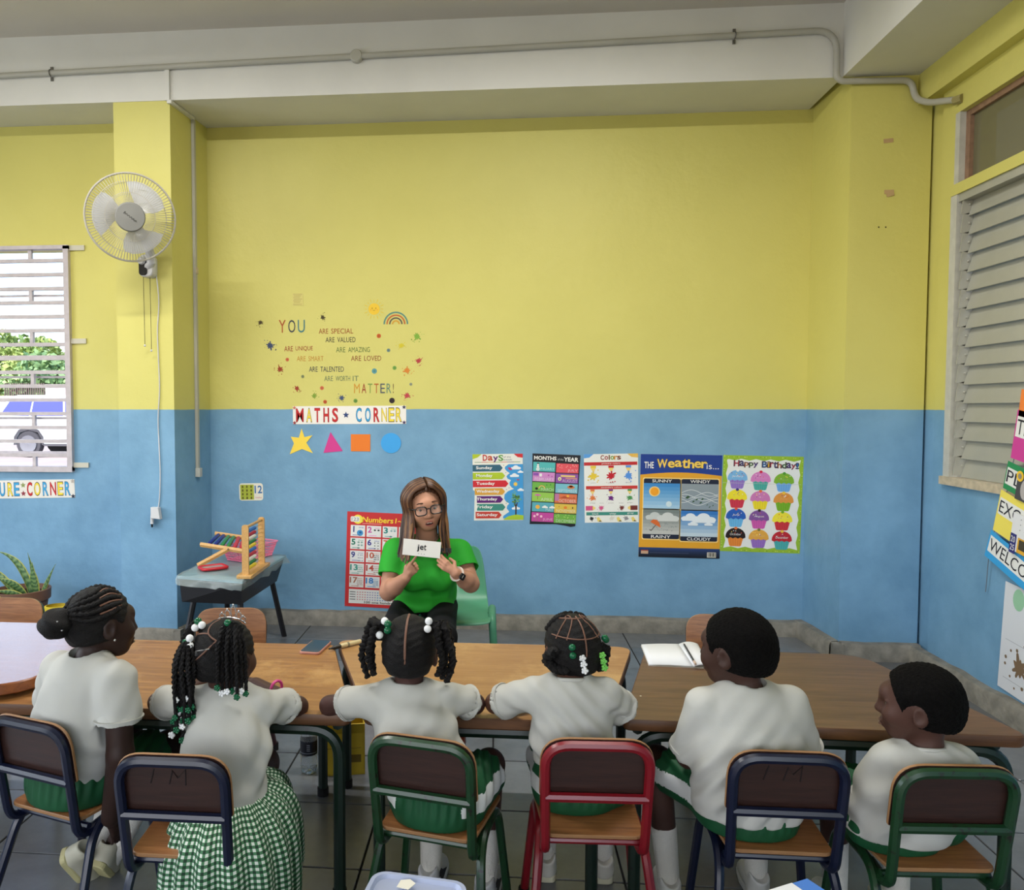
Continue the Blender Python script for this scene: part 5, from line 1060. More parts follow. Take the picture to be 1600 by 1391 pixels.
# ---- potted plant by the left bay
M_TERRA = mat('brown_plant_pot', (112, 80, 64), .55, var=.1, vscale=8)
pp = at_y(34, 952, 4.62); pz = .31; pt = thing('potted_snake_plant', 'variegated snake plant in a wide brown pot by the left wall', 'plant', (float(pp[0]), 4.62, 0))
MB().lathe([(.115, 0), (.15, .24), (.165, .25), (.168, pz), (.155, pz + .002), (.148, pz - .03)], 28, caps=False).build('pot', M_TERRA, pt, 40); MB().lathe([(.0, pz - .035), (.15, pz - .035)], 20, caps=False).build('soil', mat('potting_soil', (58, 46, 38), .9, bump=.6, bscale=60), pt)
def leaf_mat():
    m = bpy.data.materials.new('snake_plant_leaf'); m.use_nodes = True; t = m.node_tree; b = t.nodes['Principled BSDF']; b.inputs['Roughness'].default_value = .4
    uv = t.nodes.new('ShaderNodeUVMap'); sp = t.nodes.new('ShaderNodeSeparateXYZ'); t.links.new(uv.outputs[0], sp.inputs[0])
    w = t.nodes.new('ShaderNodeTexWave'); w.bands_direction = 'Y'; w.inputs['Scale'].default_value = 3.2; w.inputs['Distortion'].default_value = 5; w.inputs['Detail'].default_value = 3; t.links.new(uv.outputs[0], w.inputs[0])
    cr = t.nodes.new('ShaderNodeValToRGB'); cr.color_ramp.elements[0].color = lin((44, 84, 48)); cr.color_ramp.elements[1].color = lin((110, 140, 84)); t.links.new(w.outputs['Fac'], cr.inputs[0])
    ab_ = t.nodes.new('ShaderNodeMath'); ab_.operation = 'SUBTRACT'; ab_.inputs[1].default_value = .5; t.links.new(sp.outputs[0], ab_.inputs[0]); a2 = t.nodes.new('ShaderNodeMath'); a2.operation = 'ABSOLUTE'; t.links.new(ab_.outputs[0], a2.inputs[0])
    g_ = t.nodes.new('ShaderNodeMath'); g_.operation = 'GREATER_THAN'; g_.inputs[1].default_value = .4; t.links.new(a2.outputs[0], g_.inputs[0])
    mx = t.nodes.new('ShaderNodeMix'); mx.data_type = 'RGBA'; t.links.new(g_.outputs[0], mx.inputs[0]); t.links.new(cr.outputs[0], mx.inputs[6]); mx.inputs[7].default_value = lin((176, 178, 84)); t.links.new(mx.outputs[2], b.inputs['Base Color']); return m
M_LEAF = leaf_mat()
def leaf(base, tip, bend, w, twist=0):
    A, B_ = Vector(base), Vector(tip); mid = (A + B_) / 2 + Vector(bend); n = 12; b = MB(); rows = []; uvs = []
    view = Vector((0, -1, .15))
    for i in range(n + 1):
        t = i / n; p = A * (1 - t) ** 2 + mid * 2 * t * (1 - t) + B_ * t * t; tg = ((mid - A) * (1 - t) + (B_ - mid) * t).normalized()
        sd = tg.cross(Matrix.Rotation(twist, 3, 'Z') @ view).normalized(); ww = w * (.55 + .45 * math.sin(math.pi * min(1, t * 1.3))) * (1 if t < .6 else max(.04, 1 - ((t - .6) / .4) ** 1.6)); nn = sd.cross(tg)
        rows.append([p + sd * ww * k + nn * (-abs(k) * ww * .35) for k in (-1, -.5, 0, .5, 1)])
    b.grid(rows); me = b.mesh('leaf', 0); ul = me.uv_layers.new(name='UVMap')
    for poly in me.polygons:
        for li, vi in zip(poly.loop_indices, poly.vertices): ul.data[li].uv = ((vi % 5) / 4, (vi // 5) / n)
    o = link('leaf', me, M_LEAF, pt); sd_ = o.modifiers.new('t', 'SOLIDIFY'); sd_.thickness = .003
def lp(x, y, Y=4.62): v = at_y(x, y, Y); return Vector(v) - Vector(pt.location)
bz = pz - .03
leaf(lp(50, 938), lp(-4, 862), (.06, 0, .12), .024); leaf(lp(56, 942), lp(50, 878), (-.012, 0, 0), .032); leaf(lp(52, 942, 4.64), lp(43, 864, 4.64), (.01, .03, 0), .016); leaf(lp(62, 940), lp(87, 881), (-.03, 0, -.03), .014)
leaf(lp(44, 940, 4.58), lp(-6, 905, 4.5), (.02, -.02, .07), .026); leaf(lp(48, 944, 4.56), lp(-10, 924, 4.45), (.02, -.02, .05), .022); leaf(lp(40, 944, 4.55), lp(-14, 938, 4.42), (0, -.02, .04), .026); leaf(lp(30, 940, 4.66), lp(-30, 880, 4.7), (.03, 0, .05), .024)
y2 = at_y(88, 946, 4.5); yp2 = thing('yellow_rimmed_pot', 'small brown pot with yellow rim beside the plant pot', 'pot', (float(y2[0]), 4.5, 0)); zt = float(y2[2])
MB().lathe([(.05, 0), (.062, zt - .03)], 18, caps=True).build('pot_body', M_TERRA, yp2, 40); MB().lathe([(.062, zt - .03), (.066, zt - .028), (.066, zt - .002), (.056, zt)], 18, caps=False).build('yellow_rim', mat('yellow_rim_paint', (214, 190, 50), .5), yp2, 40)

# ================================================================== outside the left window
tag(MB().bx(-60, 30, 5.3, 80, -.2, -.02).build('ground_outside', mat('sunlit_concrete_yard', (150, 140, 138), .8, var=.08, vscale=1), kind='structure'))
CY_ = 22.0; wx = float(at_y(45, 690, CY_)[0]); car = thing('parked_car', 'white parked car seen through the grille window', 'car', (wx, CY_ + .85, -.02))
M_CARW = mat('white_car_paint', (186, 196, 204), .3, coat=.4); M_CGL = mat('blue_tinted_car_glass', (66, 76, 176), .25); M_TYRE = mat('tyre_rubber', (60, 60, 66), .8); M_RIM = mat('alloy_rim', (110, 112, 120), .4, metal=.3)
body = [(-1.0, .38), (-.42, .36), (-.40, .55), (-.3, .72), (0, .80), (.3, .72), (.40, .55), (.42, .34), (2.25, .34), (2.27, .55), (2.37, .72), (2.65, .80), (2.95, .72), (3.05, .55), (3.07, .38), (3.5, .42), (3.55, .85), (3.4, 1.05), (2.7, 1.18), (1.95, 1.72), (1.6, 1.8), (-.3, 1.8), (-.55, 1.74), (-.98, 1.22), (-1.08, 1.1), (-1.05, .7)]
RX90 = Matrix.Rotation(R(90), 3, 'X')
MB().prism(body, -.85, .85, rot=RX90, inset=.03).build('car_body', M_CARW, car)
for name, poly in (('side_window', [(-.85, 1.22), (-.5, 1.68), (.15, 1.7), (.02, 1.2)]), ('side_window', [(.08, 1.2), (.2, 1.7), (1.05, 1.7), (1.05, 1.2)]), ('side_window', [(1.12, 1.2), (1.12, 1.7), (1.6, 1.7), (2.4, 1.2)])): MB().prism(poly, .845, .856, rot=RX90).build(name, M_CGL, car)
MB().prism([(-1.07, .95), (-.9, .95), (-.88, 1.12), (-1.06, 1.12)], .84, .86, rot=RX90).build('tail_light', mat('red_lamp', (206, 70, 90), .3), car); MB().bx(-.45, 3.1, -.853, -.84, .5, .52).build('door_trim', mat('grey_trim', (150, 150, 156), .5), car)
b = MB(); b.bx(-.3, .3, -.853, -.845, .3, .34); b.bx(.45, 2.2, -.855, -.84, .33, .4); b.build('sill_trim', mat('dark_trim', (70, 70, 76), .6), car)
for x in (0, 2.65):
    for sy in (-1, 1):
        w_ = MB().lathe([(.2, -.1), (.36, -.11), (.385, -.06), (.385, .06), (.36, .11), (.2, .1)], 24, off=(x, sy * .76, .39), rot=RX90).build('wheel', M_TYRE, car, 40)
        MB().lathe([(.25, .1), (.25, .135), (.1, .115), (.0, .125)], 20, off=(x, sy * .76, .39), rot=Matrix.Rotation(R(90 * -sy if sy > 0 else 90), 3, 'X')).build('rim', M_RIM, w_, 30)
MB().prism([(-.46, .36), (-.44, .6), (-.3, .8), (0, .88), (.3, .8), (.44, .6), (.46, .36), (.4, .36), (.38, .55), (.28, .72), (0, .79), (-.28, .72), (-.38, .55), (-.4, .36)], .85, .86, rot=RX90).build('wheel_arch', mat('arch_dark', (60, 60, 66), .7), car)
fw_ = thing('boundary_wall', 'pale boundary wall with iron pickets beyond the car', 'wall', (-18, 33, -.02)); MB().bx(-30, 22, 0, .25, 0, 1.95).build('wall_block', mat('pale_wall', (176, 168, 166), .8, var=.05, vscale=2), fw_)
b0 = at_y(5, 600, 33)[0] + 18; b1 = at_y(66, 600, 33)[0] + 18; pk = MB().bx(-.02, .02, -.02, .02, 1.95, 2.5).mesh('picket'); pk.materials.append(mat('iron_picket', (92, 76, 74), .6))
for k in range(19): link('picket', pk, None, fw_, (float(b0 + (b1 - b0) * k / 18), .12, 0))
MB().bx(b0, b1, .1, .14, 2.38, 2.42).build('rail', pk.materials[0], fw_); MB().bx(b1 + .1, 22, .05, .2, 1.95, 2.45).build('wall_top_panel', mat('grey_white_panel', (160, 152, 154), .8, var=.1, vscale=3), fw_)
def tree(label, x, y, h, rx, seed, c1, c2, n=2600):
    rg = np.random.RandomState(seed); t = thing('tree', label, 'tree', (x, y, -.02), 0, 'trees beyond the boundary wall')
    MB().tube([(0, 0, 0), (.1, 0, h * .3), (0, .05, h * .6)], [.16, .13, .08], 8).build('trunk', mat('bark', (110, 92, 76), .9), t)
    ce = rg.normal(0, 1, (9, 3)) * [rx * .42, rx * .3, h * .13] + [0, 0, h * .68]; r_ = rg.uniform(.3, .5, 9) * rx; i = rg.randint(0, 9, n)
    d = rg.normal(0, 1, (n, 3)); d /= np.linalg.norm(d, axis=1)[:, None]; p = ce[i] + d * (r_[i] * rg.uniform(.5, 1, n) ** .5)[:, None] * [1, 1, .8]
    a = rg.normal(0, 1, (n, 3)); a /= np.linalg.norm(a, axis=1)[:, None]; b_ = np.cross(a, rg.normal(0, 1, (n, 3))); b_ /= np.linalg.norm(b_, axis=1)[:, None]; s_ = rg.uniform(.1, .2, n)[:, None]
    v = np.concatenate([p + a * s_, p + b_ * s_ * .6, p - a * s_, p - b_ * s_ * .6], 1).reshape(-1, 3); me = bpy.data.meshes.new('foliage'); me.from_pydata(v.tolist(), [], [(4 * k, 4 * k + 1, 4 * k + 2, 4 * k + 3) for k in range(n)])
    link('foliage', me, mat('leaf_%d' % seed, c1, .6, var=.3, vscale=.9, c2=c2), t, kind='stuff')
tx = lambda px, Y: float(at_y(px, 560, Y)[0])
tree('rounded green tree at the left of the grille window view', tx(15, 37), 37, 5.6, 2.6, 1, (96, 128, 62), (170, 186, 110)); tree('tree with reddish new leaves in the grille window view', tx(55, 39), 39, 4.2, 2.6, 2, (140, 150, 84), (214, 176, 150)); tree('low dark green tree at right of the grille window view', tx(100, 36), 36, 4.0, 2.4, 3, (90, 128, 84), (150, 180, 120))
tree('hedge-like tree out beyond the left window frame', tx(-60, 38), 38, 4.6, 3.0, 4, (100, 130, 70), (160, 180, 110)); tree('tree hidden mostly by the window edge at right', tx(150, 38), 38, 4.4, 2.8, 5, (100, 130, 80), (160, 180, 110))
for k, (za, zb_) in enumerate(((6.2, 5.7), (5.2, 5.0))):
    o = MB().tube([(-40, 30, za), (-18, 30, (za + zb_) / 2 - .5), (8, 30, zb_)], .02, 5).build('overhead_wire', mat('wire_grey', (150, 150, 156), .6)); tag(o, ('upper' if k == 0 else 'lower') + ' overhead wire crossing the sky in the grille window', 'wire', 'overhead wires')

# ================================================================== people: bodies and clothes grown as one smooth surface each
def npv(v): return np.array(v, dtype=np.float32)
class Sdf:
    def __init__(s, vox=.0045): s.vox, s.pr, s.lo, s.hi = vox, [], npv((9, 9, 9)), npv((-9, -9, -9))
    def _bb(s, lo, hi): s.lo = np.minimum(s.lo, lo); s.hi = np.maximum(s.hi, hi)
    def cap(s, a, b, ra, rb=None, k=.012, sc=(1, 1, 1), sub=False, flat=False):
        a, b, sc = npv(a), npv(b), npv(sc); rb = ra if rb is None else rb; r = max(ra, rb)
        lo, hi = np.minimum(a, b) - r * sc, np.maximum(a, b) + r * sc
        if not sub: s._bb(lo, hi)
        def f(X, Y, Z):
            px, py, pz = (X - a[0]) / sc[0], (Y - a[1]) / sc[1], (Z - a[2]) / sc[2]; d = (b - a) / sc; L = float(d @ d) + 1e-12
            t = np.clip((px * d[0] + py * d[1] + pz * d[2]) / L, 0, 1); q = np.sqrt((px - t * d[0]) ** 2 + (py - t * d[1]) ** 2 + (pz - t * d[2]) ** 2) - (ra + (rb - ra) * t)
            q = q * float(sc.min())
            if flat:
                u = (b - a) / np.linalg.norm(b - a); q = np.maximum(q, (X - b[0]) * u[0] + (Y - b[1]) * u[1] + (Z - b[2]) * u[2])
            return q
        s.pr.append((f, lo, hi, k, sub)); return s
    def chain(s, pts, rs, **kw):
        for i in range(len(pts) - 1): s.cap(pts[i], pts[i + 1], rs[i], rs[i + 1], **kw)
        return s
    def ell(s, c, r, M=None, k=.012, sub=False):
        c, r = npv(c), npv(r); R_ = float(r.max()); lo, hi = c - R_, c + R_; M = np.eye(3, dtype=np.float32) if M is None else np.array(M, dtype=np.float32)
        if M is not None and np.allclose(M, np.eye(3)): lo, hi = c - r, c + r
        if not sub: s._bb(lo, hi)
        def f(X, Y, Z):
            x, y, z = X - c[0], Y - c[1], Z - c[2]
            u = (x * M[0, 0] + y * M[1, 0] + z * M[2, 0]) / r[0]; v = (x * M[0, 1] + y * M[1, 1] + z * M[2, 1]) / r[1]; w = (x * M[0, 2] + y * M[1, 2] + z * M[2, 2]) / r[2]
            k0 = np.sqrt(u * u + v * v + w * w); k1 = np.sqrt((u / r[0]) ** 2 + (v / r[1]) ** 2 + (w / r[2]) ** 2) + 1e-9; return k0 * (k0 - 1) / k1
        s.pr.append((f, lo, hi, k, sub)); return s
    def cut(s, p, n):
        p, n = npv(p), npv(n); n = n / np.linalg.norm(n)
        s.pr.append((lambda X, Y, Z: (X - p[0]) * n[0] + (Y - p[1]) * n[1] + (Z - p[2]) * n[2], None, None, 0, 'cut')); return s
    def mesh(s, name, disp=None, smooth_it=1):
        vx = s.vox; lo, hi = s.lo - 3 * vx, s.hi + 3 * vx; n = np.ceil((hi - lo) / vx).astype(int) + 1
        ax = [lo[i] + vx * np.arange(n[i], dtype=np.float32) for i in range(3)]; D = np.full(tuple(n), 1.0, np.float32)
        for f, l, h, k, sub in s.pr:
            if sub == 'cut':
                D = np.maximum(D, f(ax[0][:, None, None], ax[1][None, :, None], ax[2][None, None, :])); continue
            i0 = np.clip(((l - k - 3 * vx - lo) / vx).astype(int), 0, n - 1); i1 = np.clip(((h + k + 3 * vx - lo) / vx).astype(int) + 2, 1, n)
            if (i1 <= i0).any(): continue
            sl = tuple(slice(a, b) for a, b in zip(i0, i1)); q = f(ax[0][sl[0]][:, None, None], ax[1][sl[1]][None, :, None], ax[2][sl[2]][None, None, :]); A = D[sl]
            if sub: B_ = -A; t = np.clip(.5 + .5 * (q - B_) / k, 0, 1); D[sl] = -(q + t * (B_ - q) - k * t * (1 - t))
            else: t = np.clip(.5 + .5 * (q - A) / k, 0, 1); D[sl] = q + t * (A - q) - k * t * (1 - t)
        ins = D < 0; c = np.zeros(tuple(n - 1), np.int8)
        for dx in (0, 1):
            for dy in (0, 1):
                for dz in (0, 1): c += ins[dx:n[0] - 1 + dx, dy:n[1] - 1 + dy, dz:n[2] - 1 + dz]
        I, J, K = np.nonzero((c > 0) & (c < 8)); idx = np.full(tuple(n - 1), -1, np.int32); idx[I, J, K] = np.arange(len(I))
        acc = np.zeros((len(I), 3), np.float32); cnt = np.zeros(len(I), np.float32); co = [(a, b, e) for a in (0, 1) for b in (0, 1) for e in (0, 1)]
        cv = {q: D[I + q[0], J + q[1], K + q[2]] for q in co}
        for q in co:
            for axi in range(3):
                if q[axi]: continue
                w = list(q); w[axi] = 1; d0, d1 = cv[q], cv[tuple(w)]; m = (d0 < 0) != (d1 < 0); t = np.where(m, d0 / np.where(m, d0 - d1, 1), 0)
                for a in range(3): acc[:, a] += np.where(m, q[a] + (t if a == axi else 0), 0)
                cnt += m
        V = (np.stack([I, J, K], 1) + acc / cnt[:, None]) * vx + lo; F = []
        for axi in range(3):
            a = [slice(None)] * 3; b = [slice(None)] * 3; a[axi] = slice(0, -1); b[axi] = slice(1, None); A, B_ = ins[tuple(a)], ins[tuple(b)]
            for sgn, m in ((0, A & ~B_), (1, ~A & B_)):
                P = np.stack(np.nonzero(m), 1); u, v = [(1, 2), (2, 0), (0, 1)][axi]; ok = (P[:, u] > 0) & (P[:, v] > 0) & (P[:, u] < n[u] - 1) & (P[:, v] < n[v] - 1); P = P[ok]; q = []
                for du, dv in ((-1, -1), (0, -1), (0, 0), (-1, 0)):
                    Q = P.copy(); Q[:, u] += du; Q[:, v] += dv; q.append(idx[Q[:, 0], Q[:, 1], Q[:, 2]])
                q = np.stack(q, 1); F.append(q if sgn == 0 else q[:, ::-1])
        F = np.concatenate(F); F = F[(F >= 0).all(1)]
        for _ in range(smooth_it):      # light laplacian pass
            s_ = np.zeros_like(V); k_ = np.zeros(len(V), np.float32)
            for a, b in ((0, 1), (1, 2), (2, 3), (3, 0)):
                np.add.at(s_, F[:, a], V[F[:, b]]); np.add.at(s_, F[:, b], V[F[:, a]]); np.add.at(k_, F[:, a], 1); np.add.at(k_, F[:, b], 1)
            V = V * .5 + .5 * s_ / np.maximum(k_, 1)[:, None]
        if disp is not None:
            fn = np.cross(V[F[:, 2]] - V[F[:, 0]], V[F[:, 3]] - V[F[:, 1]]); N = np.zeros_like(V)
            for a in range(4): np.add.at(N, F[:, a], fn)
            N /= np.linalg.norm(N, axis=1)[:, None] + 1e-9; V = V + N * disp(V, N)[:, None]
        me = bpy.data.meshes.new(name); me.from_pydata(V.tolist(), [], F.tolist()); me.polygons.foreach_set('use_smooth', [True] * len(F)); me.update(); s.V, s.F = V, F
        return me
def folds(seed, amp, kz=95, z0=.0, z1=1.0, base=.25, tilt=.5):
    rg = np.random.RandomState(seed); W_ = [(rg.uniform(-tilt, tilt), rg.uniform(-tilt, tilt), rg.uniform(.6, 1.2), rg.uniform(0, 6.28), rg.uniform(.6, 1.3)) for _ in range(4)]
    def f(V, N):
        o = np.zeros(len(V), np.float32)
        for a, b, c, p, sc in W_:
            ph = kz * sc * (V[:, 0] * a + V[:, 1] * b + V[:, 2] * c * .7) + p + 1.6 * np.sin(17 * V[:, 0] + p * 3) + 1.2 * np.sin(13 * V[:, 2] + 9 * V[:, 1] + p)
            o += np.sin(ph) * (.5 + .5 * np.sin(9 * V[:, 0] + 7 * V[:, 2] + p * 5))
        t = np.clip((V[:, 2] - z0) / (z1 - z0), 0, 1); return amp * o / 2 * (base + (1 - base) * (1 - t)) * (.25 + .75 * np.clip((V[:, 2] - z0) / .05, 0, 1))
    return f
def rotm(yaw=0, pitch=0, roll=0): return np.array(Matrix.Rotation(R(yaw), 3, 'Z') @ Matrix.Rotation(R(pitch), 3, 'X') @ Matrix.Rotation(R(roll), 3, 'Y'), dtype=np.float32)
class Person:
    def __init__(s, label, loc, rz, group=None):
        s.o = thing('person', label, 'person', loc, rz, group); s.loc = np.array(loc, float); c, n = math.cos(rz), math.sin(rz); s.Ri = np.array([[c, n, 0], [-n, c, 0], [0, 0, 1]])
    def L(s, x, y, Y): return s.Ri @ (at_y(x, y, Y) - s.loc)
    def W(s, p): return s.Ri @ (np.array(p, float) - s.loc)
    def part(s, name, sdf, m, disp=None, it=1, parent=None): return link(name, sdf.mesh(name, disp, it), m, parent or s.o)
def unit(v): v = np.array(v, float); return v / np.linalg.norm(v)
def hand(S, Wp, d, n, side, s=1.0, curl=(.25, .35, .3), index=None, rmin=.0055, spread=.06, thumb=None):
    """palm and five separate fingers; d to the fingertips, n out of the palm, side towards the thumb"""
    Wp, d, n, side = np.array(Wp, float), unit(d), unit(n), unit(side); S.cap(Wp - d * .01 * s, Wp + d * .04 * s, .019 * s, .02 * s, k=.008, sc=(1, 1, 1))
    tips = []
    for i, (o, ln, r) in enumerate(((.026, .070, .0088), (.009, .078, .009), (-.008, .072, .0085), (-.024, .056, .0075))):
        K = Wp + d * (.082 - .004 * abs(i - 1)) * s + side * o * s; r = max(rmin, r * s); S.cap(Wp + d * .02 * s + side * o * .55 * s, K, .0115 * s if s > .8 else r * 1.15, r * 1.15, k=.006)
        dd = unit(d + side * (1.5 - i) * spread); cu = index if (index and i == 0) else curl; p = K; ang = 0
        for fr, a in zip((.44, .31, .25), cu):
            ang += a; q = p + (dd * math.cos(ang) + n * math.sin(ang)) * ln * fr * s; S.cap(p, q, r, r * .92, k=.003); r *= .93; p = q
        tips.append(p)
    tb = Wp + d * .022 * s + side * .02 * s; t1 = unit(side * .75 + d * .65 + n * .35) if thumb is None else unit(thumb[0]); t2 = unit(side * .25 + d * .9 + n * .4) if thumb is None else unit(thumb[1]); r = max(rmin, .0105 * s)
    m = tb + t1 * .038 * s; e = m + t2 * .034 * s; S.cap(tb, m, r * 1.25, r, k=.006); S.cap(m, e, r, r * .85, k=.003); return tips
def head_prims(S, c, M, s=1.0, lip=1.0):
    c = np.array(c, float); hp = lambda x, y, z: c + M @ (np.array((x, y, z)) * s); E = lambda p, r, k=.015, sub=False, m=None: S.ell(hp(*p), np.array(r) * s, M if m is None else M @ m, k * s, sub)
    E((0, -.006, .006), (.070, .083, .077)); E((0, .030, -.038), (.056, .052, .062), .03); E((0, .052, -.083), (.026, .022, .020), .03); 
    for x in (-1, 1):
        E((x * .030, .058, -.038), (.024, .022, .022), .02); E((x * .029, .083, -.008), (.017, .012, .011), .012, True)
        ea = np.array(Matrix.Rotation(R(-x * 18), 3, 'Z')); E((x * .071, -.004, -.022), (.008, .019, .028), .006, False, ea); E((x * .078, -.001, -.021), (.005, .010, .016), .004, True, ea)
    E((0, .078, .010), (.03, .012, .02), .02)
    S.cap(hp(0, .080, -.004), hp(0, .092, -.034), .007 * s, .011 * s, k=.012 * s)
    for x in (-1, 1):    # eyelids
        S.cap(hp(x * .019, .0745, -.002), hp(x * .040, .0705, -.003), .0042 * s, .0042 * s, k=.005); S.cap(hp(x * .020, .0735, -.0165), hp(x * .039, .0695, -.0165), .0038 * s, .0038 * s, k=.005)
    for x in (-1, 1): E((x * .011, .085, -.037), (.008, .008, .007), .006)
    E((0, .080 - .004 * (1 - lip), -.062), (.021, .012 * lip, .0075), .008); E((0, .078 - .004 * (1 - lip), -.073), (.018, .012 * lip, .0075), .006); E((0, .094, -.0675), (.018, .006, .0016), .003, True)
    return hp
def eyes(P, hp, M, s, iris=(38, 26, 20), parent=None):
    for x in (-1, 1):
        b = MB(); b.ball((0, 0, 0), .0105 * s, 14, 10); e = b.build('eye', mat('eye_white', (170, 164, 154), .2), P.o, 60, loc=hp(x * .029, .0652, -.009)); f = Vector(M @ np.array((0, 1, 0)))
        q = f.to_track_quat('Z', 'Y').to_matrix(); b = MB(); b.lathe([(.0, .0110 * s), (.0035 * s, .0105 * s), (.0056 * s, .0092 * s)], 12, rot=q, caps=False); b.build('iris', mat('iris_%d' % iris[0], iris, .15), e, 60)
def skin(c): return mat('skin_%d_%d_%d' % c, c, .5, var=.10, vscale=9, bump=.06, bscale=160, spec=.28)
def shoe(P, heel, toe, up, ln, col, sole=(214, 208, 190), accent=None):
    heel, toe = Vector(heel), Vector(toe); f = (toe - heel).normalized(); u = Vector(up); u = (u - f * u.dot(f)).normalized(); r = f.cross(u); M = Matrix((r, f, u)).transposed().to_4x4(); M.translation = heel
    k = ln / .17; S = Sdf(.004); S.cap((0, .03 * k, .03 * k), (0, .14 * k, .022 * k), .031 * k, .028 * k, k=.01); S.cap((0, .028 * k, .03 * k), (0, .02 * k, .062 * k), .03 * k, .031 * k, k=.012); S.cap((0, .05 * k, .045 * k), (0, .1 * k, .03 * k), .026 * k, .024 * k, k=.015); S.cap((0, .0, .085 * k), (0, .03 * k, .085 * k), .024 * k, k=.004, sub=True); S.cut((0, 0, .010 * k), (0, 0, -1))
    o = link('shoe', S.mesh('shoe'), mat('shoe_%d_%d_%d' % col, col, .55), P.o); o.matrix_local = M
    so = MB().prism([(x * k, y * k) for x, y in round_poly([(-.028, .0), (.028, .0), (.033, .1), (.024, .17), (-.024, .17), (-.033, .1)], .02, 4)], -.004 * k, .016 * k, inset=.003 * k).build('sole', mat('sole_%d' % sole[0], sole, .6), o)
    if accent:
        for x in (-1, 1): MB().prism([(.02 * k, .02 * k), (.07 * k, .015 * k), (.11 * k, .03 * k), (.07 * k, .045 * k), (.05 * k, .06 * k), (.03 * k, .045 * k)], -.001, .001, off=(x * .0315 * k, 0, 0), rot=Matrix.Rotation(R(90), 3, 'Z') @ Matrix.Rotation(R(90), 3, 'X')).build('side_flash', mat('flash_%d' % accent[0], accent, .5), o)
    for j in range(3): MB().tube([(-.012 * k, (.06 + j * .016) * k, (.066 - j * .008) * k), (0, (.062 + j * .016) * k, (.0705 - j * .008) * k), (.012 * k, (.06 + j * .016) * k, (.066 - j * .008) * k)], .0022 * k, 5).build('lace', mat('lace_white', (220, 218, 210), .7), o)
    return o
M_HAIR = mat('black_hair', (15, 12, 12), .62, spec=.3, var=.3, vscale=60, bump=.6, bscale=350)
M_AFRO = mat('short_black_hair', (13, 11, 10), .9, spec=.15, var=.35, vscale=120, bump=1.0, bscale=420)
M_PART = mat('scalp_parting', (112, 78, 62), .6); SHIRT = mat('white_school_shirt', (184, 183, 176), .85, spec=.15, var=.03, vscale=5, bump=.08, bscale=500); SHORT = mat('green_school_shorts', (10, 74, 40), .65, var=.12, vscale=12); STRIPE = mat('white_side_stripe', (206, 208, 206), .7); SOCK = mat('white_sock', (206, 202, 192), .8, bump=.3, bscale=300)
M_BW = mat('white_bead', (232, 232, 232), .2); M_BG = mat('green_bead', (18, 92, 58), .2); M_CLIPG = mat('bright_green_clip', (120, 200, 90), .3); M_SILVER = mat('silver_metal', (200, 200, 200), .25, metal=.9)
def beadx(P, p, m, r=.0085, name='hair_bead', parent=None): return MB().ball((0, 0, 0), r, 14, 10).build(name, m, parent or P.o, 60, loc=[float(q) for q in p])
def flower_bead(P, p, m, r=.008):
    b = MB()
    for k in range(5): a = 2 * math.pi * k / 5; b.ball((r * .7 * math.cos(a), 0, r * .7 * math.sin(a)), r * .5, 7, 5)
    b.ball((0, 0, 0), r * .5, 7, 5); return b.build('flower_bead', m, P.o, 60, loc=[float(q) for q in p])
def twist(P, pts, r, turns, m=None, name='twist_braid', taper=.6):
    ctr = spline(pts, 6); n = len(ctr); b = MB()
    for ph in (0, math.pi):
        line = []; rr = []
        for i, p in enumerate(ctr):
            t = i / (n - 1); a = ph + 2 * math.pi * turns * t; d = (ctr[min(n - 1, i + 1)] - ctr[max(0, i - 1)]).normalized(); u = d.orthogonal().normalized() if abs(d.z) < .2 else d.cross(Vector((0, 1, 0))).normalized(); v = d.cross(u); q = r * (1 - (1 - taper) * t); line.append(p + u * math.cos(a) * q * .6 + v * math.sin(a) * q * .6); rr.append(q * .72)
        b.tube(line, rr, 6)
    return b.build(name, m or M_HAIR, P.o, 60)
def dense(pts, n):
    s = spline(pts, max(2, n)); return s
def on_head(hp, az, el, off=.0, s=1.0):
    """point on the hair shell: az from the front (deg, + = the person's left), el above the ear line"""
    a, e = R(az), R(el); return hp(-math.sin(a) * math.cos(e) * (.077 + off), -.006 + math.cos(a) * math.cos(e) * (.090 + off), .006 + math.sin(e) * (.084 + off))

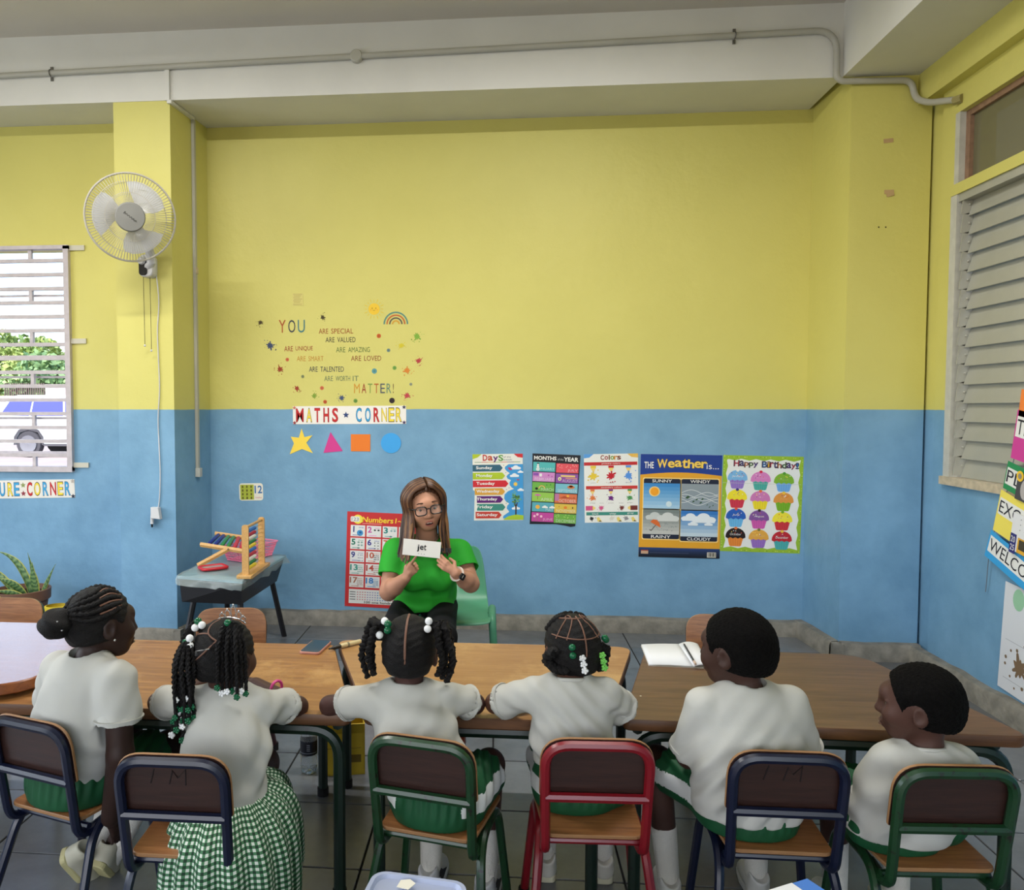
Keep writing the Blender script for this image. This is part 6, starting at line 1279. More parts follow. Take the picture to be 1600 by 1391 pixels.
def child(label, loc, rz, skin_c, head, hrot, sh, el, wr, hands, hip_y=.03, seat=.338, tw=.105, hem=.40, s=1.0, seed=0, legs=None, neck_drop=.0, sleeve=.62, waist_x=0, shorts=True, chest_y=None, hair_fn=None, stripe=False, belly=0, shirt_hem_n=(0, 0, -1), sock=True, shoes=((206, 202, 190), (210, 204, 176), None), arm_r=1.0, hair='cap', untuck=1.0):
    P = Person(label, loc, rz); M = rotm(*hrot); sk = skin(skin_c); G = lambda v: np.array(v, float)
    sL, sR = G(sh[0]), G(sh[1]); mid = (sL + sR) / 2; nb = mid + G((0, -.005, .028)); hip = G((waist_x, hip_y, seat + .055))
    S = Sdf(.0043); hp = head_prims(S, head, M, s)
    S.cap(nb - G((0, 0, .03)), hp(0, -.02, -.055), .034 * s, .033 * s, k=.02)
    S.chain([hip, (hip + mid) / 2 + G((0, -.01, 0)), mid - G((0, 0, .03))], [tw * .74, tw * .68, tw * .68], sc=(1, .7, 1), k=.03); S.cap(sL, sR, .027, .027, k=.03)
    for i in (0, 1):
        a, e, w = G(sh[i]), G(el[i]), G(wr[i]); S.cap(a, e, .028 * arm_r, .027 * arm_r, k=.02); S.cap(e, w, .027 * arm_r, .0185 * arm_r, k=.012)
        if hands[i]: hand(S, w, *hands[i], s=.66)
    lg = legs or [((sx * .068, hip_y + .02, seat + .05), (sx * .085, hip_y + .25, seat + .045), (sx * .085, hip_y + .22, .085)) for sx in (-1, 1)]
    for a, k_, f in lg: S.cap(a, k_, .06, .043, k=.02); S.cap(k_, f, .042, .029, k=.015)
    P.part('body', S, sk, None, 1); eyes(P, hp, M, s)
    b = MB(); q = Vector(M @ np.array((0, 1, 0))).to_track_quat('Y', 'Z').to_matrix()
    lipc = tuple(min(255, int(v * 1.15 + 10)) for v in skin_c); lp = []
    for z_, w_ in ((-.0625, .017), (-.0725, .015)): b.tube([hp(w_ * (t / 4 - 1), .0895 - .004 * (t / 4 - 1) ** 2, z_) for t in range(9)], [.0015 + .0028 * math.sin(math.pi * t / 8) for t in range(9)], 6)
    b.build('lips', mat('lips_%d' % lipc[0], lipc, .4), P.o, 60)
    # shirt
    T = Sdf(.0045); wst = G((waist_x, hip_y, hem - .03)); cy = mid[1] if chest_y is None else chest_y
    T.chain([wst, (hip + mid) / 2 + G((0, -.012 - belly * .2, .0)), mid + G((0, 0, -.035))], [tw * untuck + belly, tw * (1.02 + (untuck - 1) * .6) + belly, tw * .98], sc=(1, .74, 1), k=.04)
    T.cap(sL + G((.012, 0, -.006)), mid + G((0, -.004, .008)), .038, .035, k=.04); T.cap(sR + G((-.012, 0, -.006)), mid + G((0, -.004, .008)), .038, .035, k=.04)
    for i in (0, 1):
        a, e = G(sh[i]), G(el[i]); sl_ = sleeve[i] if isinstance(sleeve, (list, tuple)) else sleeve; d = unit(e - a); q = a + (e - a) * sl_; T.cap(a, q, .040 * arm_r, .047 * arm_r, k=.022, flat=True)
    T.cut(wst, shirt_hem_n) if False else T.cut(G((0, 0, hem)), shirt_hem_n)
    T.ell(nb + G((0, .006, .032)), (.043, .042, .026), None, .008, True)
    for i in (0, 1):
        a, e = G(sh[i]), G(el[i]); sl_ = sleeve[i] if isinstance(sleeve, (list, tuple)) else sleeve; d = unit(e - a); q = a + (e - a) * sl_; T.cap(q - d * .012, q + d * .05,   .040 * arm_r, .044 * arm_r, k=.003, sub=True)
    P.part('shirt', T, SHIRT, folds(seed, .0125, kz=112, z0=hem, z1=mid[2] + .02, base=.28, tilt=.9), 1)
    for i in (0, 1):   # stitched sleeve hem
        a, e = G(sh[i]), G(el[i]); sl_ = sleeve[i] if isinstance(sleeve, (list, tuple)) else sleeve; d = Vector(unit(e - a)); q = Vector(a + (e - a) * sl_) - d * .014; u = d.orthogonal().normalized(); v = d.cross(u)
        MB().tube([q + (u * math.cos(t) + v * math.sin(t)) * (.0450 * arm_r) for t in [2 * math.pi * k / 28 for k in range(28)]], .0024, 6, closed=True, flat=(1, 2.8)).build('sleeve_hem', SHIRT, P.o, 60)
    MB().tube([Vector(nb) + Vector((.044 * math.cos(t), .004 + .043 * math.sin(t), .012 - .010 * math.sin(t))) for t in [2 * math.pi * k / 32 for k in range(32)]], .0055, 8, closed=True).build('collar_band', SHIRT, P.o, 60)
    if shorts:
        Q = Sdf(.0045); Q.cap(hip + G((0, 0, -.01)), (hip[0], hip[1], max(hem + .022, seat + .06)), tw * 1.10 + belly, tw * 1.05 + belly, sc=(1, .80, 1), k=.03, flat=True)
        for a, k_, f in lg: a, k_ = G(a), G(k_); Q.cap(a, a + (k_ - a) * .72, .069, .068, k=.03, flat=True)
        Q.cap((hip[0] - .04, hip_y - .02, seat + .035), (hip[0] + .04, hip_y - .02, seat + .035), .055, k=.03); Q.cut((0, 0, seat + .001), (0, 0, -1))
        fv = lambda V, N: .0034 * np.sin(235 * (V[:, 0] + .35 * V[:, 1]) + 1.5 * np.sin(26 * V[:, 2])) * np.clip((V[:, 2] - seat - .01) / .06, 0, 1)
        o = P.part('shorts', Q, SHORT, fv, 1)
        if stripe:
            me = o.data; me.materials.append(STRIPE); ce = Q.V[Q.F].mean(1); zz = seat + .062; mi = ((np.abs(ce[:, 0] - waist_x) > .088) & (np.abs(ce[:, 2] - zz) < .021) & (ce[:, 1] > hip_y - .09)).astype(np.int32); me.polygons.foreach_set('material_index', mi)
    for a, k_, f in lg:
        f = G(f); k_ = G(k_)
        if sock:
            Z = Sdf(.0045); top = f + (k_ - f) * .42; Z.cap(f - G((0, 0, .02)), top, .031, .037, k=.01, flat=True); P.part('sock', Z, SOCK)
    if shoes:
        for j, (a, k_, f) in enumerate(lg):
            f = G(f); spec = shoes[3][j] if len(shoes) > 3 else (f + G((0, -.045, -f[2] + .004)), f + G((0, .12, -f[2] + .004)), (0, 0, 1)); shoe(P, *spec, .165, shoes[0], shoes[1], shoes[2])
    # hair shell
    if hair:
        Hs = Sdf(.0042); t = .009 if hair == 'afro' else .006; Hs.ell(hp(0, -.008, .008), np.array((.070 + t, .083 + t, .078 + t)) * s, M, .01); Hs.ell(hp(0, -.04, -.03), np.array((.058, .05, .052)) * s, M, .03)
        Hs.cut(hp(0, .062, .043), M @ np.array((0, .92, -.38))); Hs.cut(hp(0, -.02, -.058), M @ np.array((0, .12, -1)))
        for x in (-1, 1): Hs.ell(hp(x * .08, .012, -.03), np.array((.022, .034, .040)) * s, M, .006, True)
        P.part('hair', Hs, M_AFRO if hair == 'afro' else M_HAIR, (lambda V, N: .0012 * np.sin(400 * V[:, 0] + 3 * np.sin(310 * V[:, 2])) * np.sin(390 * V[:, 2] + 350 * V[:, 1])) if hair == 'afro' else (lambda V, N: .0011 * np.sin(300 * (V[:, 2] - .5 * np.abs(V[:, 0] - head[0])) + 2 * np.sin(40 * V[:, 1]))), 1)
    P.hp, P.M = hp, M
    if hair_fn: hair_fn(P, hp, M)
    return P
def parting(P, hp, pts, r=.0022, name='parting'): return MB().tube(dense([on_head(hp, a, e, .0028) for a, e in pts], 5), r, 6).build(name, M_PART, P.o, 60)
def cornrow(P, hp, pts, r=.0075, off=.002): 
    c = dense([on_head(hp, a, e, off) for a, e in pts], 8); n = len(c); return MB().tube(c, [r * (.55 + .45 * abs(math.sin(i * 1.15))) for i in range(n)], 7).build('cornrow', M_HAIR, P.o, 60)

# ------------------------------------------------------------------ the children
def chloc(k): return tuple(CH[k].location), CH[k].rotation_euler[2]
def W2L(loc, rz): 
    c, n = math.cos(rz), math.sin(rz); Ri = np.array([[c, n, 0], [-n, c, 0], [0, 0, 1]]); l = np.array(loc, float); return lambda x, y, Y: Ri @ (at_y(x, y, Y) - l)
FWD = ((.35, .9, 0), (0, 0, -1), (.9, -.35, 0))
# girl in the middle with cornrows (red chair)
def hair4(P, hp, M):
    for az in (-62, -36, -12, 12, 36, 62): cornrow(P, hp, [(az, 26), (az * 1.1, 48), (az * 1.35, 66), (az * 1.8, 76)], .008)
    parting(P, hp, [(180, 74), (180, 50), (180, 25), (180, 0), (180, -22)]); parting(P, hp, [(70, 58), (110, 64), (150, 66), (180, 66), (-150, 66), (-110, 64), (-70, 58)])
    for az in (150, -150, 120, -120): parting(P, hp, [(az * .75, 84 - abs(az) * .06), (az * .9, 74), (az, 66)])
    for az in (128, -128, 154, -154): parting(P, hp, [(az, 64), (az * .97, 44), (az * .92, 20)], .0018)
    parting(P, hp, [(104, 26), (135, 24), (165, 22), (-165, 22), (-135, 24), (-104, 26)], .0018)
    for x in (-1, 1):   # looped side braids
        b = [hp(x * .062, -.052, .005), hp(x * .082, -.045, -.005), hp(x * .086, -.03, -.025), hp(x * .070, -.05, -.045), hp(x * .045, -.075, -.045)]; twist(P, b, .013, 5, taper=.9)
    for p, m in (((-.036, -.086, .018), M_BG), ((-.036, -.09, -.003), M_BG), ((.074, -.058, .03), M_BG), ((.084, -.045, .022), M_BG)): beadx(P, hp(*p), m, .0095)
    for x, m in ((-.012, M_BW), (.052, M_CLIPG)):
        for k in range(3): flower_bead(P, hp(x + .003 * k, -.098 + (.012 if x > .03 else 0), -.01 - .017 * k), m, .0085)
loc, rz = chloc(4); q = W2L(loc, rz)
hd = q(893, 1010, 2.20)
child('girl in white shirt with cornrows and green hair baubles on red chair', loc, rz, (88, 58, 46), hd, (17, -4, 0), (q(836, 1082, 2.15), q(945, 1084, 2.15)), (q(774, 1099, 2.225), q(972, 1108, 2.225)), ((-.07, .20, .578), (.05, .21, .578)), (FWD, ((-.35, .9, 0), (0, 0, -1), (-.9, -.35, 0))), hip_y=.045, tw=.098, seed=4, hair_fn=hair4, stripe=True, hem=.46, sleeve=(.86, .94), s=.98, waist_x=-.03)
# girl with two twists (green chair)
def hair3(P, hp, M):
    MB().tube(dense([on_head(hp, 180, e, .0035) for e in (88, 60, 30, 5, -18)], 5), .0034, 6).build('parting', M_PART, P.o, 60)
    for sx in (-1, 1):
        a = hp(sx * .072, -.035, .062)
        for j, (dx, dy, ln) in enumerate(((.020, .0, .135), (.030, .02, .128), (.012, -.025, .12), (.034, -.01, .14))):
            p0 = hp(sx * .060, -.035, .058); pts = [p0, a + np.array((sx * dx * .8, dy * .5, .012)), a + np.array((sx * (dx + .008), dy, -.03)), a + np.array((sx * (dx + .01 + .004 * j), dy, -.08)), a + np.array((sx * (dx + .004), dy, -ln))]; twist(P, pts, .0125, 8, taper=.65)
    for p, m in (((-.062, -.05, .082), M_BW), ((-.052, -.058, .076), M_BG), ((-.052, -.062, .06), M_BG), ((-.075, -.055, .045), M_BW), ((.058, -.05, .085), M_BW), ((.056, -.058, .066), M_BW)): beadx(P, hp(*p), m, .0105)
loc, rz = chloc(3); q = W2L(loc, rz); hd = q(640, 1012, 2.17)
child('girl in white shirt with two bead-tied twist bunches on green chair', loc, rz, (72, 48, 43), hd, (12, -3, 0), (q(577, 1094, 2.15), q(698, 1090, 2.16)), (q(515, 1103, 2.215), q(742, 1100, 2.225)), (q(600, 1078, 2.36), q(690, 1080, 2.38)), (((.8, .5, 0), (0, 0, -1), (.5, -.8, 0)), ((-.8, .5, 0), (0, 0, -1), (-.5, -.8, 0))), hip_y=-.035, tw=.105, seed=3, hair_fn=hair3, stripe=True, hem=.43, sleeve=(.64, .84), s=1.0, shoes=((190, 190, 190), (206, 206, 204), (26, 28, 44)))
# girl with tiara and gingham skirt (navy chair)
def ging():
    m = bpy.data.materials.new('green_gingham'); m.use_nodes = True; t = m.node_tree; b = t.nodes['Principled BSDF']; b.inputs['Roughness'].default_value = .8
    uv = t.nodes.new('ShaderNodeUVMap'); sp = t.nodes.new('ShaderNodeSeparateXYZ'); t.links.new(uv.outputs[0], sp.inputs[0]); outs = []
    for k in (0, 1):
        mu = t.nodes.new('ShaderNodeMath'); mu.operation = 'FRACT'; t.links.new(sp.outputs[k], mu.inputs[0]); gt = t.nodes.new('ShaderNodeMath'); gt.operation = 'GREATER_THAN'; gt.inputs[1].default_value = .5; t.links.new(mu.outputs[0], gt.inputs[0]); outs.append(gt)
    ad = t.nodes.new('ShaderNodeMath'); ad.operation = 'ADD'; t.links.new(outs[0].outputs[0], ad.inputs[0]); t.links.new(outs[1].outputs[0], ad.inputs[1]); hf = t.nodes.new('ShaderNodeMath'); hf.operation = 'MULTIPLY'; hf.inputs[1].default_value = .5; t.links.new(ad.outputs[0], hf.inputs[0])
    cr = t.nodes.new('ShaderNodeValToRGB'); cr.color_ramp.interpolation = 'CONSTANT'; cr.color_ramp.elements[0].color = lin((206, 212, 200)); cr.color_ramp.elements[1].position = .3; cr.color_ramp.elements[1].color = lin((66, 116, 78)); e = cr.color_ramp.elements.new(.8); e.color = lin((16, 52, 30)); t.links.new(hf.outputs[0], cr.inputs[0]); t.links.new(cr.outputs[0], b.inputs['Base Color']); return m
def hair2(P, hp, M):
    parting(P, hp, [(150, 82), (170, 60), (-175, 42), (-150, 30), (-120, 22)]); parting(P, hp, [(-175, 42), (165, 40), (140, 34), (112, 30)]); parting(P, hp, [(-150, 30), (-172, 8), (170, -6)])
    rg = random.Random(2)
    tl1, tl2, tr = hp(-.048, -.045, .070), hp(-.055, -.078, .022), hp(.050, -.03, .078)
    for j in range(15):
        a = tl2 if j < 11 else tl1; b0 = hp(-.045, -.07, .02) if j < 11 else hp(-.045, -.045, .06)
        ln = rg.uniform(.14, .225) if j < 11 else rg.uniform(.13, .17); dx = -.03 + .056 * (j % 11) / 10 if j < 11 else -.030 - .006 * (j - 11); dy = -.028 - .012 * (j % 3) if j < 11 else -.01
        pts = [b0, a + np.array((dx * .4, dy * .4, .012)), a + np.array((dx, dy, -.04)), a + np.array((dx + rg.uniform(-.008, .008), dy, -ln * .6)), a + np.array((dx + rg.uniform(-.01, .012), dy - .004, -ln))]; twist(P, pts, .0092, 11, taper=.6)
        flower_bead(P, pts[-1] + np.array((0, -.004, -.006)), M_BG if j % 3 else M_BW, .0085); flower_bead(P, pts[-2] * .35 + pts[-1] * .65 + np.array((0, -.008, 0)), M_BW if j % 2 else M_BG, .0075)
    for j in range(9):
        dx = -.022 + .062 * j / 8; dy = -.055 + .01 * (j % 3); ln = rg.uniform(.135, .165); pts = [tr, tr + np.array((dx * .6, -.025, .016)), tr + np.array((dx, dy, -.035)), tr + np.array((dx * 1.1, dy, -ln * .65)), tr + np.array((dx * 1.12, dy, -ln))]; twist(P, pts, .0085, 9, taper=.6); flower_bead(P, pts[-1] + np.array((0, -.004, -.004)), M_BW if j % 2 else M_BG, .008)
    for p, m in (((-.046, -.06, .088), M_BG), ((-.048, -.068, .072), M_BW), ((-.03, -.062, .080), M_BW), ((-.058, -.09, .035), M_BG), ((-.045, -.09, .048), M_BW), ((-.040, -.094, .03), M_BW), ((.055, -.058, .095), M_BG), ((.066, -.05, .085), M_BG)): beadx(P, hp(*p), m, .0105)
    # tiara and little comb clip
    b = MB(); arc = [hp(.052 * math.sin(t), .018 + .01 * math.cos(t), .088 - .012 * (1 - math.cos(t))) for t in [x * .2 - 1.2 for x in range(13)]]; b.tube(arc, .0022, 6); 
    for k, h in ((2, .012), (4, .02), (6, .034), (8, .02), (10, .012)): 
        p = arc[k]; c_ = p + np.array((0, 0, h * .5)); b.tube([c_ + np.array((.007 * math.cos(a), 0, h * .5 * math.sin(a))) for a in [2 * math.pi * i / 12 for i in range(12)]], .0014, 5, closed=True); b.ball(p + np.array((0, 0, h + .003)), .003, 6, 5)
    b.build('tiara', M_SILVER, P.o, 60)
    b = MB(); p0, p1 = hp(-.018, -.096, .018), hp(.026, -.092, .030); b.tube([p0, p1], .0018, 5)
    for k in range(6): p = p0 + (p1 - p0) * (k / 10); b.tube([p, p + np.array((0, -.001, -.012))], .0012, 4)
    b.build('comb_clip', M_SILVER, P.o)
loc, rz = chloc(2); q = W2L(loc, rz); hd = q(352, 1019, 2.10)
P2 = child('girl with tiara, long beaded braids and green gingham skirt on navy chair', loc, rz, (72, 48, 41), hd, (-22, -4, 0), (q(300, 1098, 2.07), q(410, 1102, 2.09)), (q(247, 1098, 2.19), q(466, 1104, 2.215)), (q(330, 1062, 2.36), q(400, 1068, 2.38)), (((.8, .5, 0), (0, 0, -1), (.5, -.8, 0)), ((-.8, .5, 0), (0, 0, -1), (-.5, -.8, 0))), hip_y=.04, tw=.105, seed=2, hair_fn=hair2, shorts=False, hem=.395, sleeve=(.8, .70), waist_x=.06, shoes=((40, 40, 44), (30, 30, 34), None))
q2 = q
pw = q(432, 1076, 2.25); MB().tube([(pw[0] + .021 * math.cos(t) * .5, pw[1] + .02 * math.cos(t), pw[2] + .022 * math.sin(t)) for t in [2 * math.pi * k / 20 for k in range(20)]], .0045, 6, closed=True).build('pink_wristband', mat('pink_band', (214, 70, 140), .4), P2.o, 60)
rows = []; uvr = []; n = 84; cx, cy = .058, .045; zw = .405
for i, (f, z, px_, py_) in enumerate(((.80, zw + .012, 0, 0), (1.0, zw - .002, 0, 0), (1.28, zw - .03, .01, .0), (1.5, zw - .075, .014, .0), (1.62, zw - .125, .016, -.006), (1.66, zw - .175, .016, -.01), (1.68, zw - .22, .016, -.012), (1.67, zw - .262, .016, -.012))):
    row = []; ur = []
    for k in range(n):
        a = 2 * math.pi * k / n; pl = (1 + (.035 + .035 * min(1, i / 4)) * math.sin(a * 15 + .6 * math.sin(3 * a)) * (i > 0)); rx, ry = .102 * f, .085 * f
        fr = math.sin(a); ry2 = ry * (1.9 if fr > 0 else (1.0, 1.08, 1.46, 1.52, 1.42, 1.38, 1.36, 1.36)[i]); zz = z + (.05 * max(0, fr) * min(1, i / 3) if fr > 0 else 0) + .006 * math.sin(5 * a) * (i / 7)
        row.append((cx + px_ + rx * pl * math.cos(a), cy + py_ + ry2 * pl * math.sin(a), zz)); ur.append((k * 76 / n, i * 3.6 + (0 if i else 2)))
    rows.append(row); uvr.append(ur)
b = MB(); b.grid(rows, True); me = b.mesh('skirt', 0); ul = me.uv_layers.new(name='UVMap')
for poly in me.polygons:
    for li, vi in zip(poly.loop_indices, poly.vertices):
        i, k = divmod(vi, n); u = uvr[i][k][0]
        if k == 0 and any((w % n) == n - 1 for w in poly.vertices): u = 76.0
        ul.data[li].uv = (u, uvr[i][k][1])
o = link('gingham_skirt', me, ging(), P2.o); sd_ = o.modifiers.new('t', 'SOLIDIFY'); sd_.thickness = .003; su = o.modifiers.new('s', 'SUBSURF'); su.levels = su.render_levels = 1
# girl with the bun at the left (navy chair)
def hair1(P, hp, M):
    for e0 in (78, 58, 38, 18, 0): 
        for sx in (-1, 1): cornrow(P, hp, [(sx * -(40 + (80 - e0) * .35), 20 + e0 * .5), (sx * -(75 + (80 - e0) * .2), 10 + e0 * .86), (sx * -120, 2 + e0 * .72), (sx * -150, 6 + e0 * .45), (sx * -172, 8 + e0 * .2)], .0085)
    for e0 in (68, 48, 28, 9):
        for sx in (-1, 1): parting(P, hp, [(sx * -(38 + (80 - e0) * .35), 20 + e0 * .5), (sx * -(72 + (80 - e0) * .2), 10 + e0 * .86), (sx * -105, 5 + e0 * .78)], .0026)
    B_ = Sdf(.0045); B_.ell(hp(0, -.125, .0), (.040, .038, .040), None, .02); B_.ell(hp(0, -.10, .01), (.034, .034, .034), None, .02); P.part('bun', B_, M_HAIR, lambda V, N: .0035 * np.sin(160 * (V[:, 2] + .6 * V[:, 0])), 1)
    for k in range(2):
        c_ = hp(.030 - .0 * k, -.13 + .012 * k, .012 - .022 * k); b = MB()
        for j in range(7): b.ball((.006 * math.cos(j * 2.1), .003 * math.sin(j), .007 * math.sin(j * 2.1)), .0035, 6, 5)
        b.build('sparkly_hair_tie', mat('clear_glitter', (206, 206, 210), .1, metal=.4), P.o, 60, loc=c_)
    beadx(P, hp(.078, .008, -.05), M_SILVER, .0035, 'ear_stud')
loc, rz = chloc(1); q = W2L(loc, rz); hd = q(158, 968, 2.12)
child('girl with braided bun turned to the right at the left end', loc, rz, (50, 34, 29), hd, (-25, -3, -6), (q(92, 1046, 2.14), q(184, 1062, 2.02)), (q(78, 1130, 2.30), q(188, 1180, 2.0)), (q(120, 1120, 2.42), q(172, 1278, 2.02)), (((.7, .6, 0), (0, 0, -1), (.6, -.7, 0)), ((.1, .35, -.9), (-.9, .1, 0), (0, .9, .35))), hip_y=-.03, tw=.118, seed=1, hair_fn=hair1, hem=.43, sleeve=(.8, .58), s=1.0, waist_x=0, arm_r=1.28, shirt_hem_n=(-.45, 0, -1),
      legs=[((-.07, .04, .39), (-.08, .27, .385), q(150, 1330, 2.33)), ((.07, .04, .39), (.10, .27, .385), q(172, 1335, 2.30))], shoes=((176, 172, 152), (186, 178, 130), None, [(q(95, 1335, 2.20), q(150, 1392, 2.30), (.35, -.2, .8)), (q(148, 1352, 2.22), q(182, 1392, 2.36), (.1, .3, .9))]))
# larger boy (navy chair)
loc, rz = chloc(5); q = W2L(loc, rz); hd = q(1152, 1008, 2.10)
child('larger boy with short hair looking left on navy chair', loc, rz, (64, 43, 36), hd, (46, -3, 0), (q(1098, 1102, 2.085), q(1236, 1102, 2.09)), (q(1076, 1182, 2.14), q(1254, 1180, 2.15)), (q(1110, 1185, 2.27), q(1215, 1180, 2.28)), (((.5, .8, -.1), (0, 0, -1), (.8, -.5, 0)), ((-.5, .8, -.1), (0, 0, -1), (-.8, -.5, 0))), hip_y=.0, tw=.116, seed=5, untuck=1.2, hem=.375, sleeve=(.9, .9), s=1.02, belly=.002, stripe=True, hair='afro', arm_r=1.12, waist_x=-.045,
      legs=[((-.12, .05, .395), (-.235, .22, .40), (-.20, .20, .085)), ((.03, .05, .395), (.06, .28, .385), (.06, .25, .085))], shoes=((196, 194, 188), (206, 204, 196), None))
# smaller boy (green chair, right end)
loc, rz = chloc(6); q = W2L(loc, rz); hd = q(1438, 1094, 2.02)
child('smaller boy with close-cropped hair looking left at the right end', loc, rz, (76, 51, 43), hd, (58, -2, 0), (q(1388, 1192, 2.01), q(1500, 1194, 2.01)), (q(1354, 1266, 2.05), q(1528, 1266, 2.06)), (q(1368, 1280, 2.18), q(1490, 1275, 2.18)), (((.3, .9, -.1), (0, 0, -1), (.9, -.3, 0)), ((-.3, .9, -.1), (0, 0, -1), (-.9, -.3, 0))), hip_y=.0, tw=.10, seed=6, untuck=1.2, hem=.365, sleeve=(.85, .85), s=.97, hair='afro', waist_x=-.055)

# ------------------------------------------------------------------ the teacher
tx_ = at_y(664, 960, 3.98); TP = Person('woman in green shirt and glasses holding up a word card', (float(tx_[0]), 3.98, 0), R(180)); q = TP.L; G = lambda v: np.array(v, float)
TSK = mat('teacher_skin', (184, 134, 108), .5, var=.05, vscale=12, bump=.04, bscale=200, spec=.35)
hd = q(663, 786, 3.76); M = rotm(15, -6, 8); hs = 1.14
sR_, sL_ = q(617, 860, 3.84), q(719, 862, 3.84)           # her right (image left), her left
eR, eL = q(607, 925, 3.74), q(735, 912, 3.74); wR, wL = q(634, 903, 3.63), q(712, 896, 3.63)
mid = (sR_ + sL_) / 2; hip = G((0, .0, .445)); S = Sdf(.0043); hp = head_prims(S, hd, M, hs, .5)
nb = mid + G((0, .01, .035)); S.cap(nb - G((0, 0, .05)), hp(0, -.01, -.06), .052, .050, k=.025)
S.chain([hip, (hip + mid) / 2, mid - G((0, 0, .04))], [.13, .115, .12], sc=(1, .7, 1), k=.03); S.cap(sR_, sL_, .05, .05, k=.03); S.cap(mid + G((0, .02, .0)), mid + G((0, .03, -.04)), .055, .05, k=.03)
for a, e, w in ((sR_, eR, wR), (sL_, eL, wL)): S.cap(a, e, .047, .041, k=.02); S.cap(e, e + (w - e) * .35, .041, .040, k=.015); S.cap(e + (w - e) * .35, w, .040, .025, k=.015)
up = G((0, 0, 1)); im_r = G((-1, 0, 0)); to_cam = G((0, 1, 0))
dR = unit(up * .72 + im_r * .55 + to_cam * .25); sdR = unit(np.cross(dR, to_cam)); sdR = sdR if sdR[0] > 0 else -sdR; nR = unit(np.cross(sdR, dR)); nR = nR if nR[1] < 0 else -nR
tips = hand(S, wR, dR, nR, sdR, s=.80, curl=(1.2, 1.2, .6), index=(.05, .1, .1), spread=.03, thumb=(dR * .8 + sdR * .45 - to_cam * .3, dR * .9 + im_r * .4 - to_cam * .2))
dL = unit(-im_r * .78 + up * .58 + to_cam * .05); sdL = unit(up - dL * (up @ dL)); nL = unit(np.cross(sdL, dL)); nL = nL if nL[1] < 0 else -nL
hand(S, wL, dL, nL, sdL, s=.80, curl=(.45, .45, .4), spread=.03, thumb=(sdL * .7 + dL * .6 - to_cam * .75, dL * 1.0 - to_cam * .1))
kn = [G((sx * .12, .44, .385)) for sx in (-1, 1)]; an = [G((sx * .12, .42, .09)) for sx in (-1, 1)]
for sx, k_, f in zip((-1, 1), kn, an): S.cap((sx * .085, .02, .42), k_, .068, .052, k=.02); S.cap(k_, f, .054, .036, k=.015)
TP.part('body', S, TSK, None, 1)
for x in (-1, 1):
    e = MB().ball((0, 0, 0), .0105 * hs, 14, 10).build('eye', mat('eye_white', (190, 184, 174), .2), TP.o, 60, loc=hp(x * .029, .0668, -.009)); qd = Vector(M @ np.array((.12, 1, -.05))).to_track_quat('Z', 'Y').to_matrix()
    MB().lathe([(.0, .0112 * hs), (.0035 * hs, .0106 * hs), (.0052 * hs, .0094 * hs)], 12, rot=qd, caps=False).build('iris', mat('iris_dark_brown', (52, 36, 26), .15), e, 60)
    MB().tube([hp(x * t, .0855 - .35 * abs(t - .02) ** 1.3, .0175 + .004 * math.sin((t - .012) / .034 * 3.1)) for t in (.013, .02, .028, .036, .044)], [.0022, .0034, .0034, .0028, .0014], 6, flat=(1, .8)).build('eyebrow', mat('brown_brow', (86, 58, 42), .8), TP.o, 60)
b = MB(); b.ball((0, 0, 0), (.020, .006, .0075), 12, 8); mo_ = b.build('mouth', mat('mouth_inside', (74, 30, 30), .5), TP.o, 60, loc=hp(.001, .0805, -.0685), rot=Matrix(M.tolist()).to_euler())
MB().box((0, .0035, .0035), (.02, .003, .003)).build('teeth', mat('teeth_white', (216, 208, 196), .3), mo_)
b = MB()
for z_, w_, hh in ((-.0605, .024, .002), (-.0765, .021, -.001)): b.tube([hp(w_ * (t / 5 - 1), .0855 - .009 * (t / 5 - 1) ** 2, z_ + hh * math.cos(1.57 * (t / 5 - 1)) - (.0045 if z_ > -.07 else -.0045) * (t / 5 - 1) ** 2) for t in range(11)], [.0010 + .0018 * math.sin(math.pi * t / 10) for t in range(11)], 6)
b.build('lips', mat('rosy_lips', (170, 92, 84), .4), TP.o, 60)
# glasses
gl = bpy.data.objects.new('glasses', None); COL.objects.link(gl); gl.parent = TP.o; M_GLS = mat('black_glasses_frame', (24, 20, 20), .25); M_LENS = mat('clear_lens', (230, 232, 236), .03, alpha=.10)
rim = []
for x in (-1, 1):
    ring_ = [(x * .031 + px_, .0985, -.009 + pz_) for px_, pz_ in round_rect(.046, .035, .013, 5)]; MB().tube([hp(*p) for p in ring_], .0026 * hs, 6, closed=True).build('rim', M_GLS, gl, 60); b = MB(); b.poly([tuple(hp(*p)) for p in ring_]); b.build('lens', M_LENS, gl)
    MB().tube([hp(x * .053, .098, .002), hp(x * .070, .085, .002), hp(x * .079, .0, -.003), hp(x * .077, -.012, -.012)], .0024 * hs, 6).build('temple', M_GLS, gl, 60)
MB().tube([hp(-.009, .099, -.004), hp(0, .1005, -.001), hp(.009, .099, -.004)], .0024 * hs, 6).build('bridge', M_GLS, gl, 60)
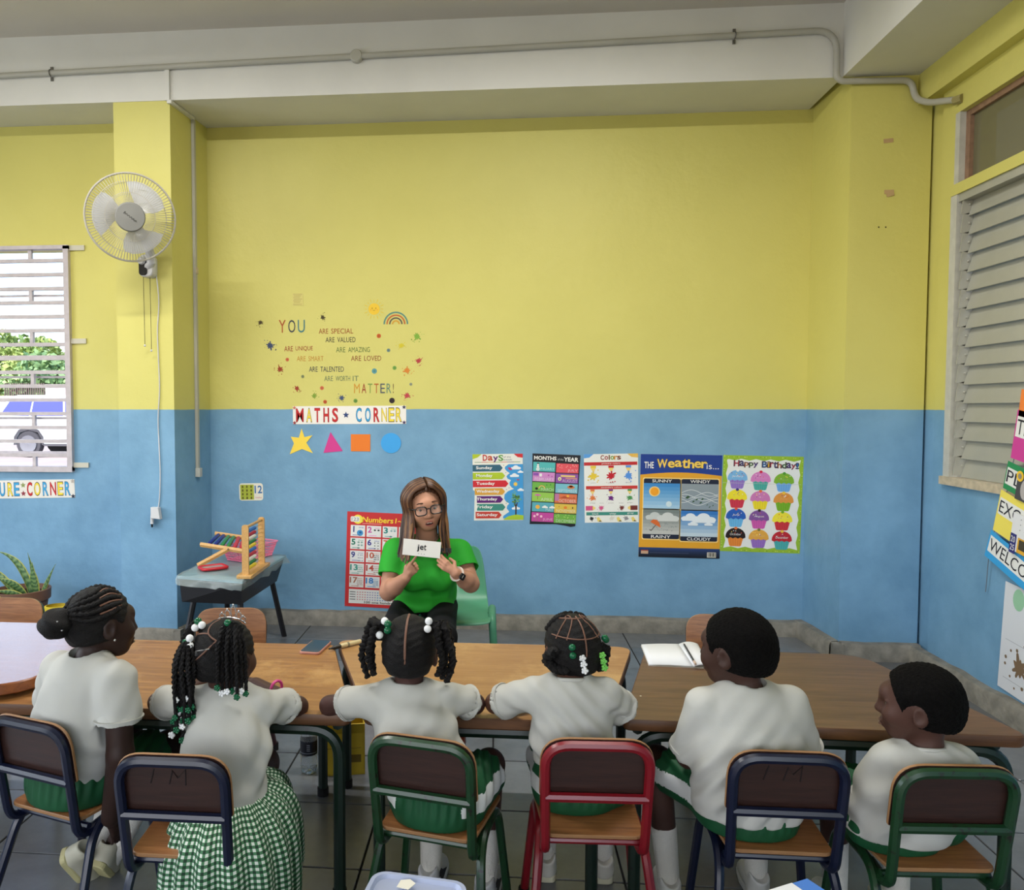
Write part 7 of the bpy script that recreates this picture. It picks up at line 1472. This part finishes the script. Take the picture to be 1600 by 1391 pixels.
# hair: a cap and long straight locks in three tones
tones = [mat('hair_dark_brown', (48, 30, 21), .45, spec=.45, var=.2, vscale=40), mat('hair_brown', (78, 49, 31), .42, spec=.45, var=.2, vscale=40), mat('hair_highlight', (120, 84, 52), .42, spec=.45, var=.15, vscale=40)]
Hs = Sdf(.0045); Hs.ell(hp(0, -.012, .012), np.array((.077, .089, .083)) * hs, M, .01); Hs.ell(hp(0, -.05, -.05), np.array((.075, .05, .08)) * hs, M, .03); Hs.cut(hp(0, .052, .050), M @ np.array((0, .9, -.42))); TP.part('hair_cap', Hs, tones[1], lambda V, N: .0015 * np.sin(420 * V[:, 0] + 60 * V[:, 1]), 1)
rg = random.Random(12); lk = [MB(), MB(), MB()]
for side in (-1, 1):
    for j in range(64):
        f = j / 63; layer = rg.uniform(-.004, .006); yf = .062 - f * .15; part_y = .060 - f * .12; x0 = -.012
        out = .070 * math.sqrt(max(.05, 1 - ((yf + .012) / .105) ** 2)) + .014 + layer; zt = .095 * math.sqrt(max(.2, 1 - ((part_y + .012) / .14) ** 2))
        a = hp(x0 + side * .004, part_y, zt + .004); b1 = hp(side * out * .62, (part_y + yf) / 2 + .004, zt * .78 + .006); b2 = hp(side * out, yf, .030); b3 = hp(side * (out - .002), yf - .006 + .010 * (f < .3), -.035)
        dn = b3 + G((side * (-.012 + .026 * rg.random()), .022 + .012 * rg.random() - .03 * f, -.085)); e = dn + G((side * (.004 + .03 * rg.random() * (1 - f)), .030 * (1 - f) + .004, -.095 - .03 * rg.random()))
        tn = rg.choice([0, 1, 1, 2]) if f < .35 else rg.choice([0, 0, 1, 1, 2]) if f < .6 else rg.choice([0, 0, 1])
        pts = spline([a, b1, b2, b3, dn, e], 4); n = len(pts); lk[tn].tube(pts, [.0062 + .0012 * math.sin(i) - .0045 * max(0, (i / n - .72) / .28) for i in range(n)], 5, flat=(1, .7))
for k in range(3): lk[k].build('hair_locks', tones[k], TP.o, 60)
# green shirt
TG = mat('bright_green_shirt', (44, 158, 46), .7, spec=.25, var=.05, vscale=8, bump=.05, bscale=400); T = Sdf(.0048); hem = .425
T.chain([hip + G((0, .005, -.01)), hip + G((0, .0, .09)), (hip + mid) / 2 + G((0, .0, .0)), mid + G((0, .0, -.05))], [.155, .146, .134, .140], sc=(1, .74, 1), k=.04)
for x in (-1, 1): T.ell(mid + G((x * .062, .078, -.118)), (.066, .055, .062), None, .04)
T.ell((0, .10, .455), (.15, .11, .055), None, .03)
for s_ in (sR_, sL_): T.cap(s_ + G((-.012 * np.sign(s_[0]), 0, -.006)), mid + G((0, -.006, .018)), .054, .050, k=.04)
for a, e, sl_ in ((sR_, eR, .62), (sL_, eL, .58)): d = unit(e - a); w = a + (e - a) * sl_; T.cap(a, w, .058, .066, k=.03, flat=True)
T.cut((0, 0, hem), (-.10, .05, -1)); T.ell(nb + G((0, .02, .05)), (.062, .05, .05), None, .01, True); T.cap(nb + G((0, .045, .03)), nb + G((0, .085, -.005)), .04, .008, k=.01, sub=True)
for a, e, sl_ in ((sR_, eR, .62), (sL_, eL, .58)): d = unit(e - a); w = a + (e - a) * sl_; T.cap(w - d * .015, w + d * .05, .057, .06, k=.003, sub=True)
TP.part('shirt', T, TG, folds(21, .009, kz=48, z0=.45, z1=mid[2], base=.22, tilt=.9), 1)
MB().tube([nb + G((.060 * math.cos(t), .012 + .05 * math.sin(t) + .0, .012 - .03 * max(0, math.sin(t)))) for t in [math.pi * .15 + 2 * math.pi * .85 * k / 27 + math.pi * .42 for k in range(28)]], .007, 8, flat=(1.7, .8)).build('collar', mat('dark_green_collar', (30, 104, 40), .7), TP.o, 60)
cb_ = q(697, 860, 3.66); MB().box((0, 0, 0), (.05, .003, .02)).build('chest_badge', mat('badge_dark', (36, 40, 40), .5), TP.o, loc=cb_)
# trousers and shoes
Q = Sdf(.0055); Q.cap(hip + G((0, -.005, -.01)), hip + G((0, 0, .015)), .150, .140, sc=(1, .8, 1), k=.03, flat=True)
for sx, k_, f in zip((-1, 1), kn, an): Q.cap((sx * .085, .02, .42), k_, .078, .064, k=.03); Q.cap(k_, f, .066, .05, k=.02, flat=True)
TP.part('trousers', Q, mat('black_trousers', (20, 20, 22), .8, spec=.2, var=.1, vscale=10), folds(5, .004, 60, .3, .6, .5), 1)
for f in an: shoe(TP, f + G((0, -.06, -.085)), f + G((0, .18, -.085)), (0, 0, 1), .24, (34, 34, 38), (40, 40, 42))
# watch and ring
wc = wL + (eL - wL) * .10; d = Vector(unit(eL - wL)); u = d.orthogonal().normalized(); v = d.cross(u); wt = MB().tube([Vector(wc) + (u * math.cos(t) + v * math.sin(t)) * .0285 for t in [2 * math.pi * k / 24 for k in range(24)]], .0035, 6, closed=True, flat=(1, 3)).build('watch_strap', mat('cream_watch_strap', (224, 212, 200), .5), TP.o, 60)
fd = Vector(to_cam * 1.0 + up * .2 - im_r * -.25); fd = (fd - d * fd.dot(d)).normalized(); Mx = Matrix((d.cross(fd), d, fd)).transposed(); MB().prism(round_rect(.03, .038, .008, 4), .0, .009, off=Vector(wc) + fd * .027, rot=Mx, inset=.002).build('watch_face', mat('black_watch_glass', (16, 16, 20), .08), wt, 40)
kp = wR + dR * .082 * .8 + sdR * -.008 * .8 + nR * .012; MB().tube([Vector(kp) + Vector((.008 * math.cos(t), .004 * math.cos(t), .008 * math.sin(t))) for t in [2 * math.pi * k / 14 for k in range(14)]], .0016, 5, closed=True).build('ring', M_SILVER, TP.o, 60)
MB().tube(spline([hp(-.05, .02, -.13), nb + G((0, .075, -.02)), hp(.05, .02, -.13)], 6), .0012, 5).build('necklace', M_SILVER, TP.o)
# the word card in her hands
cc = at_y(659, 857, 3.592); s = Sheet('flash_card', 'white flash card reading jet held by the woman', 'card', center=cc, size=(.172, .074), rz=0, tilt=R(5), color=(232, 229, 222)); s.part('letter', [s.T('j', .405, .50, .048, .42, BLK, 1, off=.02)]); s.part('letter', [s.T('e', .50, .46, .088, .25, BLK, 1, off=.02)]); s.part('letter', [s.T('t', .588, .43, .058, .32, BLK, 1, off=.02)])
for k in range(3): s.part('sound_dot', [s.E(.43 + k * .075, .84, .0017, .0017, (90, 90, 96), 1, 8)])

if 'sc' in _TS: bpy.data.scenes.remove(_TS['sc'])
